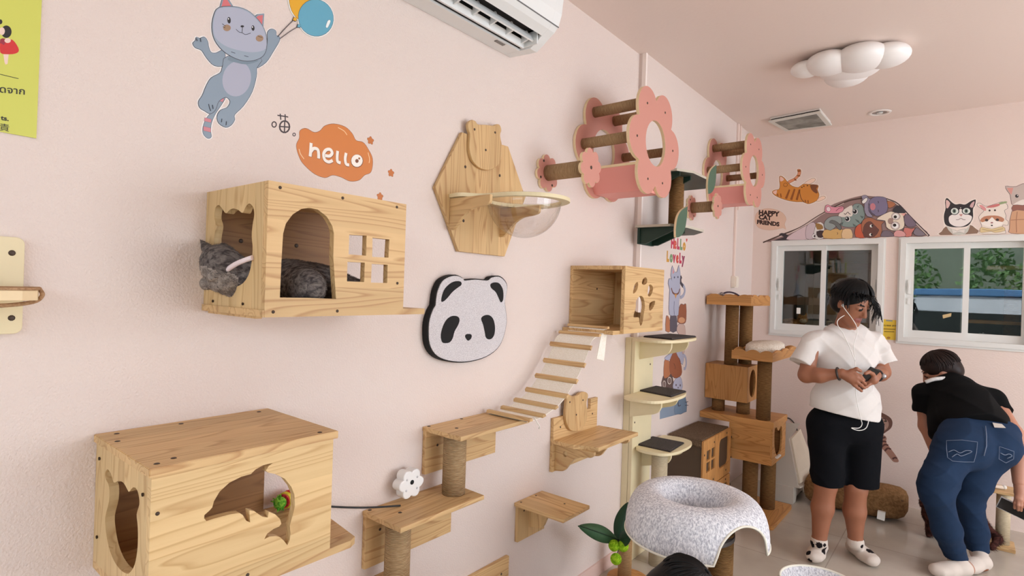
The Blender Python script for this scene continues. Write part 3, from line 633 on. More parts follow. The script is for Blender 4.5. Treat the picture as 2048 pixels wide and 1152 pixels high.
pl = part('bear_head', MB().slab('x', cr_smooth(bear, 3), X0+0.018, X0+0.034, bev=0.002), pine('z'), t)
screws(pl, [(X0+0.0345,)+q for q in [(2.3062,1.0014),(2.4265,0.9951),(2.3686,0.9301)]], 'x', 0.005)
part('top_board', MB().slab('z', [(X0+0.018, 2.20), (-1.40, 2.20), (-1.36, 2.225), (-1.293, 2.245), (-1.293, 2.64), (X0+0.018, 2.62)], 0.813, 0.832, bev=0.001), pine('y'), t)
for yy, hole in ((2.225, True), (2.56, False)):
    br = [(X0+0.018, 0.813), (-1.30, 0.813)] + spline([(-1.30, 0.80), (-1.315, 0.787), (-1.35, 0.782), (-1.40, 0.765), (-1.435, 0.725), (-1.46, 0.695), (-1.50, 0.685), (X0+0.018, 0.684)], 5)
    part('bracket', MB().slab('y', br, yy-0.009, yy+0.009, holes=[circle(-1.455, 0.775, 0.013, 20)] if hole else [], bev=0.001), pine('x'), t)

# ---- open box with the paw print
xf = -1.235; ya, yb, zt, zbm = 2.325, 2.765, 1.67, 1.368
t = thing('cat_house_box', 'open pine wall box with a paw-print cut-out at the top of the ladder', 'cat house', (X0, 2.55, zbm))
ym = 2.3436
O = [(574,385),(585,375),(590,395),(582,425),(570,435),(565,415)]
paw = [[(2.4223,1.5469),(2.4318,1.5808),(2.4623,1.599),(2.4733,1.5845),(2.4611,1.5585),(2.4343,1.5435)], [(2.5115,1.592),(2.5223,1.6138),(2.5509,1.6232),(2.5686,1.6124),(2.5615,1.5933),(2.5326,1.586)],
       [(2.5805,1.5368),(2.582,1.5748),(2.6025,1.5896),(2.6315,1.5807),(2.6333,1.5566),(2.6068,1.5304)], [(2.6003,1.4701),(2.6029,1.494),(2.637,1.5055),(2.6682,1.5056),(2.6481,1.4746),(2.612,1.4585)],
       [(2.4343,1.4304),(2.4549,1.4759),(2.4566,1.508),(2.4953,1.5313),(2.533,1.5222),(2.5524,1.4846),(2.5428,1.4424),(2.5312,1.4004),(2.5116,1.386),(2.4959,1.406),(2.4883,1.4275)]]
part('front_panel', MB().slab('x', rect(2.339, yb, zbm-0.014, zt), xf-T, xf, holes=[cr_smooth(h, 3) for h in paw], edge=0), pine('y'), t)
part('top_panel', MB().box(X0+0.001, xf-T, ya, yb, zt-T, zt), pine('y'), t)
bp_ = part('back_panel', MB().box(X0+0.001, X0+0.016, ya, yb, zbm, zt-T), pine('y'), t)
screws(bp_, [(X0+0.0165, 2.56, 1.56)], 'x', 0.006)
cath = [(-1.42, 1.60), (-1.40, 1.615), (-1.385, 1.595), (-1.345, 1.595), (-1.33, 1.615), (-1.31, 1.60), (-1.305, 1.56), (-1.31, 1.49), (-1.335, 1.45), (-1.365, 1.44), (-1.395, 1.45), (-1.42, 1.49), (-1.425, 1.56)]
part('side_panel', MB().slab('y', rect(X0+0.016, xf-T, zbm, zt-T), yb-T, yb, holes=[cr_smooth(cath, 3)], edge=0), pine('z'), t)
part('bottom_panel', MB().box(X0+0.001, xf-T, 2.27, yb, zbm-T, zbm, bev=0.001), pine('y'), t)

# ---- slatted cloth ladder from the box down to the shelf
edge = [(1.7076,1.0578),(1.7813,1.0496),(1.8634,1.0563),(1.9455,1.0861),(2.0148,1.1348),(2.077,1.1946),(2.1287,1.2626),(2.1757,1.3309),(2.1927,1.3753)]
zsh = 1.034
edge = [(min(edge[0][0], 1.745), zsh+0.006), (edge[1][0], zsh+0.006)] + [tuple(e) for e in edge[2:-1]] + [(2.265, 1.352), (2.275, 1.372), (2.300, 1.3735)]
cv = spline(edge, 6)
xa, xb = -1.495, -1.30
t = thing('rope_ladder', 'cream cloth ladder with wooden slats hanging from the paw box to the upper step shelf', 'cat ladder', (-1.4, 2.0, 1.04))
vs = []; n = len(cv)
for (y, z) in cv: vs += [(xa, y, z), (xb, y, z)]
for (y, z) in cv: vs += [(xa, y, z-0.003), (xb, y, z-0.003)]
fs = []
for i in range(n-1):
    a = 2*i; b = 2*n+2*i
    fs += [(a, a+1, a+3, a+2), (b, b+2, b+3, b+1), (a, a+2, b+2, b), (a+1, b+1, b+3, a+3)]
part('cloth', MB().add(vs, fs), speckle('cream_canvas', C(238, 230, 214), C(252, 247, 238), 300, bump=0.4), t)
ed = [(1.7025,1.0649),(1.781,1.0548),(1.8631,1.0617),(1.9452,1.0916),(2.0145,1.1405),(2.0767,1.2003),(2.1284,1.2684),(2.1754,1.3368)]
pts = [(1.752, zsh+0.007)] + [None]*6 + [(2.275, 1.377)]
def along(f):
    k = f*(len(cv)-1); i = min(int(k), len(cv)-2); u = k-i
    p = (cv[i][0]*(1-u)+cv[i+1][0]*u, cv[i][1]*(1-u)+cv[i+1][1]*u); d = Vector((0, cv[i+1][0]-cv[i][0], cv[i+1][1]-cv[i][1])).normalized()
    return p, d
lens = [0.0]
for i in range(len(cv)-1): lens.append(lens[-1]+math.hypot(cv[i+1][0]-cv[i][0], cv[i+1][1]-cv[i][1]))
def at_len(s):
    for i in range(len(cv)-1):
        if lens[i+1] >= s: return along((i+(s-lens[i])/(lens[i+1]-lens[i]))/(len(cv)-1))
    return along(1.0)
tot = lens[-1]
for k in range(9):
    p, d = at_len(0.008 + (tot-0.02)*k/8)
    nrm = Vector((0, -d.z, d.y))
    if nrm.z < 0: nrm = -nrm
    mb = MB(); hw, th = 0.0115, 0.012
    c = Vector((0, p[0], p[1]))
    x_a, x_b = xa-0.012, xb+0.014
    q = [c - d*hw + nrm*0.0005, c + d*hw + nrm*0.0005, c + d*(hw-0.004) + nrm*th, c - d*(hw-0.004) + nrm*th]
    mb.add([(x, v.y, v.z) for x in (x_a, x_b) for v in q], [(0, 1, 2, 3), (4, 7, 6, 5), (0, 4, 5, 1), (1, 5, 6, 2), (2, 6, 7, 3), (3, 7, 4, 0)])
    sl = part('slat', mb, pine('x'), t)
part('flap', MB().add([(xb-0.006, 2.262, 1.352), (xb-0.004, 2.308, 1.345), (xb-0.004, 2.288, 1.225), (xb-0.006, 2.225, 1.240), (xb-0.009, 2.262, 1.352), (xb-0.008, 2.308, 1.345), (xb-0.008, 2.288, 1.225), (xb-0.009, 2.225, 1.240)], [(0, 1, 2, 3), (7, 6, 5, 4), (0, 3, 7, 4), (1, 5, 6, 2), (2, 6, 7, 3), (0, 4, 5, 1)]), MATS['cream_canvas'], t)
part('cord', MB().tube(spline([(xb-0.01, 1.765, zsh+0.012), (xb+0.012, 1.758, zsh-0.004), (xb+0.02, 1.765, zsh-0.02), (xb+0.012, 1.77, zsh-0.03)], 5), 0.0022, n=6), plain('white_cord', C(236, 232, 224), 0.8), t)

# ---- white flower-shaped camera on its shelf, with the black cable
zc_ = 0.800
t = thing('flower_camera', 'white plastic flower-shaped pet camera standing on the step shelf', 'camera', (-1.49, 1.26, zc_))
fc = [(1.282,0.9166)][0]; fc0 = [(1.2887,0.8633)][0]
cyc, czc = (1.2843,0.8656)
czc = max(czc, zc_+0.052)
petals = [(cyc+(0.042+0.013*abs(math.cos(3.0*a)))*math.cos(a), czc+(0.040+0.012*abs(math.cos(3.0*a)))*math.sin(a)) for a in [2*math.pi*i/84 for i in range(84)]]
part('case', MB().slab('x', petals, -1.505, -1.465, bev=0.004), WHITEPL, t)
part('lens', MB().lathe((-1.465, cyc, czc+0.006), [(0.0, 0.002), (0.006, 0.002), (0.008, 0.001), (0.008, -0.001)], n=16, axis='x'), BLACK, t)
for a in (40, 140, 215, 320):
    part('sensor', MB().lathe((-1.465, cyc+0.03*math.cos(math.radians(a)), czc+0.03*math.sin(math.radians(a))), [(0.0, 0.0008), (0.004, 0.0008), (0.004, -0.001)], n=10, axis='x'), plain('pale_grey', C(200, 200, 204), 0.4), t)
c0 = Vector((X0+0.005,)+(0.9727,0.8617)); c1 = Vector((-1.468, 1.238, 0.8037))
cable = [c0.lerp(c1, k/6) - Vector((0, 0, 0.006*math.sin(math.pi*k/6))) for k in range(7)]
cable = [(q.x, q.y, max(q.z, 0.8037) if q.y > 1.10 else q.z) for q in cable]
single('camera_cable', MB().tube(spline(cable, 6), 0.0032, n=8), plain('black_rubber', C(20, 20, 22), 0.5), (X0+0.005, 1.0, 0.82), 'black cable running along the wall from the dolphin box to the flower camera', 'cable')

# ---- shelf at the far left edge
t = thing('cat_step_shelf', 'birch wall shelf with brown cloth cover at the left edge of the picture', 'cat shelf', (X0, -0.1, 1.4))
a_, b_ = [(0.2559,1.6216),(0.2576,1.4233)]
pz0, pz1, py1 = b_[1], a_[1], (a_[0]+b_[0])/2
wp = part('wall_plate', MB().slab('x', rrect(py1-0.16, py1, pz0, pz1, 0.014), X0+0.001, X0+0.015, bev=0.001), BIRCH, t)
screws(wp, [(X0+0.0155,)+q for q in [(0.237,1.5888),(0.2395,1.4559)]], 'x', 0.006)
e_ = [(0.2634,1.5158),(0.2639,1.4962)]
zt_, zb_ = e_[0][1], e_[1][1]
bd = [(X0+0.015, py1-0.19), (-1.385, py1-0.19), (-1.385, e_[0][0]-0.03), (-1.40, e_[0][0]-0.005), (-1.42, e_[0][0]), (X0+0.015, py1+0.025)]
part('top_board', MB().slab('z', bd, zb_, zt_, bev=0.001), PLY, t)
part('cloth_cover', MB().slab('z', [(p[0]+(0.0 if p[0] < -1.5 else 0.003), p[1]+(0.003 if p[1] > py1-0.1 else 0)) for p in bd], zt_, zt_+0.005, bev=0.002)
     .tube(spline([(-1.43, e_[0][0]+0.003, zt_+0.003), (-1.415, e_[0][0]+0.005, (zt_+zb_)/2), (-1.43, e_[0][0]-0.006, zb_-0.004), (-1.45, e_[0][0]-0.05, zb_-0.012), (-1.46, py1-0.12, zb_-0.014)], 5), 0.004, n=8), speckle('brown_cloth', C(160, 124, 92), C(186, 150, 116), 150), t)

# ================================================================== stickers on the long wall
LINE = (52, 46, 54)
BGR, BGL, BGM = (136, 152, 168), (170, 172, 190), (120, 138, 152)
st = Sticker('x', X0, 1)
head = [(0.6296,2.2548),(0.6174,2.2296),(0.6141,2.1969),(0.6214,2.1681),(0.6416,2.1482),(0.6687,2.1392),(0.6963,2.1392),(0.7243,2.1495),(0.7479,2.1685),(0.758,2.1937),(0.7569,2.2271),(0.7452,2.2516),(0.7253,2.2677),(0.7012,2.277),(0.669,2.2732)]
torso = [(0.6553,2.1369),(0.6438,2.1079),(0.6382,2.0879),(0.6159,2.0673),(0.604,2.0413),(0.5963,2.0168),(0.5877,1.9989),(0.591,1.9843),(0.6038,1.9788),(0.6166,1.9755),(0.6291,1.9891),(0.6362,2.0124),(0.6542,2.0288),(0.6656,2.0206),(0.6586,2.0025),(0.6421,1.9912),(0.6339,1.9732),(0.6388,1.9563),(0.6566,1.9502),(0.6698,1.9594),(0.6784,1.9754),(0.678,1.9892),(0.7001,2.0184),(0.7223,2.0625),(0.7328,2.1085),(0.7335,2.1326),(0.7432,2.1621)]
arml = [(0.646,2.1497),(0.6267,2.1357),(0.6139,2.1331),(0.6072,2.1451),(0.6047,2.1576),(0.5973,2.166),(0.5898,2.1619),(0.5858,2.1587),(0.5775,2.1583),(0.5754,2.1491),(0.5699,2.1406),(0.5763,2.1319),(0.5908,2.1304),(0.6039,2.1149),(0.6234,2.1021),(0.6472,2.1127)]
armr = [(0.7297,2.1304),(0.7582,2.1551),(0.7771,2.1906),(0.7952,2.2289),(0.7938,2.2407),(0.7856,2.2401),(0.7837,2.2526),(0.77,2.2523),(0.7604,2.239),(0.7611,2.219),(0.757,2.1933),(0.7287,2.1619)]
earl = [(0.6305,2.2529),(0.6394,2.2906),(0.6483,2.2912),(0.6669,2.27)]
earr = [(0.7182,2.264),(0.7298,2.2762),(0.7485,2.2865),(0.7472,2.25)]
tail = [(0.6541,2.0307),(0.6407,2.0364),(0.6305,2.0275),(0.6284,2.0124),(0.6329,2.0047),(0.6228,1.9838),(0.6085,1.9622),(0.6008,1.9379),(0.6017,1.9203),(0.6122,1.9111),(0.6209,1.9167),(0.6187,1.9333),(0.6207,1.954),(0.6294,1.9788),(0.6417,2.0025)]
WB = 0.0035
for p_ in (torso, arml, armr, tail): st.add((240, 238, 238), offset_poly(p_, WB), 2)
for p_ in (earl, earr): st.add((240, 238, 238), offset_poly(p_, WB), 0)
st.add((240, 238, 238), offset_poly(head, WB), 2)
st.add(BGR, tail, 3, 0.0009, LINE)
for q in ([(0.6043,1.962),(0.62,1.9615),(0.619,1.9532),(0.6024,1.953)], [(0.6012,1.9389),(0.6186,1.9387),(0.6193,1.928),(0.6019,1.9284)], [(0.6297,2.0255),(0.6499,2.0231),(0.6467,2.0139),(0.6291,2.0154)]): st.add((206, 130, 140), q, 0, 0.0005, LINE)
st.add(BGR, arml, 3, 0.0010, LINE); st.add(BGR, armr, 3, 0.0010, LINE); st.add(BGR, torso, 3, 0.0010, LINE)
st.add(BGL, [(0.7177,2.0886),(0.7103,2.0667),(0.697,2.0487),(0.6806,2.0382),(0.6644,2.0371),(0.6516,2.0453),(0.6446,2.0612),(0.6445,2.0817),(0.6514,2.1029),(0.6641,2.1209),(0.6802,2.132),(0.6967,2.1339),(0.7101,2.1261),(0.7177,2.1098)], 2)
st.add(BGM, [(0.6556,2.1278),(0.6782,2.1275),(0.7058,2.132),(0.7339,2.1494),(0.7328,2.1538),(0.6963,2.1392),(0.6642,2.1399)], 2)
for p_, q_ in ((earl, [(0.6348,2.2569),(0.6405,2.2842),(0.6475,2.2863),(0.661,2.2699)]), (earr, [(0.7244,2.2636),(0.7318,2.2741),(0.7452,2.2814),(0.7441,2.255)])):
    st.add(BGR, p_, 0, 0.0010, LINE); st.add((208, 112, 116), q_, 0)
st.add((150, 164, 180), head, 3, 0.0012, LINE)
st.add((172, 176, 194), [(0.6305,2.2529),(0.6195,2.2295),(0.6167,2.1978),(0.6234,2.1734),(0.6456,2.1623),(0.6725,2.1613),(0.7048,2.1655),(0.7331,2.1754),(0.756,2.193),(0.7549,2.2264),(0.7433,2.2499),(0.7234,2.2651),(0.7004,2.2738),(0.6691,2.2704)], 3)
for e in ([(0.6598,2.234),(0.6598,2.2302),(0.659,2.2267),(0.6574,2.2242),(0.6554,2.2233),(0.6535,2.2241),(0.6519,2.2264),(0.6511,2.2297),(0.6511,2.2335),(0.6519,2.237),(0.6535,2.2395),(0.6555,2.2404),(0.6574,2.2397),(0.659,2.2374)], [(0.7233,2.2374),(0.7233,2.2341),(0.7224,2.231),(0.7209,2.2288),(0.719,2.228),(0.7172,2.2286),(0.7157,2.2305),(0.7149,2.2335),(0.7149,2.2368),(0.7158,2.2398),(0.7173,2.242),(0.7192,2.2429),(0.721,2.2423),(0.7225,2.2403)]): st.add((22, 20, 26), e, 0)
for e in ([(0.6553,2.2355),(0.6552,2.2344),(0.6549,2.2335),(0.6544,2.2329),(0.6538,2.2326),(0.6532,2.2329),(0.6529,2.2335),(0.6527,2.2344),(0.6528,2.2355),(0.6531,2.2364),(0.6536,2.2371),(0.6542,2.2373),(0.6548,2.2371),(0.6552,2.2364)], [(0.719,2.2382),(0.7189,2.2372),(0.7185,2.2362),(0.718,2.2355),(0.7174,2.2353),(0.7168,2.2355),(0.7164,2.2362),(0.7162,2.2372),(0.7163,2.2382),(0.7167,2.2392),(0.7172,2.2399),(0.7178,2.2401),(0.7184,2.2399),(0.7188,2.2392)]): st.add((240, 240, 244), e, 0)
for e in ([(0.6605,2.2136),(0.6597,2.2095),(0.657,2.2055),(0.6532,2.2023),(0.6489,2.2007),(0.645,2.2009),(0.6422,2.2029),(0.6412,2.2062),(0.642,2.2103),(0.6446,2.2143),(0.6484,2.2175),(0.6527,2.2191),(0.6566,2.2189),(0.6594,2.217)], [(0.7487,2.2183),(0.7478,2.214),(0.745,2.2098),(0.7407,2.2065),(0.736,2.2048),(0.7318,2.205),(0.7287,2.2071),(0.7276,2.2106),(0.7285,2.2148),(0.7313,2.219),(0.7355,2.2223),(0.7402,2.2241),(0.7445,2.2239),(0.7476,2.2218)]): st.add((160, 130, 104), e, 0)
st.add((22, 20, 26), [(0.6947,2.2308),(0.6943,2.2295),(0.6931,2.228),(0.6912,2.2268),(0.6892,2.226),(0.6874,2.2258),(0.6861,2.2263),(0.6856,2.2273),(0.686,2.2287),(0.6872,2.2302),(0.689,2.2314),(0.6911,2.2322),(0.6929,2.2323),(0.6942,2.2319)], 0)
for q in ([(0.6907,2.227),(0.6905,2.2189),(0.6898,2.2117)], [(0.674,2.2151),(0.6824,2.2108),(0.6902,2.2118),(0.6996,2.2106),(0.713,2.2194)], [(0.6387,2.2162),(0.644,2.2137),(0.6476,2.2133)], [(0.6402,2.2091),(0.6464,2.2082)], [(0.7326,2.2191),(0.7394,2.2187),(0.7453,2.2195)]): st.line((30, 26, 30), q, 0.0011)
for q in ([(0.6638,2.1513),(0.6738,2.1511)], [(0.6981,2.1529),(0.7089,2.1538)], [(0.6116,1.9988),(0.614,1.9896),(0.6172,1.9824)], [(0.621,1.9991),(0.623,1.9893)], [(0.6454,1.9693),(0.6448,1.9601)], [(0.6571,1.9654),(0.6565,1.9552)], [(0.5776,2.1557),(0.5791,2.1492)], [(0.5866,2.159),(0.5881,2.1507)]): st.line((60, 62, 74), q, 0.0010)
for q in ([(0.7898,2.2382),(0.8105,2.2692),(0.8358,2.3039)], [(0.7961,2.2342),(0.8238,2.2643),(0.8524,2.2917)]): st.line(LINE, q, 0.0011)
by = [(0.892,2.3875),(0.8931,2.3618),(0.8866,2.3372),(0.8739,2.3189),(0.8576,2.3104),(0.8412,2.3132),(0.8277,2.3265),(0.8197,2.3477),(0.8187,2.3725),(0.8248,2.3964),(0.837,2.4148),(0.8529,2.424),(0.8695,2.422),(0.8836,2.409)]; bb = [(0.9577,2.3751),(0.9624,2.3522),(0.9552,2.326),(0.9378,2.302),(0.914,2.2852),(0.8888,2.2787),(0.867,2.2835),(0.8527,2.2983),(0.8485,2.3202),(0.855,2.3451),(0.8711,2.3685),(0.8939,2.3858),(0.9193,2.3936),(0.9422,2.3899)]
st.add((240, 240, 238), offset_poly(by, WB), 2); st.add((240, 240, 238), offset_poly(bb, WB), 2)
st.add((226, 168, 38), by, 2, 0.0010, LINE); st.add((226, 168, 38), [(0.8355,2.3113),(0.8321,2.3009),(0.8412,2.3015),(0.8452,2.3111)], 0, 0.0006, LINE)
st.add((98, 166, 192), bb, 2, 0.0010, LINE); st.add((98, 166, 192), [(0.8479,2.295),(0.8461,2.2862),(0.8558,2.2889),(0.8566,2.2963)], 0, 0.0006, LINE)
st.add((240, 246, 246), [(0.9375,2.3227),(0.9428,2.3405),(0.9485,2.347),(0.9528,2.3449),(0.9479,2.3304),(0.9423,2.3203)], 2, 0.0006, LINE)
st.done('cat_balloon_sticker', 'blue-grey cartoon cat sticker holding a yellow and a blue balloon', 'sticker')

st = Sticker('x', X0, 1)
KJ = (58, 40, 44)
ring_o = [(0.7964,1.992),(0.7958,1.9878),(0.7936,1.984),(0.7904,1.9814),(0.7868,1.9806),(0.7835,1.9816),(0.7812,1.9842),(0.7803,1.988),(0.7809,1.9922),(0.7831,1.996),(0.7862,1.9986),(0.7898,1.9995),(0.7931,1.9985),(0.7955,1.9958)]; ring_i = [(0.7929,1.9911),(0.7925,1.9885),(0.7913,1.9861),(0.7895,1.9846),(0.7875,1.9841),(0.7856,1.9848),(0.7843,1.9865),(0.7838,1.9889),(0.7841,1.9915),(0.7853,1.9939),(0.7871,1.9955),(0.7891,1.996),(0.791,1.9953),(0.7923,1.9936)]
st.add(KJ, ring_o, 0, holes=[ring_i])
st.add(KJ, [(0.8367,1.9954),(0.8352,1.9868),(0.8306,1.9791),(0.8238,1.9738),(0.8161,1.972),(0.8092,1.974),(0.8042,1.9794),(0.8023,1.987),(0.8037,1.9955),(0.8082,2.0032),(0.8149,2.0085),(0.8225,2.0105),(0.8296,2.0086),(0.8347,2.0032)], 0, holes=[[(0.8319,1.9943),(0.8309,1.9877),(0.8275,1.9819),(0.8226,1.9779),(0.817,1.9766),(0.8119,1.9781),(0.8083,1.9823),(0.8069,1.9882),(0.8079,1.9946),(0.8112,2.0005),(0.8161,2.0045),(0.8216,2.0059),(0.8268,2.0043),(0.8304,2.0002)]])
st.add(KJ, [(0.8545,1.977),(0.8541,1.9745),(0.8527,1.9722),(0.8505,1.9706),(0.8481,1.9701),(0.846,1.9707),(0.8444,1.9722),(0.8438,1.9745),(0.8443,1.977),(0.8457,1.9793),(0.8478,1.9808),(0.8502,1.9814),(0.8524,1.9808),(0.8539,1.9793)], 0, holes=[[(0.8518,1.9764),(0.8516,1.975),(0.8509,1.9738),(0.8499,1.9729),(0.8487,1.9727),(0.8476,1.973),(0.8468,1.9739),(0.8465,1.9751),(0.8467,1.9765),(0.8474,1.9777),(0.8485,1.9785),(0.8497,1.9788),(0.8507,1.9785),(0.8515,1.9776)]])
for q in ([(0.7971,2.0183),(0.8294,2.0217)], [(0.8051,2.0248),(0.8073,2.0081)], [(0.8197,2.0271),(0.8208,2.009)], [(0.8033,1.9883),(0.8357,1.9937)], [(0.8193,2.0061),(0.8193,1.9763)]): st.line(KJ, q, 0.0034)
st.done('speech_sticker', 'small brown hand-drawn character sticker between the balloon cat and orange cloud', 'sticker')

st = Sticker('x', X0, 1)
cl = [(0.8577,1.9443),(0.8663,1.9696),(0.8672,1.9904),(0.886,2.0022),(0.9123,1.9966),(0.9319,2.0058),(0.9482,2.0249),(0.9789,2.0385),(1.0182,2.0389),(1.0445,2.0246),(1.0602,2.0058),(1.0869,2.0054),(1.107,1.9886),(1.1259,1.9597),(1.1216,1.9177),(1.0967,1.9018),(1.0762,1.8821),(1.0427,1.8732),(1.0096,1.8802),(0.9794,1.8811),(0.9538,1.8689),(0.9199,1.8736),(0.8882,1.8916),(0.87,1.9102)]
st.add((208, 122, 50), cl, 4, 0.0012, (120, 62, 24))
for q in ([(0.9933,2.0312),(1.0151,2.0255),(1.0264,2.0156)], [(0.8659,1.9372),(0.8711,1.9237),(0.8827,1.9113)], [(1.1075,1.9773),(1.1141,1.9573),(1.1127,1.944)]): st.line((238, 206, 160), q, 0.0022)
strokes_h = [[(0.9036,1.9632),(0.9028,1.9391),(0.9017,1.9225)], [(0.9029,1.9362),(0.9123,1.9486),(0.9256,1.9485),(0.9294,1.9357),(0.9299,1.9222)],
 [(0.9497,1.9353),(0.9669,1.9372),(0.9752,1.9482),(0.9679,1.9574),(0.9542,1.953),(0.9462,1.9391),(0.9501,1.9232),(0.9641,1.9183),(0.9777,1.9256)], [(0.9942,1.9584),(0.9931,1.9395),(0.9954,1.9259),(1.0062,1.9233)], [(1.0248,1.9585),(1.0219,1.939),(1.0261,1.924),(1.0372,1.923)]]
for q in strokes_h: st.line((120, 62, 24), [(a+0.0008, b-0.0008) for a, b in q], 0.0112)
st.add((120, 62, 24), [(1.0901,1.9461),(1.0881,1.9362),(1.0818,1.9274),(1.0724,1.9214),(1.062,1.9195),(1.0525,1.9218),(1.0458,1.9281),(1.0431,1.9369),(1.0451,1.9465),(1.0512,1.9553),(1.0604,1.9613),(1.0708,1.9635),(1.0805,1.9612),(1.0874,1.955)], 0)
for q in strokes_h: st.line((244, 236, 228), q, 0.0094)
st.add((244, 236, 228), [(1.0872,1.9463),(1.0854,1.9372),(1.0796,1.929),(1.071,1.9235),(1.0614,1.9217),(1.0526,1.9239),(1.0464,1.9297),(1.044,1.9378),(1.0458,1.9468),(1.0515,1.9549),(1.0599,1.9605),(1.0695,1.9624),(1.0784,1.9603),(1.0847,1.9546)], 0, holes=[[(1.0721,1.9425),(1.0715,1.9396),(1.0698,1.9371),(1.0672,1.9353),(1.0642,1.9347),(1.0616,1.9355),(1.0597,1.9373),(1.0589,1.9399),(1.0594,1.9428),(1.0612,1.9454),(1.0638,1.9472),(1.0667,1.9477),(1.0694,1.947),(1.0713,1.9452)]]); st.add((150, 92, 50), [(1.0774,1.9517),(1.0771,1.95),(1.0761,1.9486),(1.0746,1.9476),(1.0729,1.9473),(1.0714,1.9477),(1.0703,1.9487),(1.0699,1.9501),(1.0702,1.9517),(1.0712,1.9532),(1.0727,1.9542),(1.0744,1.9545),(1.0759,1.9541),(1.077,1.9531)], 0)
st.done('hello_cloud_sticker', 'orange cloud sticker with white hello lettering above the arched box', 'sticker')
for nm, c_, lab in ((1, (1.1157,2.0183), 'small orange flower sticker at the upper right of the hello cloud'), (2, (1.2033,1.9275), 'small orange flower sticker farthest right of the hello cloud'), (3, (1.1609,1.8413), 'small orange flower sticker touching the top edge of the arched box')):
    st = Sticker('x', X0, 1)
    st.add((196, 112, 48), [(c_[0]+(0.0112+0.0020*math.cos(5*a))*math.cos(a+0.3), c_[1]+(0.0112+0.0020*math.cos(5*a))*math.sin(a+0.3)) for a in [2*math.pi*i/50 for i in range(50)]], 0, 0.0008, (130, 74, 30))
    st.done('flower_sticker', lab, 'sticker', 'small orange flower stickers')

# ---- lime poster cut off by the left edge
t = thing('poster', 'lime-green poster with a little figure in red and Thai lettering, cut by the left edge', 'poster', (X0, -0.1, 1.9))
po = [(0.1164,2.1262),(0.2732,2.1995),(0.2734,2.1257),(0.2717,1.8329),(0.2151,1.8332),(0.1229,1.8343)]
part('sheet', MB().slab('x', po, X0+0.001, X0+0.003), plain('lime_paper', C(206, 208, 96), 0.5), t)
st = Sticker('x', X0+0.003, 1)
st.add((28, 22, 24), [(0.2274,2.0406),(0.2267,2.0348),(0.2246,2.0296),(0.2215,2.026),(0.218,2.0247),(0.2148,2.026),(0.2125,2.0296),(0.2116,2.0347),(0.2122,2.0405),(0.2143,2.0457),(0.2174,2.0493),(0.2209,2.0506),(0.2241,2.0494),(0.2264,2.0458)], 2); st.add((28, 22, 24), [(0.213,2.0553),(0.2127,2.0531),(0.2119,2.051),(0.2106,2.0496),(0.2093,2.0491),(0.208,2.0495),(0.2071,2.0509),(0.2067,2.0529),(0.207,2.0551),(0.2078,2.0571),(0.209,2.0586),(0.2104,2.0591),(0.2117,2.0587),(0.2126,2.0573)], 2)
st.add((236, 206, 192), [(0.2171,2.0378),(0.2167,2.0343),(0.2156,2.0312),(0.214,2.0291),(0.2121,2.0284),(0.2104,2.0293),(0.2092,2.0315),(0.2087,2.0347),(0.2091,2.0382),(0.2101,2.0413),(0.2118,2.0434),(0.2136,2.0441),(0.2153,2.0433),(0.2166,2.041)], 2)
st.add((150, 40, 60), [(0.2107,2.0193),(0.2179,2.023),(0.2226,2.0158),(0.2163,2.0047),(0.211,2.0046)], 2)
st.add((236, 206, 192), [(0.2161,1.9905),(0.224,1.9933),(0.2228,1.9734),(0.2197,1.9709),(0.218,1.9753)], 0)
st.add((206, 44, 44), [(0.2108,2.0116),(0.2162,2.0093),(0.2212,2.0217),(0.2291,2.0246),(0.236,2.0164),(0.2395,2.0076),(0.2372,2.001),(0.2298,1.9956),(0.2192,1.992),(0.2113,1.9924)], 2)
st.add((236, 206, 192), [(0.2265,2.0222),(0.2261,2.0199),(0.2248,2.0177),(0.2229,2.016),(0.2208,2.0153),(0.2189,2.0156),(0.2175,2.0168),(0.217,2.0187),(0.2174,2.021),(0.2187,2.0232),(0.2205,2.0249),(0.2227,2.0256),(0.2246,2.0254),(0.226,2.0242)], 2)
st.line((30, 30, 26), [(0.2019,1.9497),(0.2123,1.9488),(0.2404,1.9487)], 0.0011)
o_, q_ = [(0.211,1.9122),(0.2502,1.9185)]
st.write((30, 30, 26), 'ดจาก', o_, (q_[0]-o_[0])/2.05, a=(1, (q_[1]-o_[1])/(q_[0]-o_[0])), bold=0.012)
o_, q_ = [(0.2153,1.8576),(0.229,1.858)]
st.write((30, 30, 26), 'ts.', o_, (q_[0]-o_[0])/1.05, a=(1, (q_[1]-o_[1])/(q_[0]-o_[0])), bold=0.03)
o_, q_ = [(0.2128,1.8367),(0.2234,1.8372)]
st.write((50, 50, 40), '責', o_, 0.0165, a=(1, (q_[1]-o_[1])/(q_[0]-o_[0])))
part('printed_figure', st.mb, st.mats, t)

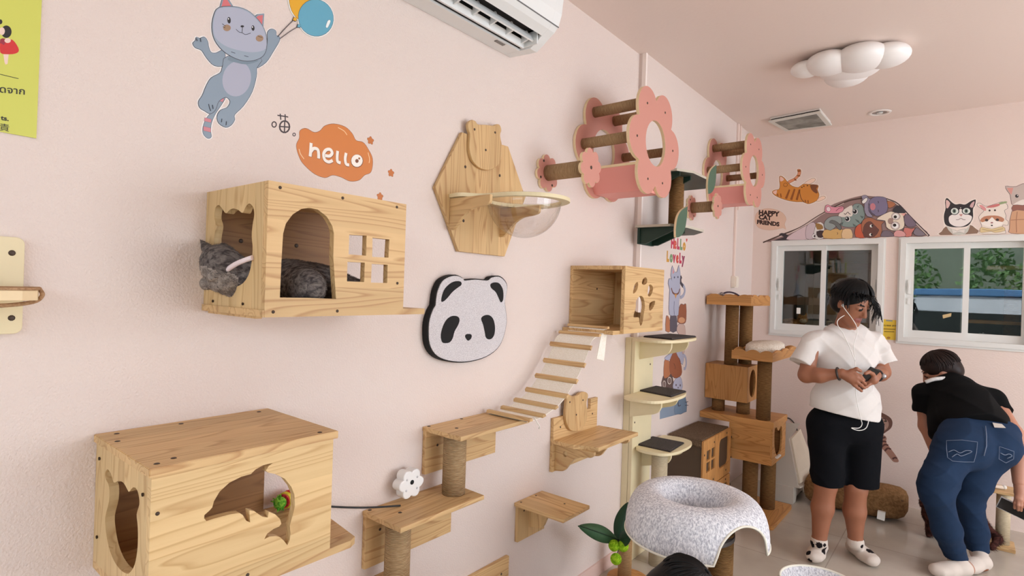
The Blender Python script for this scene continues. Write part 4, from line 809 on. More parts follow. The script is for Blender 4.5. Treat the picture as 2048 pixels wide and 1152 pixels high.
# ================================================================== flower beds and perches
def scallop(cy, cz, R, n, lobe, rot=0.0, k=144):
    """round-lobed flower outline: the outer edge of n overlapping discs"""
    rl = R*lobe; cl = R - rl; pts = []
    for i in range(k):
        a = 2*math.pi*i/k; best = 0.0
        for j in range(n):
            d = a - rot - 2*math.pi*j/n; h = cl*math.sin(d)
            if abs(h) < rl and math.cos(d) > 0: best = max(best, cl*math.cos(d) + math.sqrt(rl*rl-h*h))
        pts.append((cy+best*math.cos(a), cz+best*math.sin(a)))
    return pts
def flower_bed(label, cy, cz, R, xb, xf_, hole, rot, small):
    t = thing('flower_cat_bed', label, 'cat bed', (xb, cy, cz-R), 'pink flower cat beds')
    out = scallop(cy, cz, R, 6, 0.365, rot)
    for x0_, nm in ((xb+0.001, 'wall_flower'), (xf_-0.016, 'front_flower')):
        fl = part(nm, MB().slab('x', out, x0_, x0_+0.016, holes=[circle(cy, cz, hole, 40)], edge=1, bev=0.001), [PINK, PLY], t)
        if nm == 'front_flower': screws(fl, [(xf_+0.001, cy+0.72*R*math.cos(rot+a), cz+0.72*R*math.sin(rot+a)) for a in (0.0, math.pi/3, 2*math.pi/3, math.pi, -2*math.pi/3+0.1, -math.pi/3-0.1)], 'x', 0.006)
    for a in (rot+2*math.pi/3, rot+math.pi/3, rot+math.pi, rot):
        p = (cy+0.74*R*math.cos(a), cz+0.74*R*math.sin(a))
        part('rope_bar', MB().tube([(xb+0.017, p[0], p[1]), ((xb+xf_)/2, p[0], p[1]), (xf_-0.016, p[0], p[1])], 0.027 if a != rot else 0.024, n=20), SISAL, t)
    zf = cz - 0.60*R
    a1 = (cy-0.62*R, zf+0.035); a2 = (cy-0.30*R, cz-0.86*R); a3 = (cy+0.30*R, cz-0.86*R); a4 = (cy+0.62*R, zf+0.035)
    for nm, (p, q) in (('side_board', (a1, a2)), ('floor_board', (a2, a3)), ('side_board', (a3, a4))):
        d = Vector((q[0]-p[0], q[1]-p[1], 0)).normalized(); nrm = (-d.y*0.014, d.x*0.014)
        part(nm, MB().slab('y', [(xb+0.017, 0), (xf_-0.016, 0), (xf_-0.016, 1), (xb+0.017, 1)], 0, 0.01) if False else
             MB().slab('x', [p, q, (q[0]+nrm[0], q[1]+nrm[1]), (p[0]+nrm[0], p[1]+nrm[1])], xb+0.017, xf_-0.016), [PINKL], t)
    part('lip', MB().box(xb+0.017, xf_-0.016, a1[0]-0.006, a1[0]+0.008, a1[1], a1[1]+0.012), PLY, t)
    sy, sz, sr, sx = small
    s = thing('flower_perch', label.replace('flower cat bed', 'flower perch').replace('with rope bars', 'on one rope bar'), 'cat perch', (xb, sy, sz-sr), 'pink flower perches')
    so = scallop(sy, sz, sr, 8, 0.30, 0.2, 96)
    for x0_, nm in ((xb+0.001, 'wall_flower'), (sx-0.014, 'front_flower')):
        fl = part(nm, MB().slab('x', so, x0_, x0_+0.014, edge=1, bev=0.001), [PINK, PLY], s)
        if x0_ < sx-0.02: screws(fl, [(x0_+0.015, sy+0.062*math.cos(a), sz+0.062*math.sin(a)) for a in (0.5, 2.2, 3.6, 5.3)], 'x', 0.006)
        else: screws(fl, [(sx+0.001, sy, sz)], 'x', 0.008)
    part('rope_bar', MB().tube([(xb+0.015, sy, sz), ((xb+sx)/2, sy, sz), (sx-0.014, sy, sz)], 0.036, n=22), SISAL, s)
flower_bed('nearer pink flower cat bed with rope bars, high on the long wall', 2.590, 2.290, 0.282, X0, -1.222, 0.112, math.radians(2), (2.091, 2.085, 0.085, -1.285))
flower_bed('farther pink flower cat bed with rope bars, near the room corner', 4.19, 2.445, 0.275, X1, -1.213, 0.110, math.radians(2), (3.7193, 2.1358, 0.085, -1.30))

# ---- dark green leaf shelves joined by a rope post
def leaf_outline(cy, cz, L, W, ang):
    P = []
    for i in range(24):
        u = i/23.0; P.append((L*(u-0.5), W*0.5*math.sin(math.pi*u**0.85)))
    for i in range(1, 23):
        u = 1-i/23.0; P.append((L*(u-0.5), -W*0.5*math.sin(math.pi*u**0.85)))
    c, s = math.cos(ang), math.sin(ang)
    return [(cy+a*c-b*s, cz+a*s+b*c) for a, b in P]
def leaf_shelf(label, y0, y1, zt, depth, leaf, posts=()):
    t = thing('leaf_shelf', label, 'cat shelf', (X1, (y0+y1)/2, zt-0.105), 'dark green leaf shelves')
    bo = [(X1+0.001, y0), (X1+depth*0.8, y0+0.01), (X1+depth, y0+0.12), (X1+depth, y1-0.15), (X1+depth*0.55, y1), (X1+0.001, y1)]
    part('top_board', MB().slab('z', bo, zt-0.014, zt, mi=0, edge=1), [plain('grey_green_paint', C(60, 72, 62), 0.5), plain('greyed_edge', C(196, 188, 172), 0.6)], t)
    part('wall_plate', MB().box(X1+0.001, X1+0.016, y0+0.03, y0+0.22, zt-0.105, zt-0.014), [GREEN], t)
    for yy in (y0+0.045, y0+0.20):
        part('bracket', MB().slab('y', [(X1+0.016, zt-0.014), (X1+depth*0.82, zt-0.014), (X1+depth*0.82, zt-0.035), (X1+0.05, zt-0.103), (X1+0.016, zt-0.103)], yy-0.007, yy+0.007, edge=0), [GREEN], t)
    cy, cz, L, W, ang = leaf
    part('leaf', MB().slab('x', leaf_outline(cy, cz, L, W, ang), X1+depth, X1+depth+0.013, edge=1, bev=0.001), [LEAFG, PLY], t)
    for (px_, py_, z0, z1) in posts: post(t, (px_, py_, z0), (px_, py_, z1), 0.043, SISAL_D)
dl = 0.26
lo_c = (2.9327,1.9413); hi_c = (3.3724,2.2481)
zl = 1.9323; zh = 2.2498
yl0 = 2.9194
pp = (-1.36,3.1822,2.0449)
leaf_shelf('lower dark green leaf shelf above the paw-print box', yl0, yl0+0.52, zl, dl, (lo_c[0], lo_c[1], 0.235, 0.115, math.radians(52)), [(-1.36, pp[1], zl, zh-0.014)])
leaf_shelf('upper dark green leaf shelf between the two flower beds', pp[1]-0.2, pp[1]+0.42, zh, dl, (hi_c[0], hi_c[1], 0.235, 0.115, math.radians(58)))

# ---- birch climbing tower with four mats
t = thing('climbing_tower', 'tall birch climbing tower on the wall with rounded shelves beside the paw-print box', 'cat tower', (X1, 3.1, 0))
part('back_board', MB().box(X0+0.001, X1-0.001, 2.925, YS-0.003, 0.0, 1.285).box(X1+0.001, X1+0.022, 2.925, 3.17, 0.0, 1.285, bev=0.001), BIRCH, t)
def tshelf(zs, y0, y1, dx, mat, lab):
    xw = X1+0.022; L = y1-y0
    o_ = [(xw, y0+0.10*L)] + spline([(xw+0.01, y0+0.06*L), (xw+dx*0.30, y0), (xw+dx*0.75, y0+0.02), (xw+dx*0.95, y0+0.22*L), (xw+dx, y0+0.5*L), (xw+dx*0.96, y0+0.75*L), (xw+dx*0.80, y1-0.03), (xw+dx*0.45, y1), (xw+0.01, y1-0.04*L)], 5) + [(xw, y1-0.08*L)]
    part('shelf_board', MB().slab('z', o_, zs-0.016, zs, bev=0.002), BIRCH, t)
    for yy, dd in ((y0+0.13, dx*0.80), (y1-0.07, dx*0.70)):
        br = [(xw, zs-0.016), (xw+dd, zs-0.016)] + spline([(xw+dd, zs-0.03), (xw+dd*0.98, zs-0.055), (xw+dd*0.85, zs-0.085), (xw+dd*0.5, zs-0.105), (xw, zs-0.130)], 5)
        part('bracket', MB().slab('y', br, yy-0.008, yy+0.008, bev=0.001), BIRCH, t)
    c = (sum(q[0] for q in mat)/4, sum(q[1] for q in mat)/4)
    m_ = thing('shelf_mat', lab, 'mat', (c[0], c[1], zs), 'dark mats on the birch tower')
    part('pad', MB().slab('z', mat, zs, zs+0.010, bev=0.003), MATGREY, m_)
    part('binding', MB().slab('z', offset_poly(mat, 0.004), zs, zs+0.007, holes=[offset_poly(mat, -0.001)], bev=0.001), plain('dark_binding', C(44, 36, 36), 0.7), m_)
tshelf(1.290, 2.86, 3.36, 0.24, [(-1.445, 2.99), (-1.27, 2.97), (-1.26, 3.29), (-1.43, 3.31)], 'dark grey mat on the top shelf of the birch tower')
tshelf(0.973, 2.76, 3.24, 0.235, [(-1.4661,3.007),(-1.4644,3.2119),(-1.2688,3.1873),(-1.2626,2.967)], 'dark grey mat on the middle shelf of the birch tower')
tshelf(0.657, 2.93, 3.37, 0.225, [(-1.4715,3.008),(-1.4852,3.2305),(-1.2915,3.2389),(-1.2757,3.0082)], 'dark grey mat on the lowest shelf of the birch tower')
post(t, (-1.345, 3.03, 0.0), (-1.345, 3.03, 0.641), 0.045, CREAMROPE)
screws(t, [(X1+0.0225, 3.13, 0.83), (X1+0.0225, 2.95, 0.80), (X1+0.0225, 3.13, 1.12)], 'x', 0.006)

# ================================================================== overhead
# ---- air conditioner on the long wall
ya, yb = 0.95, 1.815
t = thing('air_conditioner', 'white wall-mounted air conditioner at the top, louvres open underneath', 'air conditioner', (X0, 1.4, 2.51))
low = [(X0+0.001, 2.526), (-1.445, 2.519)]
high = [(-1.335, 2.553), (-1.305, 2.572), (-1.286, 2.592), (-1.272, 2.635), (-1.266, 2.69), (-1.27, 2.80), (X0+0.001, 2.80)]
AC = plain('ac_plastic', C(232, 234, 234), 0.3)
part('casing', MB().slab('y', low + [(-1.445, 2.60), (-1.335, 2.62)] + high, ya+0.03, yb-0.045)
     .slab('y', low + [(-1.392, 2.516), (-1.36, 2.535)] + high, yb-0.045, yb, bev=0.002).slab('y', low + [(-1.392, 2.516), (-1.36, 2.535)] + high, ya, ya+0.03, bev=0.002), AC, t)
part('front_seam', MB().tube([(-1.287, ya, 2.590), (-1.287, yb+0.0005, 2.590)], 0.0022, n=6), plain('seam_grey', C(120, 122, 124), 0.5), t)
part('air_duct', MB().box(-1.440, -1.341, ya+0.035, yb-0.05, 2.585, 2.60).box(-1.4445, -1.4402, ya+0.035, yb-0.05, 2.527, 2.60).box(-1.3408, -1.3355, ya+0.035, yb-0.05, 2.560, 2.60).box(-1.4395, -1.3415, yb-0.0502, yb-0.0465, 2.56, 2.5848), plain('duct_shade', C(40, 40, 42), 0.6), t)  # dark lining added for the shade inside the air outlet
part('lower_louvre', MB().slab('y', [(-1.428, 2.522), (-1.416, 2.519), (-1.412, 2.548), (-1.420, 2.550)], ya+0.04, yb-0.055), AC, t)
part('upper_louvre', MB().slab('y', [(-1.372, 2.533), (-1.366, 2.536), (-1.380, 2.565), (-1.385, 2.562)], ya+0.04, yb-0.055), AC, t)
for k in range(9):
    yy = yb-0.075-0.095*k
    part('vane', MB().slab('y', [(-1.414, 2.530), (-1.372, 2.540), (-1.386, 2.575), (-1.408, 2.575)], yy-0.0035, yy+0.0035), AC, t)
part('end_bracket', MB().box(-1.43, -1.35, yb-0.056, yb-0.050, 2.522, 2.575), AC, t)
part('badge', MB().box(-1.470, -1.455, 1.64, 1.69, 2.5175, 2.5215), plain('badge_grey', C(120, 116, 112), 0.5), t)

# ---- cloud lamp
t = thing('cloud_lamp', 'white puffy cloud-shaped ceiling lamp, switched off', 'ceiling lamp', (-0.57, 3.72, ZC))
LAMP = plain('white_lamp_shade', C(242, 238, 236), 0.4)
mb = MB()
for (x, y), r in zip([(-0.77,3.6102),(-0.6517,3.5855),(-0.4951,3.6015),(-0.3814,3.6481),(-0.5998,3.8392)], (0.085, 0.12, 0.135, 0.115, 0.12)):
    mb.ball((x, y, ZC-0.055), r, n=16, sc=(1, 1, 0.52))
part('shade', mb.ball((-0.57, 3.75, ZC-0.045), 0.15, n=16, sc=(1.1, 1.1, 0.42)), LAMP, t)
part('base', MB().lathe((-0.57, 3.75, 0), [(0.0, ZC-0.02), (0.17, ZC-0.02), (0.17, ZC-0.001)], n=32), plain('lamp_base', C(214, 206, 204), 0.5), t)

# ---- vent and downlight
t = thing('ceiling_vent', 'square white ceiling vent panel hanging slightly below the ceiling', 'vent', (-1.05, 4.77, ZC))
q = [(-1.2449,4.6255),(-0.8738,4.5755),(-0.8673,4.9818),(-1.2018,4.9656)]
part('frame', MB().slab('z', offset_poly(q, -0.012), ZC-0.012, ZC-0.001), plain('vent_white', C(226, 220, 214), 0.5), t)
part('gap_shade', MB().slab('z', offset_poly(q, -0.02), ZC-0.022, ZC-0.012), plain('vent_gap_shade', C(30, 28, 28), 0.6), t)  # dark slab stands in for the shade under the cover plate
part('cover_plate', MB().slab('z', q, ZC-0.034, ZC-0.022, bev=0.003), plain('vent_plate', C(214, 212, 204), 0.5), t)
part('grille', MB().slab('z', offset_poly(q, -0.05), ZC-0.0365, ZC-0.034), speckle('dusty_grille', C(128, 126, 120), C(160, 158, 150), 9), t)
t = thing('recessed_downlight', 'small round chrome downlight recessed in the ceiling', 'ceiling lamp', (-0.548, 4.928, ZC))
c = (-0.548, 4.928, ZC)
part('trim_ring', MB().lathe(c, [(0.048, 0.02), (0.048, -0.004), (0.058, -0.008), (0.074, -0.006), (0.077, -0.001)], n=32), plain('white_ring', C(230, 222, 216), 0.4), t)
part('reflector', MB().lathe(c, [(0.048, -0.002), (0.040, -0.0015), (0.0, -0.0012)], n=32), plain('chrome', C(150, 148, 144), 0.25, metal=0.9), t)
part('bulb', MB().ball((c[0], c[1], c[2]-0.004), 0.022, n=10, sc=(1, 1, 0.45)), plain('frosted_bulb', C(206, 202, 196), 0.4), t)

# ================================================================== the corner: cat tree, condo, white ramp
yf, yk = 4.02, 4.37
xr = -0.9926; ztop_, zlow = 0.7062, 0.4129
zbd = ztop_-0.045
t = thing('cat_tree', 'honey-coloured wooden cat tree in the corner with rope posts, boxes and two trays', 'cat tree', (-1.25, 4.2, 0))
part('base', MB().slab('z', rrect(xr-0.28, xr+0.03, 3.98, 4.50, 0.02), 0.0, 0.03, bev=0.003), honey('y'), t)
for p in ((-1.1525,4.11,0.2603), (-1.0853,4.31,0.2274)): post(t, (p[0], p[1], 0.03), (p[0], p[1], zlow), 0.050, SISAL_D)
x0_ = xr-0.285
part('lower_box', MB().box(x0_, xr-0.012, yf, yf+0.014, zlow, zbd).box(x0_, x0_+0.014, yf+0.0142, yk-0.0142, zlow, zbd).box(x0_, xr-0.012, yk-0.014, yk, zlow, zbd).box(x0_+0.0142, xr-0.0122, yf+0.0142, yk-0.0142, zlow+0.001, zlow+0.016), honey('x'), t)
hole = cr_smooth([(4.0684,0.6136),(4.076,0.6563),(4.1133,0.6634),(4.1563,0.6285),(4.1957,0.6284),(4.2336,0.6462),(4.2635,0.6235),(4.2737,0.5407),(4.2548,0.4741),(4.1908,0.4525),(4.1233,0.4736),(4.0779,0.5339)], 3)
part('side_panel', MB().slab('x', rect(yf, yk, zlow, zbd), xr-0.0118, xr, holes=[hole], edge=0), honey('y'), t)
xl_ = max(-1.4875, X1+0.004)
part('middle_board', MB().slab('z', [(xl_, yf-0.005), (xr+0.006, yf-0.005), (xr+0.006, yk+0.01), (xl_+0.06, yk+0.01), (xl_, yk-0.05)], zbd, ztop_, bev=0.003), honey('x'), t)
yu, yv = 4.10, 4.34
ux0, ux1 = max(-1.4882, X1+0.004), -1.1872
uz0, uz1 = 0.7937, 1.0449
for p in ((-1.4026,4.15,0.8138), (-1.2323,4.17,0.8361)): post(t, (p[0], p[1], ztop_), (p[0], p[1], uz0), 0.045, SISAL_D)
tp = (-1.0689,4.07,0.9071)
zt2 = 1.1118
post(t, (tp[0], tp[1], ztop_), (tp[0], tp[1], zt2), 0.046, SISAL_D)
part('upper_box', MB().box(ux0, ux1-0.012, yu, yu+0.014, uz0, uz1).box(ux0, ux0+0.014, yu+0.0142, yv-0.0142, uz0, uz1-0.0142).box(ux0, ux1-0.012, yv-0.014, yv, uz0, uz1-0.0142).box(ux0+0.0142, ux1-0.0122, yu+0.0142, yv-0.0142, uz0+0.001, uz0+0.015).box(ux0, ux1-0.012, yu+0.0142, yv, uz1-0.014, uz1), honey('z'), t)
part('side_panel', MB().slab('x', rect(yu, yv, uz0, uz1), ux1-0.0118, ux1, holes=[circle((yu+yv)/2, (uz0+uz1)/2, 0.075, 32, 0.10)], edge=0), honey('z'), t)
z3 = 1.478
pl_ = (-1.3286,4.17,1.2227); pr_ = (-1.272,4.31,1.2202)
post(t, (pl_[0], pl_[1], uz1), (pl_[0], pl_[1], z3), 0.046, SISAL_D); post(t, (pr_[0], pr_[1], uz1), (pr_[0], pr_[1], z3), 0.046, SISAL_D)
def tray(x0, x1, y0, y1, z0, z1, nm):
    """shallow tray with wavy rims"""
    tr = part(nm, MB().box(x0+0.012, x1-0.012, y0+0.012, y1-0.012, z0, z0+0.014), honey('x'), t)
    def wavy(a, b, n, amp=0.02):
        L = b-a; k = 40
        return [(a, z0), (b, z0)] + [(b-L*i/k, z1 - amp + amp*abs(math.sin(math.pi*n*i/k + 0.25))**0.8) for i in range(k+1)]
    for yy in (y0, y1-0.012): part('rim', MB().slab('y', wavy(x0, x1, 3), yy, yy+0.012), honey('x'), tr)
    for xx in (x0, x1-0.012): part('rim', MB().slab('x', wavy(y0+0.012, y1-0.012, 3), xx, xx+0.012), honey('y'), tr)
x0t = max(-1.4764, X1+0.004); x1t = -1.1666; y1t = 4.5303
tray(x0t, x1t, 4.05, y1t, z3, z3+0.078, 'top_tray')
xa_ = -1.2614; xb_ = -0.9952; yb_ = 4.6247
tray(xa_, xb_, 3.97, yb_, zt2, zt2+0.072, 'side_tray')
part('drawer_pull', MB().box(xr, xr+0.018, 4.10, 4.19, zlow+0.035, zlow+0.048, bev=0.003), plain('white_cloth_tab', C(232, 226, 220), 0.7), t)
cx, cy_ = (xa_+xb_)/2, (3.97+yb_)/2; zq = zt2+0.0145
single('round_cushion', MB().lathe((cx, cy_, zq), [(0.0, 0.0), (0.7, 0.0), (0.90, 0.015), (0.93, 0.045), (0.90, 0.075), (0.75, 0.092), (0.0, 0.097)], n=40, sx=(xb_-xa_)/2-0.013, sy=(yb_-3.97)/2-0.013), speckle('white_fleece', C(226, 214, 196), C(246, 238, 226), 90, bump=1.0), (cx, cy_, zq), 'cream fleece cushion lying in the lower wavy tray of the cat tree', 'cushion')
SH = Vector((x0t+1.437, 0.12, z3-1.475))
t2 = thing('fabric_scrap', 'crumpled grey striped ribbon toy lying in the top tray of the cat tree', 'cat toy', (-1.33+SH.x, 4.02+SH.y, 1.49+SH.z))
part('bundle', MB().tube([tuple(Vector(q)+SH) for q in spline([(-1.40, 3.96, 1.495), (-1.37, 3.97, 1.535), (-1.34, 3.96, 1.556), (-1.33, 3.98, 1.535), (-1.36, 3.99, 1.515)], 5)], 0.010, n=10), speckle('grey_print', C(90, 80, 84), C(190, 180, 178), 120), t2)
part('ribbon', MB().tube([tuple(Vector(q)+SH) for q in spline([(-1.36, 3.98, 1.545), (-1.31, 4.0, 1.567), (-1.265, 4.03, 1.558), (-1.235, 4.08, 1.525), (-1.24, 4.12, 1.496)], 6)], 0.006, n=8), plain('dark_plum', C(70, 56, 70), 0.7), t2)

# ---- brown two-storey condo
xr, y0, y1, zt = -1.247, 3.45, 3.97, 0.642
t = thing('cat_condo', 'brown two-storey cat condo with honey wood front and felt top, behind the birch tower', 'cat house', (-1.37, 3.65, 0))
BRN = speckle('brown_felt', C(92, 74, 58), C(122, 100, 80), 180)
BRND = plain('dark_brown_board', C(84, 66, 50), 0.6, var=0.1, vscale=5)
part('upper_body', MB().box(X1+0.003, xr-0.012, y0+0.012, y1, 0.33, zt-0.05), BRND, t)
part('lower_body', MB().box(X1+0.003, xr-0.012, y0+0.012, y1, 0.0, 0.318), BRND, t)
part('edge_strip', MB().box(X1+0.003, xr-0.012, y0+0.002, y0+0.012, 0.300, 0.345, bev=0.002), BRN, t)
part('felt_top', MB().box(X1+0.003, xr-0.004, y0-0.004, y1, zt-0.05, zt, bev=0.012), BRN, t)
for z0, z1 in ((0.328, zt-0.006), (0.0, 0.322)):
    h = z1-z0
    pan = part('front_panel', MB().slab('x', rrect(y0, y1, z0, z1, 0.012), xr-0.012, xr, holes=[rrect(y0+0.29, y0+0.48, z0+0.07, z1-0.045, 0.035)] + [rrect(y0+0.06+0.085*i, y0+0.125+0.085*i, z0+0.10+0.075*j, z0+0.162+0.075*j, 0.004) for i in (0, 1) for j in (0, 1)], edge=0, bev=0.001), honey('z'), t)
    part('inside_shade', MB().box(xr-0.016, xr-0.0125, y0+0.014, y1-0.01, z0+0.012, z1-0.012), plain('inside_shade', C(34, 28, 26), 0.8), pan)  # dark sheet behind the openings, painted shade in place of a hollow
    screws(pan, [(xr+0.001, y0+0.02, z0+0.22), (xr+0.001, y0+0.02, z0+0.05), (xr+0.001, y0+0.19, z0+0.27), (xr+0.001, y0+0.43, z1-0.022), (xr+0.001, y0+0.53, z0+0.24), (xr+0.001, y0+0.53, z0+0.10), (xr+0.001, y0+0.19, z0+0.03), (xr+0.001, y0+0.43, z0+0.035)], 'x', 0.007)

# ---- white ramp house against the far wall
t = thing('white_cat_ramp', 'white board cat ramp with sloping side standing on a white step box', 'cat house', (-1.15, 4.75, 0))
WB_ = plain('white_board', C(214, 206, 194), 0.5, var=0.03)
cx0 = (-0.9775,4.596,0.0)
yw, xw = cx0[1], cx0[0]
ztop = 0.124
part('step_box', MB().box(xw-0.32, xw-0.0122, yw, yw+0.012, 0, ztop).box(xw-0.32, xw-0.308, yw+0.0122, 5.0078, 0, ztop-0.0122).box(xw-0.32, xw-0.0122, 5.008, 5.02, 0, ztop-0.0122).box(xw-0.32, xw-0.0122, yw+0.0122, 5.02, ztop-0.012, ztop)
     .slab('x', [(yw, 0), (yw+0.08, 0), (yw+0.11, 0.035), (5.02-0.11, 0.035), (5.02-0.08, 0), (5.02, 0), (5.02, ztop), (yw, ztop)], xw-0.012, xw), WB_, t)
fq = [(-1.0802,0.1423),(-0.9482,0.1445),(-1.0234,0.4782),(-0.9514,0.6046),(-1.0649,0.5806),(-1.1105,0.5648)]
part('side_wall', MB().slab('y', [(fq[0][0]-0.1, ztop), (fq[1][0], ztop), (fq[2][0], fq[2][1]), (fq[3][0], fq[3][1]), (fq[4][0]-0.1, fq[4][1])], yw+0.02, yw+0.034), WB_, t)
a_ = Vector(tuple(float(v) for v in (-1.0209,4.635,0.4739))); b_ = Vector((-0.9529,4.635,0.1533)); d_ = Vector((-1.0267,4.95,0.4935)); c_ = Vector((-0.8992,4.95,0.1742))
n_ = (b_-a_).cross(d_-a_).normalized()*0.012
part('sloping_board', MB().add([a_, b_, c_, d_, a_+n_, b_+n_, c_+n_, d_+n_], [(0, 1, 2, 3), (7, 6, 5, 4), (0, 4, 5, 1), (1, 5, 6, 2), (2, 6, 7, 3), (3, 7, 4, 0)]), plain('cream_board', C(222, 210, 190), 0.5, var=0.04), t)
part('ledge', MB().slab('z', [(b_.x-0.02, b_.y-0.02), (b_.x+0.015, b_.y-0.02), (c_.x+0.02, c_.y), (c_.x-0.02, c_.y+0.02)], ztop, ztop+0.012), WB_, t)

# ---- little fan, mostly behind the standing man
t = thing('floor_fan', 'small white wire-guard fan on the floor behind the standing man', 'fan', (-0.82, 5.02, 0))
fc = Vector((-0.9047, 5.02, 0.2762)); R = 0.092
WG = plain('white_wire', C(222, 222, 218), 0.35)
mb = MB()
for rr in (R, R*0.66, R*0.34): mb.tube([(fc.x+rr*math.cos(a), fc.y-0.03, fc.z+rr*math.sin(a)) for a in [2*math.pi*i/32 for i in range(32)]], 0.004 if rr == R else 0.002, n=6, closed=True)
for i in range(12):
    a = 2*math.pi*i/12; mb.tube([(fc.x, fc.y-0.032, fc.z), (fc.x+R*math.cos(a), fc.y-0.03, fc.z+R*math.sin(a))], 0.002, n=5)
part('guard', mb, WG, t)
mb = MB()
for i in range(4):
    a = math.pi/2*i; u = Vector((math.cos(a), 0, math.sin(a))); v = Vector((-math.sin(a), 0.3, math.cos(a)))
    mb.add([fc+u*0.015, fc+u*0.075+v*0.03, fc+u*0.082-v*0.015, fc+u*0.02-v*0.015], [(0, 1, 2, 3)])
part('blades', mb, plain('black_blade', C(28, 28, 30), 0.4), t)
part('motor', MB().lathe((fc.x, fc.y, fc.z), [(0, -0.012), (0.024, -0.01), (0.03, 0.02), (0.028, 0.06), (0, 0.065)], n=20, axis='y'), plain('black_blade', C(28, 28, 30), 0.4), t)
part('stand', MB().tube([(fc.x, fc.y+0.03, fc.z-0.02), (fc.x, fc.y+0.03, 0.02)], 0.012, n=10).lathe((fc.x, fc.y, 0), [(0.08, 0.0), (0.08, 0.015), (0.02, 0.025), (0, 0.025)], n=28), WG, t)
single('power_cable', MB().tube(spline([(q_[0], Y1-0.005, q_[1]) for q_ in [(-1.1825,0.5112),(-1.1517,0.525),(-1.116,0.4975),(-1.0875,0.4437),(-1.0421,0.3186),(-0.9843,0.2681)]], 6), 0.004, n=8), plain('black_rubber', C(20, 20, 22), 0.5), (-1.0, Y1-0.005, 0.5), 'loop of black cable on the far wall above the white ramp', 'cable')

# ---- brown bolster cushion on the floor
t = thing('bolster_cushion', 'long brown bolster cushion with white label lying by the far wall', 'cushion', (-0.62, 4.76, 0))
BOL = speckle('brown_velour', C(120, 88, 56), C(146, 110, 74), 60, bump=0.4)
mb = MB(); n = 28; pr = []; L0, L1 = -0.935, -0.335
prof = [(0.0, 0.0), (0.004, 0.05), (0.02, 0.085), (0.05, 0.104), (0.12, 0.112), (0.32, 0.115), (0.52, 0.113), (0.59, 0.105), (0.625, 0.085), (0.641, 0.05), (0.645, 0.0)]
vs = []
for (s_, r) in prof:
    for j in range(n):
        a = 2*math.pi*j/n; ca, sa = math.cos(a), math.sin(a); k = (abs(ca)**3.4+abs(sa)**3.4)**(-1/3.4)
        vs.append((L0+s_, 4.765 + 0.10*s_ + r*k*ca*1.08, 0.113 + min(r*k*sa, 0.2)*0.96 + 0.006*math.sin(9*s_+2*a)))
zmin = min(v[2] for v in vs); vs = [(v[0], v[1], v[2]-zmin) for v in vs]
part('cushion', mb.add(vs, [(i*n+j, i*n+(j+1) % n, (i+1)*n+(j+1) % n, (i+1)*n+j) for i in range(len(prof)-1) for j in range(n)], smooth=True), BOL, t)
part('seam', MB().tube([(L0+0.02, 4.68, 0.172), (L0+0.3, 4.675+0.02, 0.178), (L0+0.62, 4.735, 0.165)], 0.004, n=8), plain('brown_seam', C(96, 68, 42), 0.8), t)
lq = (-0.4336,4.66,0.0525)
part('care_label', MB().add([(lq[0]-0.022, 4.668, lq[2]-0.022), (lq[0]+0.022, 4.672, lq[2]-0.028), (lq[0]+0.024, 4.690, lq[2]+0.024), (lq[0]-0.020, 4.686, lq[2]+0.026), (lq[0]-0.022, 4.64, lq[2]-0.022), (lq[0]+0.022, 4.645, lq[2]-0.028), (lq[0]+0.024, 4.660, lq[2]+0.024), (lq[0]-0.020, 4.656, lq[2]+0.026)], [(7, 6, 5, 4), (0, 1, 2, 3), (0, 4, 5, 1), (1, 5, 6, 2), (2, 6, 7, 3), (3, 7, 4, 0)]), plain('white_paper', C(236, 234, 228), 0.7), t, 'white label')

# ---- low scratching post beside the bending person
t = thing('scratching_post', 'low scratching post with wooden top and base near the right edge', 'scratching post', (0.2, 4.78, 0))
pz = 0.3703
part('base', MB().box(0.10, 0.265, 4.69, 4.86, 0, 0.022, bev=0.003), pine('x'), t)
post(t, (0.205, 4.775, 0.022), (0.205, 4.775, pz-0.014), 0.036, CREAMROPE)
part('top_board', MB().box(0.02, 0.265, 4.67, 4.86, pz-0.014, pz, bev=0.003), pine('x'), t)
t = thing('toy_bone', 'pale toy lying on top of the low scratching post', 'cat toy', (0.16, 4.75, pz))
part('body', MB().tube([(0.10, 4.72, pz+0.012), (0.14, 4.73, pz+0.013), (0.20, 4.75, pz+0.012)], [0.012, 0.010, 0.012], n=12), plain('pale_toy', C(214, 196, 178), 0.7), t)
for q_ in ((0.095, 4.715, pz+0.014), (0.205, 4.752, pz+0.014)): part('knob', MB().ball(q_, 0.014, n=8), plain('white_toy', C(226, 220, 212), 0.7), t)

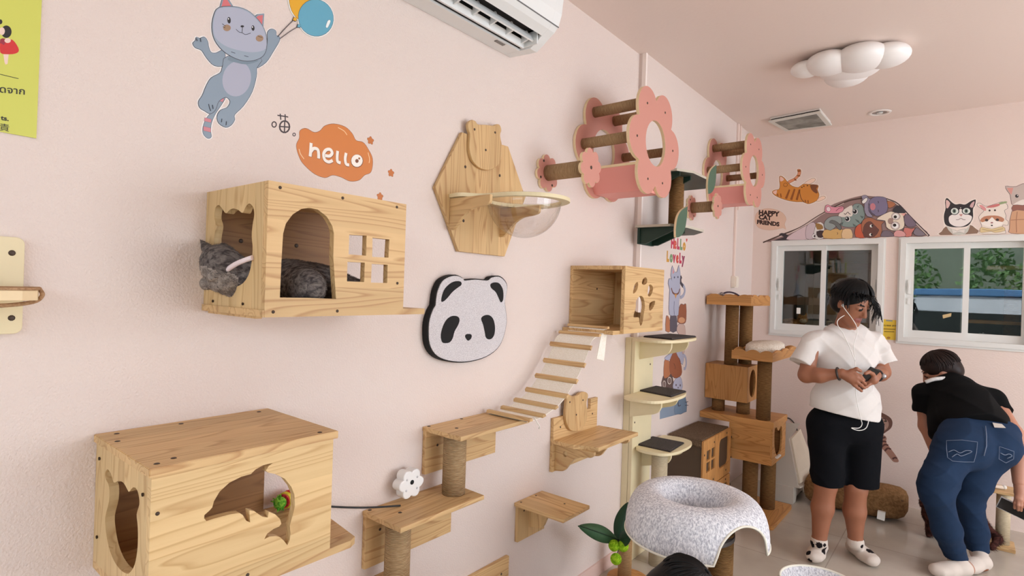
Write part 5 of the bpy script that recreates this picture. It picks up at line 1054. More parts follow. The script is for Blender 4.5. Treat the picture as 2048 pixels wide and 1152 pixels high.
# ================================================================== foreground
# ---- grey felt tunnel bed on its stand
c = Vector((-0.8133,2.1764,0.6604))
z0 = 0.610; RT, ro_, ri_, H = 0.170, 0.099, 0.066, 0.160
t = thing('felt_tunnel_bed', 'grey felt doughnut tunnel bed with an arched opening, raised on posts', 'cat bed', (c.x, c.y, 0))
ang = math.atan2((2.0681)-c.y, (-0.5982)-c.x)
nT, nP = 144, 22
vs = []; edgep = []
for i in range(nT):
    th = 2*math.pi*i/nT
    d = (th-ang+math.pi) % (2*math.pi) - math.pi
    wob = 1+0.012*math.sin(3*th+0.5)
    arch = 0.0
    if abs(d) < 0.46: arch = 0.115*math.sqrt(max(0.0, 1-(d/0.46)**2))
    p0 = 0.0
    if arch > 0: p0 = math.asin(min(1.0, arch/H))
    row = []
    for j in range(nP+1):
        ph = p0 + (math.pi-p0)*j/nP
        r = RT + (ro_ if ph < math.pi/2 else ri_)*math.copysign(abs(math.cos(ph))**0.8, math.cos(ph)); z = z0 + H*(math.sin(ph)**0.85 if ph < math.pi-1e-6 else 0)
        if ph > math.pi/2: z = z0 + 0.02 + (H-0.02)*max(0.0, math.sin(ph))**0.8
        row.append((c.x + r*wob*math.cos(th), c.y + r*wob*math.sin(th), z))
    vs += row; edgep.append(row[0])
m1 = nP+1
fs = [(i*m1+j, ((i+1) % nT)*m1+j, ((i+1) % nT)*m1+j+1, i*m1+j+1) for i in range(nT) for j in range(nP)]
sh = part('felt_shell', MB().add(vs, fs, smooth=True), FELT, t)
so = sh.modifiers.new('thickness', 'SOLIDIFY'); so.thickness = 0.005; so.offset = -1
part('piping', MB().tube(edgep, 0.0042, n=8, closed=True), PIPING, t, 'cream piping')
for (px_, py_) in ((c.x-0.02, c.y-0.10), (c.x+0.10, c.y+0.02), (c.x-0.1, c.y+0.08)):
    post(t, (px_, py_, 0.02), (px_, py_, z0+0.03), 0.045, SISAL_D)
part('platform', MB().slab('z', circle(c.x, c.y, 0.15, 40), z0+0.005, z0+0.02), plain('dark_platform', C(84, 78, 76), 0.8), t)
part('base', MB().slab('z', rrect(c.x-0.24, c.x+0.24, c.y-0.22, c.y+0.22, 0.03), 0, 0.02, bev=0.004), honey('x'), t)

# ---- second felt bed, rim only at the bottom edge
c2 = Vector((-0.404,2.3816,0.4757))
t = thing('felt_cat_basket', 'round grey felt basket with pale rim at the bottom edge, near the standing man', 'cat bed', (c2.x, c2.y, 0))
zr = c2.z
part('felt_wall', MB().lathe((c2.x, c2.y, 0), [(0.11, 0.0), (0.135, 0.1), (0.14, zr), (0.132, zr), (0.115, zr-0.035), (0.06, zr-0.055), (0.0, zr-0.058)], n=48), FELT, t)
part('piping', MB().tube([(c2.x+0.138*math.cos(a), c2.y+0.138*math.sin(a), zr+0.001) for a in [2*math.pi*i/64 for i in range(64)]], 0.005, n=8, closed=True), PIPING, t)

# ---- leafy cat tree with green balls
pb = Vector((-1.395, 2.74, 0))
t = thing('leaf_scratching_post', 'scratching post with big green felt leaves and lime pompoms beside the long wall', 'scratching post', pb)
part('base', MB().slab('z', circle(pb.x+0.02, pb.y, 0.11, 32), 0, 0.02, bev=0.003), honey('x'), t)
top = Vector((-1.4091,2.7227,0.1956))
dep = 3.0
post(t, (pb.x, pb.y, 0.02), (pb.x, pb.y, 0.27), 0.036, wraps('light_sisal', C(200, 164, 120), C(160, 124, 84)))
LG = plain('felt_leaf', C(60, 96, 62), 0.7, bump=0.3, bscale=60, var=0.12, vscale=30); LD = plain('dark_felt_leaf', C(30, 66, 40), 0.7, var=0.15, vscale=20)
def leaf(a, b, w, bend, m, label):
    a, b = Vector(a), Vector(b); d = b-a; side = d.cross(Vector((0.4, -0.75, 0.55))).normalized(); nn = side.cross(d).normalized()
    vs = []; N_ = 18
    for i in range(N_+1):
        u = i/N_; ww = w*math.sin(math.pi*min(1, 0.04+0.96*u))**0.75
        for k in (-1, 0, 1): vs.append(a + d*u + side*ww*k + nn*(bend*math.sin(math.pi*u) + (0.012 if k == 0 else 0)*0.8))
    mb = MB().add(vs, [(i*3+j, i*3+j+1, (i+1)*3+j+1, (i+1)*3+j) for i in range(N_) for j in range(2)], smooth=True)
    o = part('leaf', mb, m, t, label); s_ = o.modifiers.new('thickness', 'SOLIDIFY'); s_.thickness = 0.004
    part('vein', MB().tube([a + d*(i/8) + nn*(bend*math.sin(math.pi*i/8)+0.013) for i in range(9)], 0.0018, n=6), plain('vein_green', C(40, 60, 44), 0.7), o)
D = 2.7585040158086045
tp_ = Vector((pb.x, pb.y, 0.27))
L1 = Vector((-1.3905,2.2472,0.445)); L1b = Vector((-1.3093,2.4814,0.3274))
leaf(L1b, L1, 0.038, 0.01, LG, 'mid green leaf')
leaf(Vector((-1.3099,2.4938,0.3084)), Vector((-1.2952,2.5575,0.4972)), 0.042, 0.012, LD, 'dark green leaf')
leaf(Vector((-1.2929,2.4819,0.3226)), Vector((-1.1937,2.408,0.4156)), 0.034, 0.008, LD, 'dark green leaf')
part('stem', MB().tube([tp_, tp_.lerp(Vector((-1.3022,2.5001,0.3087)), 0.5), Vector((-1.3022,2.5001,0.3087))], 0.006, n=8), LD, t)
LIME = speckle('lime_pompom', C(120, 170, 20), C(176, 214, 50), 80)
for q_ in ((-1.2961,2.4276,0.3227), (-1.2624,2.4552,0.3216), (-1.2774,2.417,0.2674)):
    part('pompom', MB().ball(q_, 0.027, n=12), LIME, t)
    part('pompom_cord', MB().tube([q_, Vector((-1.3022,2.5001,0.3087))], 0.002, n=6), LD, t)

# ================================================================== stickers on the far wall and the far part of the long wall
ORG, ORD = (214, 138, 58), (150, 84, 32)
st = Sticker('y', Y1, -1)
body = [(-1.342,2.455),(-1.3203,2.4701),(-1.289,2.4721),(-1.2805,2.5037),(-1.2849,2.5445),(-1.2872,2.5818),(-1.2736,2.5851),(-1.2481,2.5644),(-1.2224,2.5285),(-1.1846,2.4916),(-1.1358,2.476),(-1.1006,2.5005),(-1.0531,2.4928),(-0.9945,2.4841),(-0.9871,2.4673),(-0.9934,2.4452),(-0.9809,2.4118),(-0.9813,2.3859),(-0.9966,2.3547),(-1.031,2.3378),(-1.0602,2.3333),(-1.0963,2.3523),(-1.1443,2.3558),(-1.2055,2.3702),(-1.268,2.395),(-1.319,2.426)]
tl = [(-1.2224,2.5285),(-1.2105,2.5427),(-1.1744,2.5571),(-1.1509,2.5812),(-1.1425,2.6035),(-1.1492,2.6273),(-1.1355,2.6305),(-1.122,2.6211),(-1.1222,2.5882),(-1.1383,2.5634),(-1.1678,2.5385),(-1.1977,2.5228),(-1.2158,2.5145)]
pw = [(-1.0947,2.5032),(-1.0658,2.5267),(-1.0368,2.5402),(-1.0135,2.5391),(-1.0119,2.5234),(-1.03,2.5069),(-1.059,2.4953)]
pw2 = [(-1.0024,2.3552),(-0.9855,2.3701),(-0.9572,2.3873),(-0.9343,2.3835),(-0.9327,2.3693),(-0.9506,2.3578),(-0.9791,2.3483)]
for q in (body, tl, pw, pw2): st.add((244, 226, 214), offset_poly(q, 0.010), 2)
OL = (96, 58, 34)
st.add((226, 150, 110), tl, 2, 0.002, OL); st.add((246, 214, 194), pw, 2, 0.002, OL); st.add((246, 214, 194), pw2, 2, 0.002, OL); st.add(ORG, body, 2, 0.0025, OL)
for q in ([(500,375),(515,385),(470,500),(445,490)], [(565,370),(582,378),(540,515),(512,505)], [(625,378),(642,385),(610,515),(585,508)], [(345,435),(358,430),(362,470),(348,462)], [(385,430),(398,428),(402,480),(388,475)]): pass
for q in ([(-1.2096,2.4692),(-1.1983,2.4602),(-1.2219,2.3848),(-1.2387,2.3928)], [(-1.17,2.4697),(-1.1583,2.4621),(-1.1805,2.3717),(-1.1984,2.3797)], [(-1.1329,2.4599),(-1.1213,2.4536),(-1.138,2.3679),(-1.1539,2.3743)], [(-1.3036,2.4369),(-1.2955,2.4389),(-1.2897,2.4115),(-1.2999,2.4164)], [(-1.2785,2.4362),(-1.2698,2.4375),(-1.2632,2.4014),(-1.2745,2.4056)],
          [(-1.1744,2.5571),(-1.1591,2.5523),(-1.1496,2.5368),(-1.1647,2.5362)], [(-1.1509,2.5812),(-1.1268,2.582),(-1.1235,2.5685),(-1.1445,2.5693)], [(-1.1491,2.6254),(-1.1251,2.6241),(-1.1216,2.6079),(-1.1444,2.607)], [(-1.064,2.363),(-1.0552,2.3623),(-1.0533,2.338),(-1.0615,2.3367)], [(-1.0848,2.3665),(-1.0759,2.3659),(-1.0711,2.3439),(-1.0807,2.3465)]): st.add(ORD, q, 0)
st.add((126, 74, 44), [(-1.0442,2.49),(-0.9945,2.4828),(-0.9894,2.4675),(-0.9995,2.4554),(-0.988,2.4188),(-1.0042,2.4169),(-1.0281,2.4384),(-1.0416,2.4624)], 2)
st.add((240, 196, 180), [(-1.2825,2.5496),(-1.2833,2.5767),(-1.2722,2.5796),(-1.2491,2.5544),(-1.2723,2.5399)], 2); st.add((240, 196, 180), [(-1.3376,2.4546),(-1.3189,2.4652),(-1.3045,2.4667),(-1.3098,2.432),(-1.3258,2.4401)], 2)
st.line(OL, [(-1.1233,2.4597),(-1.1222,2.4234),(-1.1089,2.3762),(-1.0873,2.3483)], 0.004)
st.add(ORG, [(-1.2236,2.5065),(-1.2248,2.5008),(-1.2284,2.4965),(-1.2338,2.4944),(-1.2398,2.495),(-1.2454,2.498),(-1.2493,2.5031),(-1.2508,2.509),(-1.2497,2.5147),(-1.246,2.5191),(-1.2406,2.5211),(-1.2346,2.5206),(-1.229,2.5175),(-1.2251,2.5125)], 0, 0.004, ORD)
for e in ([(-1.1034,2.4744),(-1.1039,2.4722),(-1.1053,2.4705),(-1.1074,2.4697),(-1.1098,2.4699),(-1.112,2.4711),(-1.1136,2.473),(-1.1142,2.4754),(-1.1137,2.4776),(-1.1123,2.4793),(-1.1101,2.4802),(-1.1077,2.4799),(-1.1056,2.4787),(-1.104,2.4768)], [(-1.0888,2.483),(-1.0893,2.4807),(-1.0907,2.479),(-1.0928,2.4782),(-1.0952,2.4784),(-1.0974,2.4796),(-1.0989,2.4816),(-1.0995,2.4839),(-1.0991,2.4862),(-1.0976,2.4879),(-1.0955,2.4887),(-1.0931,2.4885),(-1.0909,2.4873),(-1.0894,2.4853)], [(-1.0622,2.4851),(-1.0627,2.4829),(-1.0641,2.4812),(-1.0662,2.4804),(-1.0686,2.4806),(-1.0708,2.4818),(-1.0723,2.4838),(-1.0729,2.4861),(-1.0724,2.4883),(-1.071,2.49),(-1.0689,2.4908),(-1.0665,2.4906),(-1.0644,2.4894),(-1.0628,2.4875)]): st.add(OL, e, 0)
st.done('orange_cat_sticker', 'orange striped cat sticker leaping above the speech bubble', 'sticker')

st = Sticker('y', Y1, -1)
bub = [(-1.4772,2.2246),(-1.4688,2.2725),(-1.4306,2.3045),(-1.3793,2.3136),(-1.3217,2.303),(-1.2708,2.2809),(-1.2388,2.2488),(-1.2241,2.2113),(-1.2365,2.1718),(-1.2228,2.1257),(-1.2449,2.14),(-1.2789,2.1334),(-1.329,2.1254),(-1.3865,2.1291),(-1.4389,2.147),(-1.466,2.1792)]
st.add((206, 166, 140), offset_poly(bub, 0.002), 2); st.add((226, 190, 168), bub, 2)
TX = (52, 24, 20)
for body_, (p0, p1), k in (('HAPPY', [(-1.449,2.2665),(-1.2664,2.239)], 3.32), ('CAT', [(-1.4465,2.2265),(-1.3443,2.2108)], 1.95), ('FRIENDS', [(-1.461,2.1859),(-1.2533,2.1511)], 4.30)):
    L = p1[0]-p0[0]
    st.write(TX, body_, p0, L/k, a=(1, (p1[1]-p0[1])/L), bold=0.06)
st.done('speech_bubble_sticker', 'tan speech bubble sticker lettered HAPPY CAT FRIENDS', 'sticker')

# ---- heap of cats under an unzipped flap, above both windows
st = Sticker('y', Y1, -1)
OFF = 0
base = [(-1.405,2.0227),(-1.268,2.062),(-1.1135,2.1243),(-0.9664,2.2255),(-0.8958,2.3033),(-0.7903,2.3445),(-0.6875,2.3686),(-0.62,2.3632),(-0.5044,2.3308),(-0.4228,2.2596),(-0.3422,2.1523),(-0.2393,2.0392),(-0.4486,2.0388),(-0.747,2.0368),(-1.1108,2.0315)]
st.add((150, 122, 118), base, 3)
st.line((84, 62, 54), [(-1.4049,2.0183),(-1.2684,2.0749),(-1.1139,2.1369),(-0.9666,2.2338),(-0.7899,2.3283),(-0.6701,2.3513)], 0.012); st.line((226, 206, 196), [(-1.2094,2.0856),(-1.095,2.1445),(-0.9665,2.2296),(-0.7967,2.3207)], 0.004)
st.line((70, 52, 54), [(-0.5141,2.3315),(-0.4394,2.2875),(-0.3521,2.1755),(-0.2392,2.0355)], 0.015); st.line((232, 214, 204), [(-0.5108,2.3274),(-0.4393,2.2837),(-0.352,2.1717),(-0.2453,2.0394)], 0.005)
st.add((60, 50, 56), [(-1.2766,2.0795),(-1.2571,2.096),(-1.2212,2.0861),(-1.189,2.0594),(-1.1961,2.034),(-1.3274,2.0292),(-1.2362,2.0609)], 2)
K = (66, 50, 56)
def blob(col, pts, sm=2, ol=0.0025): st.add(col, pts, sm, ol, K)
# far left: pale cat body, calico
blob((216, 192, 196), [(-1.2086,2.06),(-1.1135,2.1243),(-1.0461,2.1549),(-0.9932,2.1317),(-0.9833,2.0443),(-1.1882,2.0338)])
blob((206, 186, 192), [(-1.0662,2.1309),(-1.0436,2.1658),(-1.0088,2.1739),(-0.993,2.1278),(-1.0175,2.0703),(-1.0108,2.0409),(-1.0636,2.0425)])
blob((222, 216, 214), [(-1.0051,2.044),(-0.9974,2.1409),(-0.9798,2.1725),(-0.9392,2.1576),(-0.9331,2.0417)])
st.add((158, 118, 66), [(-0.997,2.1668),(-0.9505,2.1517),(-0.941,2.1191),(-0.9839,2.1144)], 2); st.add((66, 46, 48), [(-0.9893,2.0985),(-0.9348,2.1028),(-0.9334,2.0513),(-0.9763,2.0495)], 2)
st.add((244, 240, 238), [(-0.9928,2.0598),(-0.9938,2.0525),(-0.9972,2.0467),(-1.0022,2.0436),(-1.0079,2.0438),(-1.0132,2.0472),(-1.0169,2.0532),(-1.0184,2.0606),(-1.0173,2.0679),(-1.0139,2.0737),(-1.0089,2.0768),(-1.0032,2.0766),(-0.998,2.0731),(-0.9943,2.0671)], 0, 0.002, K); st.add(K, [(-0.9951,2.0598),(-0.9957,2.0554),(-0.9975,2.0518),(-1.0002,2.0499),(-1.0033,2.05),(-1.0062,2.0521),(-1.0082,2.0558),(-1.009,2.0603),(-1.0085,2.0648),(-1.0067,2.0683),(-1.0039,2.0703),(-1.0008,2.0701),(-0.998,2.068),(-0.9959,2.0644)], 0)
# tan cat at the bottom
blob((214, 172, 108), [(-0.9331,2.0417),(-0.9321,2.1059),(-0.8757,2.11),(-0.8368,2.1147),(-0.7923,2.1002),(-0.7878,2.0371)])
st.line(K, [(-0.8388,2.0862),(-0.833,2.0765),(-0.8382,2.0672)], 0.003)
blob((228, 194, 150), [(-0.8015,2.0375),(-0.7979,2.1036),(-0.7599,2.1114),(-0.7379,2.098),(-0.7308,2.0353)])
# green-grey tabby
blob((134, 150, 146), [(-0.74,2.2841),(-0.7288,2.3014),(-0.7058,2.3087),(-0.6748,2.2976),(-0.6547,2.2605),(-0.6497,2.2156),(-0.6637,2.1718),(-0.6934,2.1374),(-0.7317,2.1234),(-0.7788,2.1278),(-0.8108,2.1429),(-0.8278,2.1802),(-0.8287,2.2123),(-0.798,2.2515)])
st.add((232, 220, 210), [(-0.8328,2.2171),(-0.8139,2.2525),(-0.7752,2.2819),(-0.7404,2.2976),(-0.7351,2.2477),(-0.738,2.2117),(-0.7928,2.2057)], 2)
for q in ([(-0.7089,2.282),(-0.6901,2.2987),(-0.6972,2.2745)], [(-0.684,2.2131),(-0.6569,2.2027),(-0.6679,2.1854)], [(-0.7179,2.1881),(-0.6905,2.1732),(-0.6783,2.1457),(-0.7019,2.1648)], [(-0.8231,2.1526),(-0.7957,2.1695),(-0.8029,2.1425)], [(-0.7325,2.1528),(-0.7049,2.1335),(-0.7241,2.1299)]): st.add((92, 104, 102), q, 0)
for e, d in (([(-0.6991,2.2454),(-0.7006,2.2362),(-0.7056,2.229),(-0.7129,2.2252),(-0.7212,2.2257),(-0.7288,2.2303),(-0.7342,2.2382),(-0.7363,2.2477),(-0.7347,2.257),(-0.7297,2.2642),(-0.7223,2.2679),(-0.7141,2.2674),(-0.7065,2.2628),(-0.7012,2.2549)], [(-0.7049,2.2467),(-0.7061,2.239),(-0.71,2.2329),(-0.7158,2.2298),(-0.7224,2.2302),(-0.7284,2.234),(-0.7327,2.2406),(-0.7344,2.2485),(-0.7331,2.2563),(-0.7292,2.2623),(-0.7234,2.2654),(-0.7168,2.265),(-0.7108,2.2611),(-0.7065,2.2546)]), ([(-0.7491,2.1888),(-0.7507,2.1795),(-0.7557,2.1722),(-0.7631,2.1684),(-0.7715,2.1688),(-0.7792,2.1734),(-0.7847,2.1813),(-0.7868,2.1909),(-0.7852,2.2002),(-0.7802,2.2075),(-0.7727,2.2113),(-0.7643,2.2109),(-0.7566,2.2062),(-0.7512,2.1984)], [(-0.7554,2.1901),(-0.7566,2.1823),(-0.7606,2.1762),(-0.7665,2.173),(-0.7731,2.1733),(-0.7792,2.1772),(-0.7836,2.1837),(-0.7853,2.1917),(-0.784,2.1995),(-0.78,2.2056),(-0.7741,2.2088),(-0.7674,2.2084),(-0.7614,2.2046),(-0.7571,2.198)])): st.add((240, 240, 238), e, 0, 0.002, K); st.add((24, 22, 26), d, 0)
for e in ([(-0.7197,2.2535),(-0.7201,2.2511),(-0.7214,2.2493),(-0.7232,2.2484),(-0.7253,2.2485),(-0.7272,2.2497),(-0.7285,2.2517),(-0.7291,2.254),(-0.7287,2.2564),(-0.7274,2.2582),(-0.7256,2.2591),(-0.7235,2.259),(-0.7216,2.2578),(-0.7203,2.2558)], [(-0.7704,2.1963),(-0.7708,2.194),(-0.7721,2.1922),(-0.774,2.1912),(-0.7761,2.1913),(-0.778,2.1925),(-0.7794,2.1944),(-0.7799,2.1968),(-0.7795,2.1992),(-0.7782,2.201),(-0.7764,2.202),(-0.7743,2.2018),(-0.7723,2.2007),(-0.771,2.1987)]): st.add((246, 246, 246), e, 0)
st.line(K, [(-0.7937,2.2376),(-0.7835,2.2279),(-0.7759,2.2366),(-0.7663,2.245),(-0.7561,2.2308),(-0.7463,2.228)], 0.004)
# grey body and tail of the tabby on the left
blob((150, 158, 156), [(-0.93,2.1315),(-0.9284,2.1763),(-0.9009,2.2069),(-0.8619,2.2175),(-0.8173,2.2087),(-0.8106,2.1641),(-0.8485,2.1342),(-0.8868,2.104)])
for q in ([(-0.897,2.1684),(-0.8778,2.1866),(-0.8382,2.1655),(-0.8124,2.1326),(-0.8144,2.1043),(-0.8312,2.1145),(-0.8544,2.1472),(-0.8771,2.161)],): blob((110, 112, 110), q)
blob((226, 150, 166), [(-0.9311,2.2728),(-0.9263,2.3046),(-0.9096,2.3131),(-0.8809,2.2951),(-0.8472,2.2897),(-0.8087,2.2934),(-0.7972,2.2769),(-0.8075,2.2523),(-0.8404,2.2417),(-0.8964,2.245),(-0.9249,2.2532)])
st.add((244, 220, 224), [(-0.8921,2.2824),(-0.8907,2.2739),(-0.8923,2.2662),(-0.8966,2.2607),(-0.9026,2.2586),(-0.9093,2.2602),(-0.9153,2.2652),(-0.9194,2.2728),(-0.9208,2.2813),(-0.9192,2.289),(-0.915,2.2945),(-0.9089,2.2967),(-0.9022,2.295),(-0.8962,2.2899)], 0, 0.003, (150, 80, 100)); st.line((150, 80, 100), [(-0.8519,2.2583),(-0.8303,2.2791),(-0.8056,2.2838)], 0.005)
# red fox-coloured cat
blob((200, 92, 62), [(-0.7062,2.0437),(-0.7118,2.1068),(-0.6934,2.1374),(-0.6706,2.1453),(-0.6399,2.135),(-0.6335,2.0391)])
blob((170, 108, 80), [(-0.6705,2.1408),(-0.6488,2.1844),(-0.6113,2.1912),(-0.5696,2.1669),(-0.5214,2.1557),(-0.5391,2.1347),(-0.5403,2.0404),(-0.645,2.0417)])
blob((106, 66, 58), [(-0.6507,2.0441),(-0.6546,2.1178),(-0.6366,2.1526),(-0.6104,2.1602),(-0.5872,2.1325),(-0.5604,2.1005),(-0.5563,2.0871),(-0.5848,2.0419)])
for e, d in (([(-0.5949,2.1262),(-0.5957,2.1213),(-0.5983,2.1174),(-0.6022,2.1153),(-0.6065,2.1155),(-0.6105,2.1179),(-0.6133,2.1221),(-0.6144,2.1271),(-0.6136,2.1321),(-0.611,2.136),(-0.6071,2.138),(-0.6028,2.1378),(-0.5988,2.1354),(-0.596,2.1313)], [(-0.5916,2.1274),(-0.5921,2.1236),(-0.5939,2.1206),(-0.5966,2.119),(-0.5996,2.1191),(-0.6023,2.121),(-0.6043,2.1241),(-0.6051,2.128),(-0.6045,2.1318),(-0.6027,2.1348),(-0.6,2.1364),(-0.597,2.1363),(-0.5943,2.1344),(-0.5923,2.1313)]), ([(-0.5972,2.0578),(-0.598,2.0528),(-0.6006,2.0489),(-0.6044,2.0468),(-0.6088,2.0469),(-0.6128,2.0493),(-0.6156,2.0534),(-0.6167,2.0585),(-0.6159,2.0634),(-0.6133,2.0674),(-0.6094,2.0694),(-0.6051,2.0693),(-0.6011,2.0669),(-0.5983,2.0628)], [(-0.5934,2.0585),(-0.594,2.0547),(-0.5958,2.0517),(-0.5985,2.0501),(-0.6015,2.0502),(-0.6042,2.052),(-0.6062,2.0551),(-0.6069,2.059),(-0.6064,2.0628),(-0.6046,2.0658),(-0.6019,2.0675),(-0.5989,2.0673),(-0.5962,2.0655),(-0.5942,2.0624)])): st.add((240, 238, 232), e, 0); st.add((24, 20, 22), d, 0)
# white cat with round eyes
blob((236, 220, 200), [(-0.5698,2.1758),(-0.5446,2.2008),(-0.5013,2.2245),(-0.4762,2.2317),(-0.4363,2.2162),(-0.3901,2.2135),(-0.4002,2.1926),(-0.3917,2.1406),(-0.3978,2.1022),(-0.4293,2.0863),(-0.4723,2.0881),(-0.5057,2.1156),(-0.5143,2.1641)])
st.add((166, 136, 126), [(-0.4616,2.157),(-0.4631,2.1468),(-0.4678,2.1387),(-0.475,2.1344),(-0.483,2.1348),(-0.4904,2.1398),(-0.4957,2.1484),(-0.4978,2.1589),(-0.4962,2.1692),(-0.4914,2.1773),(-0.4843,2.1815),(-0.4762,2.1811),(-0.4688,2.1761),(-0.4636,2.1675)], 2)
for e, f_, g_ in (([(-0.4214,2.1916),(-0.4236,2.1802),(-0.4305,2.1712),(-0.4407,2.1666),(-0.4521,2.1672),(-0.4627,2.1729),(-0.4701,2.1827),(-0.473,2.1945),(-0.4707,2.2061),(-0.4638,2.2151),(-0.4535,2.2196),(-0.442,2.2189),(-0.4316,2.2131),(-0.4242,2.2034)], [(-0.4271,2.192),(-0.4288,2.1831),(-0.4342,2.1761),(-0.4421,2.1726),(-0.451,2.173),(-0.4592,2.1775),(-0.465,2.1851),(-0.4672,2.1942),(-0.4655,2.2032),(-0.4601,2.2101),(-0.4521,2.2136),(-0.4432,2.2131),(-0.435,2.2086),(-0.4293,2.2011)], [(-0.4398,2.1884),(-0.4407,2.1832),(-0.4436,2.1791),(-0.4479,2.177),(-0.4526,2.1772),(-0.457,2.1798),(-0.4601,2.1842),(-0.4613,2.1896),(-0.4604,2.1948),(-0.4575,2.1988),(-0.4533,2.2009),(-0.4485,2.2007),(-0.4441,2.1981),(-0.441,2.1937)]), ([(-0.423,2.1197),(-0.4252,2.1075),(-0.4321,2.0978),(-0.4423,2.0928),(-0.4538,2.0932),(-0.4643,2.0992),(-0.4718,2.1095),(-0.4747,2.1221),(-0.4724,2.1344),(-0.4655,2.144),(-0.4553,2.1491),(-0.4438,2.1485),(-0.4333,2.1425),(-0.4259,2.1322)], [(-0.4287,2.12),(-0.4305,2.1103),(-0.4358,2.1027),(-0.4437,2.0987),(-0.4526,2.0991),(-0.4608,2.1038),(-0.4666,2.1119),(-0.4689,2.1218),(-0.4672,2.1315),(-0.4618,2.1391),(-0.4538,2.1431),(-0.4449,2.1426),(-0.4367,2.1379),(-0.431,2.1298)], [(-0.4417,2.1249),(-0.4427,2.1197),(-0.4458,2.1156),(-0.4503,2.1135),(-0.4554,2.1137),(-0.4601,2.1163),(-0.4634,2.1206),(-0.4647,2.126),(-0.4637,2.1312),(-0.4606,2.1353),(-0.4561,2.1374),(-0.4509,2.1371),(-0.4463,2.1346),(-0.443,2.1302)])):
    st.add((240, 226, 222), e, 0, 0.003, K); st.add((246, 244, 240), f_, 0, 0.002, (150, 90, 80)); st.add((40, 30, 32), g_, 0)
st.add((232, 170, 160), [(-0.4166,2.2108),(-0.3849,2.2153),(-0.3966,2.1924)], 0)
# pink and dark shapes on the right
blob((206, 122, 112), [(-0.3907,2.1019),(-0.3485,2.0916),(-0.3244,2.0991),(-0.3442,2.0616),(-0.3471,2.0382),(-0.3926,2.0376)]); blob((220, 160, 158), [(-0.4531,2.0397),(-0.4504,2.0742),(-0.4257,2.0862),(-0.3898,2.0676),(-0.3855,2.0374)])
blob((120, 106, 116), [(-0.5371,2.06),(-0.5195,2.0856),(-0.483,2.0798),(-0.4607,2.0573),(-0.4603,2.0408),(-0.533,2.0423)])
blob((124, 106, 122), [(-0.393,2.1879),(-0.3723,2.2039),(-0.3435,2.1681),(-0.3181,2.12),(-0.3628,2.1071),(-0.3881,2.1361)]); blob((176, 112, 78), [(-0.5037,2.3119),(-0.4709,2.3052),(-0.4523,2.2822),(-0.4877,2.2585),(-0.5028,2.2813)])
blob((56, 52, 58), [(-0.4449,2.273),(-0.4161,2.2624),(-0.3833,2.2216),(-0.4221,2.2197),(-0.4689,2.2312)]); blob((130, 118, 128), [(-0.3338,2.0612),(-0.3175,2.0988),(-0.293,2.0808),(-0.2615,2.0458),(-0.3056,2.0389)])
# purple-grey cat on top
blob((150, 142, 162), [(-0.6765,2.3604),(-0.6615,2.3704),(-0.6424,2.3666),(-0.6267,2.3431),(-0.6076,2.3328),(-0.6294,2.3033),(-0.6239,2.2408),(-0.5965,2.1993),(-0.6343,2.2059),(-0.6547,2.2605),(-0.6524,2.3139),(-0.6716,2.3197),(-0.6685,2.3463)])
st.add((240, 236, 232), [(-0.6717,2.3242),(-0.6457,2.349),(-0.636,2.3394),(-0.6449,2.3178),(-0.6636,2.3058)], 2, 0.003, K)
blob((128, 118, 146), [(-0.6256,2.3031),(-0.6151,2.3334),(-0.5894,2.3513),(-0.556,2.3509),(-0.5171,2.3391),(-0.5071,2.3034),(-0.5007,2.2681),(-0.5087,2.2293),(-0.5302,2.2131),(-0.5668,2.202),(-0.6046,2.2219),(-0.6244,2.2586)])
st.add((204, 130, 140), [(-0.5807,2.2756),(-0.5821,2.2639),(-0.5868,2.2546),(-0.5939,2.2498),(-0.6019,2.2503),(-0.6093,2.2561),(-0.6145,2.266),(-0.6166,2.278),(-0.6152,2.2899),(-0.6104,2.2991),(-0.6033,2.3039),(-0.5953,2.3033),(-0.588,2.2975),(-0.5828,2.2876)], 2); st.line(K, [(-0.6218,2.3028),(-0.6147,2.2491),(-0.601,2.2261),(-0.5819,2.2117)], 0.004)
for q in ([(-0.5662,2.3187),(-0.5616,2.3096),(-0.5639,2.3009)], [(-0.5644,2.2503),(-0.5597,2.2412),(-0.5621,2.2326)]): st.line(K, q, 0.004)
st.done('cat_pile_sticker', 'long wall sticker of a heap of cartoon cats under a zip, above the left window', 'sticker')

# ---- three portrait cats above the right window
P4 = 0
st = Sticker('y', Y1, -1)
out = [(-0.1727,2.0398),(-0.1668,2.0636),(-0.1468,2.0962),(-0.1526,2.1442),(-0.1548,2.1874),(-0.1466,2.2346),(-0.1514,2.2779),(-0.1465,2.3062),(-0.1352,2.3077),(-0.1139,2.28),(-0.0911,2.2603),(-0.0653,2.2632),(-0.0359,2.2555),(-0.0074,2.2769),(0.0175,2.2881),(0.0231,2.2793),(0.0185,2.2471),(0.0084,2.2198),(0.0105,2.1638),(0.0035,2.1269),(-0.0032,2.1086),(0.0226,2.0841),(0.0378,2.0463),(0.0504,2.0389)]
st.add((240, 226, 216), offset_poly(out, 0.007), 2)
st.add((140, 110, 92), [(-0.1727,2.0398),(-0.1658,2.0659),(-0.1432,2.1008),(-0.1128,2.0852),(-0.0639,2.0596),(-0.0243,2.0814),(-0.0032,2.1062),(0.0226,2.0841),(0.0371,2.044)], 2)
st.add((206, 202, 192), [(-0.1395,2.1054),(-0.109,2.085),(-0.0639,2.0596),(-0.0243,2.0814),(-0.0061,2.1087),(-0.0098,2.0808),(-0.0306,2.0419),(-0.1005,2.042)], 2)
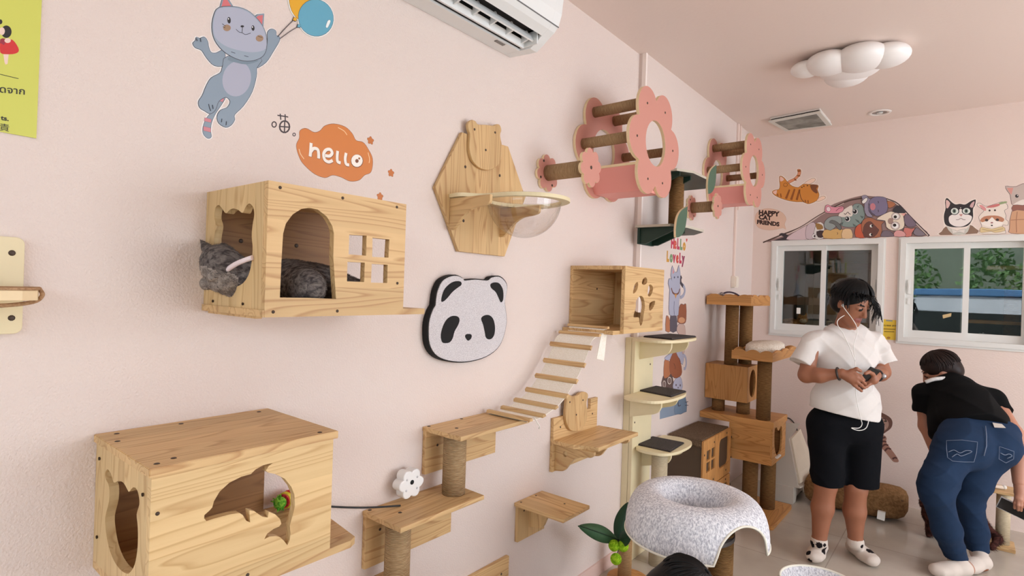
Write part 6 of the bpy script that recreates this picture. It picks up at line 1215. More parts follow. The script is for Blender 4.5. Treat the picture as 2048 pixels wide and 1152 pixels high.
st.add((44, 38, 42), [(-0.1526,2.1442),(-0.1548,2.1874),(-0.1466,2.2346),(-0.1514,2.2779),(-0.1465,2.3062),(-0.1352,2.3068),(-0.1139,2.28),(-0.0911,2.2603),(-0.0653,2.2623),(-0.0359,2.2555),(-0.0074,2.276),(0.0175,2.2872),(0.0224,2.2784),(0.0179,2.2448),(0.0084,2.2198),(0.0105,2.1638),(0.0033,2.1362),(-0.0104,2.1089),(-0.0319,2.0958),(-0.0832,2.0934),(-0.1206,2.0998),(-0.1435,2.1151)], 3)
st.add((226, 190, 184), [(-0.1429,2.2391),(-0.1464,2.2871),(-0.1398,2.2962),(-0.1212,2.271),(-0.1316,2.2384)], 2); st.add((208, 170, 170), [(-0.0101,2.2397),(0.0001,2.2647),(0.0157,2.2752),(0.0121,2.2475),(0.0046,2.2294)], 2)
st.add((240, 230, 226), [(-0.0617,2.2361),(-0.0534,2.2238),(-0.0417,2.1949),(-0.0122,2.1791),(0.0044,2.1641),(-0.0038,2.1319),(-0.0321,2.1052),(-0.0612,2.0971),(-0.0946,2.1034),(-0.1213,2.1284),(-0.126,2.1667),(-0.1115,2.1848),(-0.0784,2.1971),(-0.0679,2.22)], 3)
for e in ([(-0.0729,2.21),(-0.0747,2.1999),(-0.0805,2.192),(-0.089,2.1879),(-0.0986,2.1885),(-0.1073,2.1936),(-0.1136,2.2022),(-0.116,2.2127),(-0.1141,2.2228),(-0.1083,2.2307),(-0.0997,2.2347),(-0.0901,2.2341),(-0.0814,2.229),(-0.0752,2.2204)], [(-0.0056,2.2067),(-0.0076,2.1975),(-0.0134,2.1904),(-0.022,2.1868),(-0.0318,2.1873),(-0.0406,2.192),(-0.0469,2.1999),(-0.0493,2.2095),(-0.0474,2.2187),(-0.0415,2.2259),(-0.0328,2.2295),(-0.0231,2.2288),(-0.0142,2.2241),(-0.008,2.2162)]): st.add((222, 226, 220), e, 0, 0.005, (16, 14, 18))
for e in ([(-0.0855,2.2117),(-0.0864,2.2048),(-0.0893,2.1994),(-0.0937,2.1965),(-0.0987,2.1968),(-0.1032,2.2002),(-0.1065,2.206),(-0.1078,2.2131),(-0.1068,2.22),(-0.1039,2.2255),(-0.0995,2.2283),(-0.0945,2.228),(-0.09,2.2246),(-0.0867,2.2188)], [(-0.018,2.2075),(-0.0189,2.2006),(-0.0218,2.1953),(-0.0261,2.1925),(-0.0309,2.1928),(-0.0354,2.1961),(-0.0386,2.2019),(-0.0398,2.2089),(-0.0389,2.2157),(-0.036,2.2211),(-0.0317,2.2239),(-0.0268,2.2236),(-0.0224,2.2202),(-0.0192,2.2145)]): st.add((120, 140, 130), e, 0)
for e in ([(-0.0903,2.212),(-0.0908,2.2079),(-0.0923,2.2047),(-0.0947,2.203),(-0.0973,2.2032),(-0.0998,2.2052),(-0.1015,2.2086),(-0.1022,2.2128),(-0.1017,2.2168),(-0.1001,2.22),(-0.0978,2.2217),(-0.0951,2.2215),(-0.0927,2.2196),(-0.091,2.2162)], [(-0.0227,2.2078),(-0.0232,2.2038),(-0.0247,2.2006),(-0.027,2.1989),(-0.0296,2.1991),(-0.032,2.201),(-0.0337,2.2044),(-0.0343,2.2085),(-0.0339,2.2126),(-0.0323,2.2157),(-0.03,2.2174),(-0.0274,2.2172),(-0.0251,2.2153),(-0.0234,2.2119)]): st.add((16, 14, 18), e, 0)
st.line((16, 14, 18), [(-0.0746,2.2214),(-0.0615,2.2281),(-0.0478,2.2216)], 0.006)
st.add((196, 140, 134), [(-0.069,2.1871),(-0.0469,2.1867),(-0.0557,2.1698)], 0); st.line((120, 90, 90), [(-0.0846,2.1478),(-0.0698,2.1485),(-0.0572,2.1572),(-0.0441,2.1471),(-0.0313,2.145)], 0.003)
st.add((230, 222, 214), [(-0.109,2.0827),(-0.0751,2.0647),(-0.0642,2.0714),(-0.0315,2.0794),(-0.0344,2.049),(-0.0639,2.0596),(-0.1007,2.0491)], 0, 0.002, (150, 140, 134))
st.done('cat_portrait_sticker', 'black and white cat sticker wearing round glasses and a bow tie', 'sticker', 'portrait cats above the right window')

st = Sticker('y', Y1, -1)
blob((236, 222, 210), [(0.042,2.162),(0.0591,2.1888),(0.0693,2.2067),(0.0367,2.2366),(0.0308,2.2555),(0.0468,2.259),(0.0757,2.2339),(0.1105,2.2407),(0.1447,2.2543),(0.1686,2.2594),(0.1895,2.2398),(0.1935,2.2124),(0.1768,2.1999),(0.1862,2.1631),(0.1852,2.1359),(0.1991,2.1217),(0.1963,2.0947),(0.1758,2.1002),(0.1693,2.0868),(0.1892,2.0407),(0.1119,2.0367),(0.0449,2.0461),(0.0616,2.087),(0.0518,2.1245)], 2, 0.002)
st.add((222, 150, 150), [(0.0418,2.2432),(0.0578,2.2444),(0.0795,2.2198),(0.0764,2.2016),(0.0584,2.2166)], 2); st.add((206, 120, 116), [(0.0793,2.2291),(0.1105,2.2407),(0.1483,2.2495),(0.1521,2.2356),(0.1213,2.224),(0.0899,2.2238)], 2); st.add((150, 164, 120), [(0.1482,2.2541),(0.1821,2.263),(0.1908,2.2533),(0.1553,2.2422)], 2)
st.add((190, 130, 100), [(0.0497,2.1385),(0.0703,2.1628),(0.1053,2.1677),(0.1469,2.163),(0.1783,2.1408),(0.1686,2.1187),(0.1306,2.1251),(0.1125,2.1581),(0.0958,2.1269),(0.0607,2.124)], 2)
st.add((244, 234, 226), [(0.0573,2.1196),(0.0956,2.1361),(0.1143,2.1557),(0.134,2.1295),(0.1703,2.1186),(0.1623,2.0962),(0.1143,2.0847),(0.0719,2.1004)], 2)
for e in ([(0.0942,2.1362),(0.0934,2.1322),(0.0909,2.1291),(0.0873,2.1275),(0.0832,2.1277),(0.0795,2.1297),(0.0769,2.1331),(0.0759,2.1371),(0.0767,2.1411),(0.0792,2.1441),(0.0828,2.1457),(0.0869,2.1455),(0.0906,2.1435),(0.0932,2.1402)], [(0.1514,2.1355),(0.1506,2.1315),(0.1482,2.1285),(0.1446,2.1269),(0.1406,2.1271),(0.137,2.1291),(0.1344,2.1324),(0.1334,2.1364),(0.1342,2.1403),(0.1367,2.1434),(0.1402,2.1449),(0.1442,2.1447),(0.1478,2.1428),(0.1504,2.1395)], [(0.1048,2.2035),(0.1043,2.2006),(0.1028,2.1983),(0.1006,2.1971),(0.0981,2.1972),(0.0958,2.1987),(0.0942,2.2012),(0.0936,2.2042),(0.094,2.2072),(0.0955,2.2095),(0.0978,2.2107),(0.1002,2.2105),(0.1025,2.209),(0.1041,2.2065)], [(0.1335,2.2035),(0.1331,2.2006),(0.1316,2.1983),(0.1294,2.1971),(0.1269,2.1973),(0.1247,2.1987),(0.1231,2.2012),(0.1225,2.2042),(0.1229,2.2072),(0.1244,2.2095),(0.1266,2.2106),(0.1291,2.2105),(0.1313,2.209),(0.1329,2.2065)], [(0.1195,2.0973),(0.119,2.0953),(0.1175,2.0938),(0.1153,2.093),(0.1128,2.0931),(0.1106,2.0941),(0.109,2.0958),(0.1084,2.0978),(0.1089,2.0998),(0.1104,2.1013),(0.1126,2.1021),(0.1151,2.102),(0.1173,2.101),(0.1189,2.0993)]): st.add((60, 44, 42), e, 0)
st.add((170, 120, 120), [(0.1204,2.1165),(0.1198,2.1141),(0.1179,2.1123),(0.1152,2.1114),(0.1121,2.1115),(0.1092,2.1127),(0.1073,2.1147),(0.1065,2.1172),(0.1071,2.1195),(0.109,2.1213),(0.1118,2.1223),(0.1149,2.1221),(0.1177,2.1209),(0.1197,2.1189)], 0)
st.add((222, 198, 150), [(0.0581,2.0872),(0.1146,2.071),(0.1693,2.0868),(0.1836,2.059),(0.1325,2.0474),(0.1114,2.0573),(0.0625,2.05),(0.0517,2.0597)], 2, 0.002, (150, 120, 90)); st.line((160, 130, 96), [(0.062,2.0732),(0.1149,2.0595),(0.1731,2.0731)], 0.003)
st.done('cat_portrait_sticker', 'white and tan cat sticker in a knitted hood with pink feather', 'sticker', 'portrait cats above the right window')

st = Sticker('y', Y1, -1)
K = (110, 84, 80)
blob((196, 178, 170), [(0.1796,2.3674),(0.2035,2.3617),(0.2371,2.36),(0.2666,2.3752),(0.2995,2.3744),(0.3326,2.3492),(0.3583,2.3513),(0.3559,2.3163),(0.3407,2.2778),(0.3419,2.2248),(0.2301,2.2302),(0.2126,2.2607),(0.2065,2.3063),(0.1906,2.3348)], 2, 0.003)
st.add((214, 150, 140), [(0.1867,2.3555),(0.2205,2.3525),(0.2115,2.3059),(0.1975,2.3296)], 0)
st.add((50, 40, 42), [(0.2496,2.2939),(0.2488,2.2889),(0.2463,2.285),(0.2426,2.2831),(0.2385,2.2834),(0.2347,2.2859),(0.232,2.2902),(0.2309,2.2954),(0.2317,2.3004),(0.2342,2.3042),(0.2379,2.3062),(0.2421,2.3058),(0.2459,2.3033),(0.2486,2.299)], 0); st.add((230, 228, 224), [(0.2462,2.2977),(0.246,2.2962),(0.2453,2.295),(0.2442,2.2944),(0.243,2.2945),(0.2419,2.2953),(0.2412,2.2966),(0.2409,2.2982),(0.2411,2.2997),(0.2418,2.3009),(0.2429,2.3015),(0.244,2.3014),(0.2451,2.3006),(0.2459,2.2993)], 0); st.add((50, 40, 42), [(0.3106,2.289),(0.3098,2.2841),(0.3074,2.2803),(0.3038,2.2783),(0.2997,2.2786),(0.296,2.2812),(0.2933,2.2854),(0.2923,2.2905),(0.2931,2.2954),(0.2955,2.2993),(0.2992,2.3012),(0.3032,2.3009),(0.307,2.2983),(0.3096,2.2941)], 0)
st.add((232, 220, 212), [(0.2265,2.2417),(0.256,2.262),(0.2856,2.2687),(0.3156,2.2443),(0.329,2.2234),(0.2301,2.2302)], 2)
blob((150, 96, 84), [(0.2234,2.2329),(0.2701,2.2275),(0.3419,2.2248),(0.3462,2.1804),(0.2775,2.1935),(0.221,2.1926)], 2)
blob((206, 158, 124), [(0.2177,2.1883),(0.2775,2.1913),(0.3494,2.1802),(0.3592,2.0343),(0.2179,2.0396),(0.2087,2.0715)], 2)
for q in ([(0.2445,2.1866),(0.241,2.124),(0.2446,2.0431)], [(0.2124,2.13),(0.279,2.131),(0.3508,2.1228)]): st.line((160, 112, 86), q, 0.004)
st.done('cat_portrait_sticker', 'grey kitten sticker in a brown muffler at the right edge', 'sticker', 'portrait cats above the right window')

# ---- photo-like cat peeking, low on the far wall behind the man
st = Sticker('y', Y1, -1); K = (70, 40, 40)
st.add((110, 76, 66), [(-0.5118,0.6756),(-0.478,0.6712),(-0.4398,0.6477),(-0.4266,0.6151),(-0.4337,0.574),(-0.4619,0.5388),(-0.4947,0.5126),(-0.5253,0.5472),(-0.5272,0.6175)], 3)
st.add((176, 142, 128), [(-0.5108,0.6405),(-0.4813,0.6405),(-0.4557,0.62),(-0.4506,0.5859),(-0.4664,0.553),(-0.4953,0.5326),(-0.5174,0.5688)], 3)
for q in ([(-0.4897,0.6391),(-0.4727,0.632),(-0.4639,0.6135)], [(-0.4968,0.5906),(-0.4857,0.5846),(-0.4759,0.5944)]): st.line((60, 36, 36), q, 0.006)
for e in ([(-0.4673,0.6179),(-0.4679,0.6152),(-0.4697,0.6128),(-0.4724,0.6112),(-0.4753,0.6107),(-0.478,0.6113),(-0.4799,0.6131),(-0.4807,0.6156),(-0.4801,0.6183),(-0.4783,0.6207),(-0.4756,0.6223),(-0.4727,0.6228),(-0.47,0.6222),(-0.4681,0.6204)], [(-0.4957,0.6109),(-0.4962,0.6082),(-0.4978,0.6058),(-0.5001,0.6043),(-0.5027,0.6038),(-0.5051,0.6046),(-0.5068,0.6064),(-0.5074,0.6089),(-0.5069,0.6116),(-0.5053,0.614),(-0.503,0.6155),(-0.5004,0.616),(-0.498,0.6152),(-0.4963,0.6134)]): st.add((60, 50, 30), e, 0)
st.add((206, 170, 160), [(-0.4702,0.5673),(-0.4716,0.5601),(-0.4761,0.5537),(-0.4827,0.5494),(-0.4902,0.548),(-0.497,0.5499),(-0.5018,0.5546),(-0.5036,0.5612),(-0.5021,0.5685),(-0.4976,0.5749),(-0.491,0.5792),(-0.4835,0.5805),(-0.4768,0.5787),(-0.472,0.574)], 2)
arm = [(-0.5155,0.4986),(-0.4736,0.5066),(-0.4604,0.4841),(-0.4639,0.4584),(-0.4294,0.4105),(-0.3952,0.3631),(-0.3797,0.3319),(-0.3899,0.3187),(-0.4146,0.3192),(-0.4402,0.3485),(-0.479,0.3952),(-0.5091,0.4192)]
st.add((168, 124, 108), arm, 3)
for q in ([(-0.5106,0.4743),(-0.4939,0.4806),(-0.4691,0.4954)], [(-0.5054,0.4401),(-0.4849,0.4593),(-0.4615,0.4609)], [(-0.492,0.4126),(-0.4717,0.4368),(-0.4483,0.4366)], [(-0.4704,0.389),(-0.4527,0.4127),(-0.431,0.4102)], [(-0.4192,0.3381),(-0.4047,0.3512),(-0.3908,0.3492)]): st.line((92, 56, 52), q, 0.012)
st.done('peeking_cat_sticker', 'tabby cat sticker stretching a striped arm, low on the wall beside the man in white', 'sticker')

# ---- yellow notice between the windows
t = thing('notice', 'small yellow notice on the far wall between the two windows', 'notice', (-0.46, Y1, 1.25))
nq = [(-0.5363,1.4021),(-0.3995,1.3969),(-0.397,1.2452),(-0.5321,1.2457)]
part('sheet', MB().slab('y', nq, Y1-0.003, Y1-0.001), plain('yellow_paper', C(226, 190, 60), 0.5), t)
st = Sticker('y', Y1-0.003, -1)
p0, p1 = [(-0.5286,1.3461),(-0.4086,1.3507)]
L = p1[0]-p0[0]; st.write((60, 44, 20), "CAT'S PINK SAVE", p0, L/8.2, a=(1, (p1[1]-p0[1])/L), bold=0.04)
for q in ([(-0.5052,1.3259),(-0.4272,1.3279)], [(-0.4986,1.3065),(-0.4341,1.3085)]): st.line((120, 92, 30), q, 0.006)
for e in ([(-0.5081,1.2631),(-0.5091,1.2591),(-0.5119,1.2557),(-0.5161,1.2536),(-0.5209,1.2532),(-0.5252,1.2546),(-0.5282,1.2575),(-0.5294,1.2614),(-0.5285,1.2654),(-0.5256,1.2688),(-0.5214,1.2709),(-0.5166,1.2713),(-0.5123,1.2699),(-0.5093,1.267)], [(-0.4568,1.2609),(-0.4578,1.2569),(-0.4611,1.2535),(-0.4658,1.2514),(-0.4712,1.251),(-0.476,1.2523),(-0.4794,1.2552),(-0.4807,1.259),(-0.4797,1.263),(-0.4764,1.2664),(-0.4716,1.2685),(-0.4663,1.2689),(-0.4614,1.2676),(-0.458,1.2647)], [(-0.4048,1.2616),(-0.4055,1.2576),(-0.4079,1.2543),(-0.4114,1.2523),(-0.4153,1.252),(-0.4189,1.2534),(-0.4215,1.2563),(-0.4225,1.2601),(-0.4217,1.2641),(-0.4193,1.2674),(-0.4158,1.2694),(-0.4119,1.2697),(-0.4083,1.2683),(-0.4057,1.2654)]): st.add((176, 124, 50), e, 2)
st.add((150, 150, 140), [(-0.489,1.3977),(-0.4469,1.3966),(-0.4466,1.3859),(-0.4887,1.3868)], 0)
part('print', st.mb, st.mats, t)

# ---- HELLO LOVELY and the tower of cats on the long wall
st = Sticker('x', X1, 1)
cols = [(196, 52, 84), (206, 84, 70), (186, 60, 90), (120, 150, 110), (206, 150, 60)]
for word, (p0, p1, p2), cc in (('HeLLo', [(3.424,1.8443),(3.6666,1.846),(3.4154,1.9125)], cols), ('LoveLy', [(3.3637,1.7537),(3.6632,1.7555),(3.3586,1.8195)], cols[::-1]+[(150, 60, 90)])):
    n = len(word); h = (p2[1]-p0[1])*1.30
    for i, ch in enumerate(word):
        o_ = (p0[0]+(p1[0]-p0[0])*i/n, p0[1]+(p1[1]-p0[1])*i/n)
        st.write(cc[i % len(cc)], ch, o_, h if ch.isupper() else h*1.05, a=(0.85, 0), bold=0.075)
hx = (3.6792,1.9119)
st.add((206, 70, 70), [(hx[0], hx[1]-0.012), (hx[0]+0.012, hx[1]+0.004), (hx[0]+0.006, hx[1]+0.012), (hx[0], hx[1]+0.006), (hx[0]-0.006, hx[1]+0.012), (hx[0]-0.012, hx[1]+0.004)], 2)
st.done('hello_lovely_sticker', 'coloured HELLO LOVELY lettering on the wall under the dark green shelf', 'sticker')

st = Sticker('x', X1, 1); K = (84, 70, 84)
BR1, BR2, GRB = (176, 112, 78), (150, 88, 62), (172, 174, 196)
st.add((134, 150, 170), [(3.3388,0.7519),(3.3335,0.9387),(3.4217,0.947),(3.743,0.8589),(3.7741,0.7325),(3.5538,0.7415)], 0)
blob((112, 136, 160), [(3.5724,0.7484),(3.5722,0.812),(3.6058,0.8467),(3.6794,0.8569),(3.7447,0.8384),(3.7737,0.7377)], 2, 0.002)
blob((92, 74, 72), [(3.3549,0.9455),(3.367,1.019),(3.4376,1.0356),(3.5088,1.0141),(3.5523,0.9123),(3.5418,0.8941)], 2, 0.002)
for e in ([(3.4975,0.9787),(3.4954,0.9701),(3.4881,0.9639),(3.4771,0.9612),(3.4646,0.9626),(3.4532,0.9678),(3.4449,0.9757),(3.4415,0.9847),(3.4436,0.9932),(3.4508,0.9994),(3.4616,1.0021),(3.474,1.0008),(3.4856,0.9957),(3.494,0.9878)], [(3.409,0.9655),(3.4076,0.9575),(3.4024,0.9515),(3.3946,0.9488),(3.3855,0.9499),(3.3772,0.9545),(3.3711,0.9617),(3.3685,0.9701),(3.3698,0.9781),(3.3749,0.9841),(3.3827,0.9868),(3.3917,0.9859),(3.4002,0.9813),(3.4063,0.974)]): st.add((120, 100, 96), e, 0, 0.004, (220, 214, 206))
blob(GRB, [(3.5351,0.9192),(3.5364,0.9628),(3.5825,0.9871),(3.644,0.9857),(3.6797,0.947),(3.6762,0.8973)], 2, 0.002)
for e in ([(3.5863,0.9396),(3.5856,0.9363),(3.5831,0.9338),(3.5793,0.9328),(3.575,0.9333),(3.5709,0.9352),(3.568,0.9383),(3.5668,0.9418),(3.5675,0.9452),(3.57,0.9476),(3.5737,0.9487),(3.5781,0.9482),(3.5821,0.9462),(3.5851,0.9432)], [(3.656,0.9297),(3.6553,0.9263),(3.6527,0.9238),(3.6488,0.9227),(3.6443,0.9232),(3.6402,0.9253),(3.6372,0.9284),(3.6359,0.932),(3.6366,0.9353),(3.6392,0.9378),(3.6431,0.9389),(3.6476,0.9384),(3.6517,0.9364),(3.6547,0.9333)], [(3.6223,0.9177),(3.6214,0.9157),(3.6188,0.9142),(3.6149,0.9138),(3.6105,0.9143),(3.6065,0.9157),(3.6036,0.9178),(3.6025,0.92),(3.6033,0.9221),(3.6059,0.9235),(3.6097,0.924),(3.6142,0.9235),(3.6182,0.922),(3.6211,0.92)]): st.add(K, e, 0)
blob(BR1, [(3.3759,1.0181),(3.3777,1.1118),(3.408,1.1264),(3.4552,1.1055),(3.4845,1.0262),(3.4173,1.0044)], 2, 0.002)
blob(GRB, [(3.3804,1.1351),(3.4515,1.1535),(3.5677,1.1745),(3.6704,1.1877),(3.6897,1.1364),(3.675,1.0675),(3.5474,1.1271),(3.4314,1.1169)], 2, 0.002)
blob(BR2, [(3.472,1.037),(3.4598,1.1051),(3.4982,1.1501),(3.5443,1.1663),(3.583,1.1342),(3.6356,1.0907),(3.6689,1.018),(3.6311,0.992),(3.5461,0.9909)], 2, 0.002)
for q in ([(3.5265,1.0899),(3.5524,1.0634),(3.5487,1.0491)], [(3.6088,1.1175),(3.6356,1.0907)]): st.line((96, 52, 40), q, 0.006)
st.line(GRB, [(3.6744,1.1375),(3.7222,1.1139),(3.7385,1.0721),(3.7233,1.0381),(3.6975,1.0404)], 0.02)
blob((198, 170, 160), [(3.5576,1.302),(3.5788,1.3404),(3.6273,1.3488),(3.6921,1.3269),(3.7106,1.2557),(3.7121,1.1751),(3.6744,1.1375),(3.6535,1.1788),(3.6562,1.2384)], 2, 0.002)
blob(BR1, [(3.3828,1.3088),(3.3831,1.3934),(3.4003,1.4044),(3.4338,1.3829),(3.4628,1.3057)], 2, 0.002)
blob(BR2, [(3.5651,1.3604),(3.5824,1.4482),(3.6168,1.4795),(3.6625,1.4724),(3.7002,1.4773),(3.7111,1.3766),(3.6777,1.3473)], 2, 0.002)
st.add((206, 150, 112), [(3.6886,1.3691),(3.6838,1.3605),(3.6688,1.354),(3.6469,1.3507),(3.6224,1.3514),(3.6003,1.3558),(3.5848,1.3631),(3.5788,1.3718),(3.5834,1.3802),(3.5978,1.3867),(3.6193,1.39),(3.6438,1.3895),(3.6663,1.3852),(3.6824,1.3779)], 2)
blob((86, 80, 92), [(3.4489,1.3063),(3.4507,1.4016),(3.4656,1.4185),(3.4973,1.4026),(3.5296,1.4137),(3.5514,1.3802),(3.5528,1.3022)], 2, 0.002)
blob((168, 170, 190), [(3.4316,1.4114),(3.4204,1.4969),(3.4237,1.5728),(3.398,1.6101),(3.4093,1.6406),(3.4415,1.6398),(3.4615,1.6213),(3.435,1.6634),(3.4533,1.7261),(3.4913,1.6895),(3.5316,1.6912),(3.5571,1.7353),(3.5864,1.674),(3.5814,1.6149),(3.5983,1.5563),(3.5785,1.4972),(3.5735,1.4071),(3.5136,1.4052)], 2, 0.002)
st.line((112, 70, 60), [(3.4459,1.5828),(3.4713,1.5545),(3.5146,1.5435),(3.5621,1.5509),(3.5841,1.5806)], 0.012); st.add((196, 140, 70), [(3.498,1.5433),(3.5385,1.5438),(3.5217,1.5146)], 0)
for e in ([(3.4989,1.6532),(3.4982,1.6503),(3.4957,1.6478),(3.4921,1.6464),(3.4879,1.6463),(3.484,1.6474),(3.4812,1.6497),(3.4801,1.6526),(3.4808,1.6555),(3.4832,1.6579),(3.4868,1.6594),(3.491,1.6595),(3.4949,1.6584),(3.4977,1.6561)], [(3.5561,1.6572),(3.5553,1.6542),(3.5528,1.6517),(3.5491,1.6503),(3.5448,1.6501),(3.5408,1.6513),(3.538,1.6536),(3.5368,1.6565),(3.5375,1.6595),(3.54,1.6619),(3.5437,1.6634),(3.548,1.6635),(3.552,1.6624),(3.5549,1.6601)]): st.add((60, 60, 84), e, 0)
st.add((208, 140, 140), [(3.4597,1.6738),(3.4591,1.712),(3.487,1.6845)], 0); st.line((80, 80, 110), [(3.4993,1.4971),(3.4984,1.4489),(3.5086,1.4082)], 0.005)
st.line((160, 164, 186), [(3.6011,1.5219),(3.6497,1.5371),(3.6721,1.5723),(3.6444,1.6017),(3.6112,1.6108)], 0.022); st.line((70, 60, 70), [(3.6372,1.5985),(3.6006,1.6203),(3.5937,1.6447),(3.6071,1.6629)], 0.022)
for q in ([(3.7476,0.8025),(3.7894,0.8018)], [(3.7493,0.7819),(3.7969,0.7752)], [(3.6148,0.8257),(3.6272,0.7944),(3.6593,0.7947)]): st.line(K, q, 0.004)
st.done('cat_tower_sticker', 'tall wall sticker of stacked cartoon cats between the birch tower and corner', 'sticker')

# ================================================================== people and cats: smooth bodies grown from tapered limbs
def V3(p): return np.array([float(q) for q in p])
AXR, AXF, AXU = np.array([rt.x, rt.y, 0]), np.array([-fw.x, -fw.y, 0]), np.array([0, 0, 1.0])   # right, towards the room's front, up
BASIS = np.stack([AXR, AXF, AXU])
class Body:
    """signed-distance solid: tapered capsules and ellipsoids blended together, then meshed"""
    def __init__(s, k=0.02): s.p = []; s.k = k; s.cuts = []; s.subs = []
    def limb(s, pts, radii, mi=0, k=None):
        pts = [V3(p) for p in pts]
        for i in range(len(pts)-1): s.p.append(('c', pts[i], pts[i+1], radii[i], radii[i+1], mi, s.k if k is None else k))
        return s
    def sleeve(s, a, b, ra, rb, mi=0, k=None):
        """tapered tube cut square at its far end"""
        s.p.append(('k', V3(a), V3(b), ra, rb, mi, s.k if k is None else k)); return s
    def ell(s, c, r, rot=None, mi=0, k=None):
        s.p.append(('e', V3(c), np.array(r, float), BASIS if rot is None else np.array(rot), None, mi, s.k if k is None else k)); return s
    def cut(s, point, normal): s.cuts.append((V3(point), V3(normal)/np.linalg.norm(V3(normal)))); return s
    def sub(s, c, r, rot=None): s.subs.append(('e', V3(c), np.array(r, float), BASIS if rot is None else np.array(rot))); return s
    @staticmethod
    def dist(p, X):
        if p[0] in 'ck':
            a, b = p[1], p[2]; ab = b-a; L = ab@ab + 1e-12; t0 = ((X-a)@ab)/L
            t = np.clip(t0, 0, 1 if p[0] == 'c' else 1.3); q = X - a - t[..., None]*ab
            d = np.sqrt((q*q).sum(-1)) - (p[3] + (p[4]-p[3])*t)
            return d if p[0] == 'c' else np.maximum(d, (t0-1)*math.sqrt(L))
        q = (X-p[1])@p[3].T; r = p[2]; k0 = np.sqrt(((q/r)**2).sum(-1)); k1 = np.sqrt(((q/(r*r))**2).sum(-1)) + 1e-9
        return k0*(k0-1)/k1
    def bounds(s):
        lo, hi = np.full(3, 1e9), np.full(3, -1e9)
        for p in s.p:
            if p[0] in 'ck':
                m = max(p[3], p[4]); l, h = np.minimum(p[1], p[2])-m, np.maximum(p[1], p[2])+m
            else: m = p[2].max(); l, h = p[1]-m, p[1]+m
            lo, hi = np.minimum(lo, l), np.maximum(hi, h)
        return lo, hi
    def mesh(s, h, wob=None):
        lo, hi = s.bounds(); lo = lo - 3*h; n = np.ceil((hi+3*h-lo)/h).astype(int)+1
        D = np.full(tuple(n), 0.3, np.float32); M = np.zeros(tuple(n), np.int8); B = np.full(tuple(n), 0.3, np.float32)
        ax = [lo[i]+h*np.arange(n[i]) for i in range(3)]
        for p in s.p:
            if p[0] in 'ck': m = max(p[3], p[4]); l, u = np.minimum(p[1], p[2])-m, np.maximum(p[1], p[2])+m
            else: m = p[2].max(); l, u = p[1]-m, p[1]+m
            mg = p[6]*1.3+3*h
            i0 = np.clip(np.floor((l-mg-lo)/h).astype(int), 0, n-1); i1 = np.clip(np.ceil((u+mg-lo)/h).astype(int)+1, 1, n)
            sl = tuple(slice(a, b) for a, b in zip(i0, i1))
            X = np.stack(np.meshgrid(*[ax[i][i0[i]:i1[i]] for i in range(3)], indexing='ij'), -1)
            d = s.dist(p, X).astype(np.float32); o = D[sl]; k = max(p[6], 1e-4)
            hh = np.clip(0.5+0.5*(o-d)/k, 0, 1); D[sl] = o*(1-hh)+d*hh - k*hh*(1-hh)
            w = d < B[sl]; M[sl][w] = p[5]; B[sl] = np.minimum(B[sl], d)
        if s.cuts or s.subs or wob:
            X = np.stack(np.meshgrid(*ax, indexing='ij'), -1)
            if wob: D += wob(X).astype(np.float32)
            for c, nn in s.cuts: D = np.maximum(D, ((X-c)@nn).astype(np.float32))
            for q in s.subs: D = np.maximum(D, -s.dist(q, X).astype(np.float32))
        # surface nets
        S_ = D < 0; C8 = np.zeros(tuple(n-1), np.int8)
        for a in (0, 1):
            for b in (0, 1):
                for c in (0, 1): C8 += S_[a:n[0]-1+a, b:n[1]-1+b, c:n[2]-1+c]
        act = (C8 > 0) & (C8 < 8); idx = -np.ones(act.shape, int); I = np.argwhere(act); idx[act] = np.arange(len(I))
        acc = np.zeros((len(I), 3)); cnt = np.zeros(len(I))
        corners = [(a, b, c) for a in (0, 1) for b in (0, 1) for c in (0, 1)]
        for i in range(8):
            for j in range(i+1, 8):
                a, b = np.array(corners[i]), np.array(corners[j])
                if np.abs(a-b).sum() != 1: continue
                da, db = D[tuple((I+a).T)], D[tuple((I+b).T)]; m = (da < 0) != (db < 0)
                t = np.where(m, da/np.where(m, da-db, 1), 0)[:, None]
                acc += np.where(m[:, None], a + (b-a)*t, 0); cnt += m
        Vv = lo + (I + acc/np.maximum(cnt, 1)[:, None])*h
        mats = M[tuple(np.minimum(I + np.rint(acc/np.maximum(cnt, 1)[:, None]).astype(int), n-1).T)]
        F = []
        for axn in range(3):
            u, v = (axn+1) % 3, (axn+2) % 3
            sl0 = [slice(None)]*3; sl1 = [slice(None)]*3; sl0[axn] = slice(0, -1); sl1[axn] = slice(1, None)
            A, Bq = S_[tuple(sl0)], S_[tuple(sl1)]
            E_ = np.argwhere(A != Bq)
            E_ = E_[(E_[:, u] > 0) & (E_[:, v] > 0) & (E_[:, u] < n[u]-1) & (E_[:, v] < n[v]-1)]
            du = np.eye(3, dtype=int)[u]; dv = np.eye(3, dtype=int)[v]
            q = np.stack([idx[tuple((E_-du-dv).T)], idx[tuple((E_-dv).T)], idx[tuple(E_.T)], idx[tuple((E_-du).T)]], 1)
            fl = A[tuple(E_.T)]
            q[~fl] = q[~fl][:, ::-1]; F.append(q)
        F = np.concatenate(F)
        fm = mats[F[:, 0]]
        return Vv, F, fm
def add_body(mb, body, h, wob=None):
    v, f, m = body.mesh(h, wob); b = len(mb.v)
    mb.v += [tuple(float(c) for c in q) for q in v]; mb.f += [[b+int(i) for i in q] for q in f]; mb.m += [int(i) for i in m]; mb.smooth += [True]*len(f)
    return v, f
